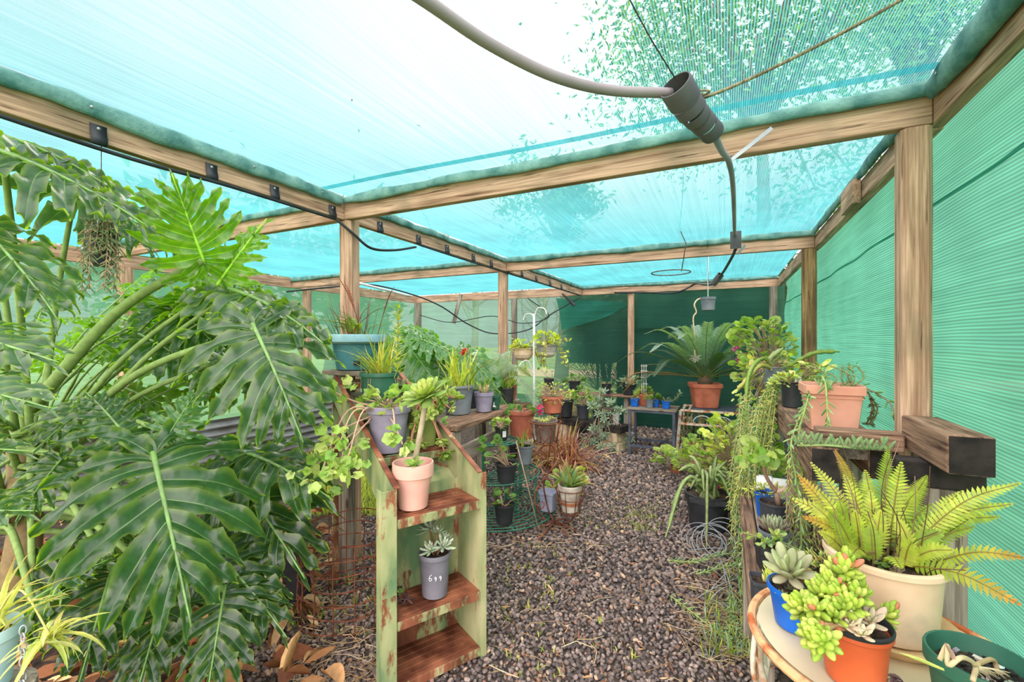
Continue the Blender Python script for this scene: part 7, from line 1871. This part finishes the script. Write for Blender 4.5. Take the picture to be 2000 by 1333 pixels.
# small hanging pot with a long bare succulent stem
hp = at(1383, 607, u=4.75); root, R, z = potted('hanging_pot', 'small grey hanging pot with one long dangling bare stem', 'hanging pot', 1383, 607, 0, 30, 26, M['grey'], base=hp, rimh=.2, taper=.86); ro = np.array(hp)
m = MB(); tube(m, [(0, R, z), (0, 0, z + .04), (0, 0, ZT - hp[2] - .02)], .006, k=5); tube(m, [(0, -R, z), (0, 0, z + .04)], .003, k=5); part(m, 'hanger', M['white'], root)
st = MB(); tube(st, cat([(0, 0, z), tolocal(1372, 583, 5.05), tolocal(1362, 586, 5.0), tolocal(1356, 596, 4.95), tolocal(1360, 610, 4.95), tolocal(1354, 622, 4.95), tolocal(1357, 660, 4.95), tolocal(1357, 697, 4.95)], 7), .008, lin((214, 190, 156)), k=6); part(st, 'stem', M['stem'], root)
lf = MB(); rg = np.random.RandomState(193); rosette(lf, tolocal(1357, 700, 4.95), (0, -.6, -.6), .075, 22, lin((226, 226, 210)), lin((196, 196, 180)), rg, T=fleshy(.32, .12, .1, .2), el0=60, el1=-30); part(lf, 'rosette', M['succ'], root)

# black hose clipped along the middle beam
hx = XM - .004
def onbeam(px, py): return np.array(at(px, py, r=XM + .012))
hz = ZB - .012
rod('drip_hose', 'black drip hose clipped under the long left beam', 'hose', [(XM + .002, Y0 + .1, hz), (XM + .004, .4, hz), (XM + .002, .9, hz - .012), (XM + .004, 1.3, hz), (XM + .004, 1.93, hz)], .0085, 'hose', k=8)
rod('drip_hose', 'black hose sagging past the post top and back up to the middle beam', 'hose', [(XM + .004, 1.94, hz), tuple(np.array(at(690, 457, r=XM + .06))), tuple(np.array(at(725, 485, r=XM + .08))), tuple(np.array(at(770, 489, r=XM + .05))), tuple(np.array(at(812, 483, r=XM + .01)))], .0085, 'hose', k=8)
y_ = np.array(at(812, 483, r=XM + .01))[1]
rod('drip_hose', 'black hose clipped along the middle beam to the back wall', 'hose', [(XM + .006, y_ + .05, hz + .004), (XM + .002, y_ + .6, hz), (XM + .006, 4.3, hz - .004), (XM + .002, 5.5, hz), (XM + .004, Y3 - .1, hz)], .0085, 'hose', k=8)
def clip(px, py, label, w=.05):
    p = np.array(at(px, py, r=XM + .008)); m = MB(); n = 9
    P = [(.0, 0, .035), (.001, 0, .0), (.012, 0, -.022), (.02, 0, -.012)]
    C = cat([np.array(q) for q in ((.0005, 0, .034), (.002, 0, .006), (.010, 0, -.022), (.0, 0, -.040), (-.016, 0, -.034))], 4)
    V = [(x, s * w / 2, z) for (x, _, z) in C for s in (-1, 1)]; n = len(C)
    V += [(x + .003, y, z) for (x, y, z) in V]; o_ = 2 * n
    F = []
    for i in range(n - 1): F += [(2 * i, 2 * i + 1, 2 * i + 3, 2 * i + 2), (o_ + 2 * i + 1, o_ + 2 * i, o_ + 2 * i + 2, o_ + 2 * i + 3), (2 * i, 2 * i + 2, o_ + 2 * i + 2, o_ + 2 * i), (2 * i + 3, 2 * i + 1, o_ + 2 * i + 1, o_ + 2 * i + 3)]
    m.add(V, F); o = m.build('hose_clip', M['hose'], None, (XM + .002, p[1], ZB + .03)); tag(o, label, 'clip', 'rubber hose clips along the middle beam', 'thing')
    nl = MB(); lathe(nl, [(.006, 0), (.005, .002), (0, .003)], k=10); q = nl.build('nail_head', M['galv'], o); q.location = (.005, 0, .02); q.rotation_euler = (0, PI / 2, 0)
CL = [(193, 262), (414, 335), (537, 380), (650, 420), (743, 455), (818, 480), (874, 497), (925, 516), (960, 527), (993, 540), (1020, 548), (1048, 559), (1075, 566), (1097, 574)]
WORDS = ['first', 'second', 'third', 'fourth', 'fifth', 'sixth', 'seventh', 'eighth', 'ninth', 'tenth', 'eleventh', 'twelfth', 'thirteenth', 'fourteenth']
for k, (px, py) in enumerate(CL): clip(px, py, f'{WORDS[k]} rubber hose clip on the long middle beam counted from the upper left edge')
# loose black hoses hanging at the back left
rod('drip_hose', 'black hose drooping across the pale back wall from the left beam', 'hose', [tuple(A(560, 570, 4.6)), tuple(A(640, 562, 5.0)), tuple(A(720, 556, 5.4)), tuple(A(800, 574, 6.0)), tuple(A(860, 598, 6.5)), tuple(A(915, 634, 7.0)), tuple(A(965, 652, 7.2)), tuple(A(1030, 645, 7.2)), tuple(A(1075, 615, 7.2)), tuple(A(1135, 580, 7.0))], .010, 'hose', k=6)
rod('drip_hose', 'white pipe joining the loose hose below the left roof cloth', 'pipe', [tuple(A(700, 553, 5.25)), tuple(A(798, 578, 5.9))], .015, 'white', k=8)
rod('drip_hose', 'thin hose strung between the back posts', 'hose', [tuple(A(820, 616, 7.9)), tuple(A(880, 630, 7.8)), tuple(A(960, 618, 7.5)), tuple(A(1020, 632, 7.2)), tuple(A(1072, 618, 7.1)), tuple(A(1030, 582, 7.0))], .008, 'hose', k=6)
m = MB(); a, b = A(1098, 574, 6.9), A(1122, 597, 6.85); tube(m, [a - a, b - a], [.012, .022, .03], k=8); tag(m.build('spray_nozzle', M['black'], None, tuple(a)), 'black nozzle hanging from the end of the middle beam hose', 'nozzle', kind='thing')

rg = np.random.RandomState(195); m = MB()
for k in range(90):
    p = (rg.uniform(XM + .1, XR - .1), rg.uniform(.6, 6.5), ZT + .022); put(m, *lance(.22, .2, .3), lin((96, 84, 70)), p, frame((rg.normal(), rg.normal(), .05), (0, 0, 1)), rg.uniform(.015, .04))
tag(m.build('fallen_leaves', M['dry']), 'scattered dead leaf flecks lying on top of the roof cloth', 'dead leaves', kind='stuff')

# ------------------------------------------------------------------ outside: trees and hedge beyond the cloth
def tree(label, px, py, d, R, n, size, cols_, seed, flat=.8, cat_='tree'):
    c = np.array(at(px, py, d=d)); root = thing('tree', label, cat_, (c[0], c[1], -.05)); rg = np.random.RandomState(seed); h = c[2] + .05
    m = MB(); tube(m, cat([(0, 0, 0), (.1, .05, h * .5), (0, 0, h)], 6), [.22, .12, .05], lin((120, 104, 90)), k=8); br = MB()
    lf = MB(); cl_ = [rg.normal(0, 1, 3) * (R * .45, R * .45, R * .45 * flat) for _ in range(26)]
    for q in cl_: tube(m, [(0, 0, h * .75), q * .5 + (0, 0, h - .2), q + (0, 0, h)], [.05, .012], lin((120, 104, 90)), k=5)
    part(m, 'trunk', M['stem'], root)
    for k in range(n):
        q = cl_[rg.randint(26)] + rg.normal(0, R * .17, 3) + (0, 0, h); put(lf, *LEAF1, vary(rg, cols_[rg.randint(len(cols_))], .25), q, frame(rg.normal(0, 1, 3), rg.normal(0, 1, 3)), size * rg.uniform(.6, 1.3))
    part(lf, 'crown', M['leaf'], root)
LEAF1 = lance(.4, .1, .3, 2)
TG = [lin(c) for c in ((84, 124, 64), (104, 140, 76), (70, 106, 56))]
tree('leafy tree overhanging the roof cloth near the pipe sleeves', 1480, 70, 8.0, 3.6, 17000, .13, TG, 201)
tree('tree crown showing through the roof cloth beyond the rope', 1780, 30, 10.5, 1.7, 6000, .14, TG, 202)
tree('small distant tree crown showing through the second roof bay', 1095, 395, 12.0, 1.2, 2600, .17, TG, 203)
def bare(label, px, d, h, seed):
    c = np.array(at(px, 660, d=d)); root = thing('bare_tree', label, 'tree', (c[0], c[1], -.05)); rg = np.random.RandomState(seed); m = MB(); br = MB(); tube(m, cat([(0, 0, 0), (.15, 0, h * .4), (0, .1, h * .7)], 5), [.2, .14, .06], lin((150, 140, 132)), k=7)
    for k in range(16):
        z0 = h * rg.uniform(.2, .7); a = rg.uniform(0, 6.28); L = h * rg.uniform(.25, .5); p1 = np.array((L * .5 * math.cos(a), L * .5 * math.sin(a), z0 + L * .4)); p2 = np.array((L * .8 * math.cos(a + .3), L * .8 * math.sin(a + .3), z0 + L)); tube(br, cat([(0, 0, z0), p1, p2], 5), [.06, .02], lin((150, 140, 132)), k=5)
        for q in range(5): t = rg.uniform(.3, 1); s0 = p1 * (1 - t) + p2 * t; tube(br, [s0, s0 + rg.normal(0, .35, 3) + (0, 0, .4)], [.02, .006], lin((150, 140, 132)), k=4)
    part(m, 'trunk', M['stem'], root); part(br, 'branch', M['stem'], root)
bare('bare grey tree beyond the pale back cloth near the corner post', 925, 22, 7.5, 205); bare('bare grey tree behind the hanging bowls beyond the cloth', 1060, 26, 7, 206)
def hedge(label, x0, x1, y, h, dpt, n, seed, zb=0.0, nm='hedge'):
    root = thing(nm, label, nm, ((x0 + x1) / 2, y, -.05)); rg = np.random.RandomState(seed); w = (x1 - x0) / 2; m = MB()
    box(m, (-w + .05, -dpt / 2, zb), (w - .05, dpt / 2, h * .95), lin((40, 62, 40)))
    if zb: tube(m, [(w * .6, 0, 0), (w * .3, 0, zb + .1)], .05, lin((90, 80, 66)), k=7)
    part(m, 'branch_core', M['stem'], root, smooth=False); lf = MB()
    for k in range(n): put(lf, *OVAL, vary(rg, lin((62, 92, 56)), .3), (rg.uniform(-w, w), -dpt / 2 + rg.normal(0, .1), zb + (h - zb) * (1 - rg.rand() ** 2.2 if rg.rand() < .4 else rg.rand())), frame(rg.normal(0, 1, 3), rg.normal(0, 1, 3)), rg.uniform(.06, .14))
    part(lf, 'foliage', M['leaf'], root)
hedge('dense dark hedge pressed close behind the back cloth at the cycad', -1.75, 1.6, 8.1, 2.6, .9, 2600, 207)
hedge('dark shrub crown outside the back cloth above the fan palm', -2.62, -1.78, 8.1, 2.6, .8, 1300, 208, 1.0, 'shrub')
# a fan palm outside: bright slits show between its dark leaflets
p = at(1190, 800, u=7.5); root = thing('garden_palm', 'fan palm outside the back cloth with bright slits between its dark leaflets', 'plant', (p[0], p[1], 0)); rg = np.random.RandomState(209)
tr_ = MB(); tube(tr_, [(0, 0, 0), (0, 0, .5)], [.08, .06], lin((90, 80, 66)), k=10); part(tr_, 'trunk', M['stem'], root)
for (sx_, ph) in ((0, 0), (.25, .03), (-.2, .05)):
    m = MB()
    for k in range(34):
        a = math.radians(58 + 3.1 * k) + ph; Lf_ = rg.uniform(.8, 1.35); d = np.array((math.cos(a), rg.uniform(-.05, .05), math.sin(a)))
        blade(m, (sx_, rg.uniform(-.04, .04), .5), d, Lf_, .042, .15, lin((46, 78, 58)), fold=.1)
    m.build('frond', M['leaf'], root)
hd_ = at(700, 650, d=17); tree('grey-green garden tree beyond the left wall cloth', 640, 560, 13, 2.6, 1500, .4, TG, 211)
tree('broad garden tree beyond the left wall cloth among the lobed leaves', 330, 520, 12, 2.6, 1500, .4, TG, 212)

# ------------------------------------------------------------------ daylight, camera, exposure
BACK_SKY = 3.9
SUN_AZ, SUN_EL = math.radians(4), math.radians(46)
sd_ = np.array((math.sin(SUN_AZ) * math.cos(SUN_EL), math.cos(SUN_AZ) * math.cos(SUN_EL), math.sin(SUN_EL)))      # in camera frame: nearly straight ahead
sdw = np.array((sd_[0] * CS - sd_[1] * SN, sd_[0] * SN + sd_[1] * CS, sd_[2]))
L_ = bpy.data.lights.new('sun', 'SUN'); L_.energy = 2.0; L_.angle = math.radians(30); L_.color = (1.0, .90, .80)
lo = bpy.data.objects.new('sun', L_); col.objects.link(lo); lo.rotation_euler = Vector(-sdw).to_track_quat('-Z', 'Y').to_euler(); lo.location = (0, 0, 12)
w = bpy.data.worlds.new('sky'); scn.world = w; w.use_nodes = True; nt = w.node_tree; nt.nodes.clear(); Lk = nt.links.new
out = nt.nodes.new('ShaderNodeOutputWorld'); bg = nt.nodes.new('ShaderNodeBackground'); tc = nt.nodes.new('ShaderNodeTexCoord')
sep = nt.nodes.new('ShaderNodeSeparateXYZ'); Lk(tc.outputs['Generated'], sep.inputs[0])
base_ = ramp(nt, sep.outputs[2], [(0.0, (.78, .80, .80)), (.25, (.60, .63, .69)), (1.0, (.60, .63, .69))])
cn = nt.nodes.new('ShaderNodeTexNoise'); cn.inputs['Scale'].default_value = 1.8; cn.inputs['Detail'].default_value = 6; Lk(tc.outputs['Generated'], cn.inputs['Vector'])
cr = ramp(nt, cn.outputs[0], [(.40, (0, 0, 0)), (.62, (1, 1, 1))])
mx = nt.nodes.new('ShaderNodeMix'); mx.data_type = 'RGBA'; Lk(cr.outputs[0], mx.inputs[0]); Lk(base_.outputs[0], mx.inputs[6]); mx.inputs[7].default_value = (.74, .73, .74, 1)
dt = nt.nodes.new('ShaderNodeVectorMath'); dt.operation = 'DOT_PRODUCT'; dt.inputs[1].default_value = tuple(sdw); Lk(tc.outputs['Generated'], dt.inputs[0])
gl = ramp(nt, dt.outputs['Value'], [(.60, (0, 0, 0)), (.86, (.18, .18, .17)), (1.0, (.85, .84, .8))]); gl.color_ramp.interpolation = 'EASE'
ad = nt.nodes.new('ShaderNodeMix'); ad.data_type = 'RGBA'; ad.blend_type = 'ADD'; ad.inputs[0].default_value = 1; ad.clamp_result = False; Lk(mx.outputs[2], ad.inputs[6]); Lk(gl.outputs[0], ad.inputs[7])
# unseen half of the sky behind the camera, brightened as added frontal fill
bk = nt.nodes.new('ShaderNodeVectorMath'); bk.operation = 'DOT_PRODUCT'; bk.inputs[1].default_value = (SN, -CS, .35); Lk(tc.outputs['Generated'], bk.inputs[0])
br_ = ramp(nt, bk.outputs['Value'], [(.10, (0, 0, 0)), (.75, (BACK_SKY * 1.08, BACK_SKY * .95, BACK_SKY * .93))])
a2 = nt.nodes.new('ShaderNodeMix'); a2.data_type = 'RGBA'; a2.blend_type = 'ADD'; a2.inputs[0].default_value = 1; a2.clamp_result = False; Lk(ad.outputs[2], a2.inputs[6]); Lk(br_.outputs[0], a2.inputs[7])
Lk(a2.outputs[2], bg.inputs[0]); bg.inputs[1].default_value = 1.0; Lk(bg.outputs[0], out.inputs[0])

cd = bpy.data.cameras.new('camera'); cam = bpy.data.objects.new('camera', cd); col.objects.link(cam)
cd.sensor_width = 36; cd.lens = FOC / 2000 * 36; cd.clip_start = .02; cam.location = (0, 0, EYE); cam.rotation_euler = (PI / 2, 0, TH); scn.camera = cam
vs = scn.view_settings; vs.view_transform = 'Standard'; vs.look = 'None'; vs.exposure = 0.35; vs.gamma = 1.0; vs.use_curve_mapping = False
cy_ = scn.cycles; cy_.max_bounces = 7; cy_.diffuse_bounces = 4; cy_.glossy_bounces = 2; cy_.transmission_bounces = 4; cy_.transparent_max_bounces = 16
cy_.use_denoising = True; cy_.sample_clamp_indirect = 6.0; cy_.caustics_reflective = False; cy_.caustics_refractive = False
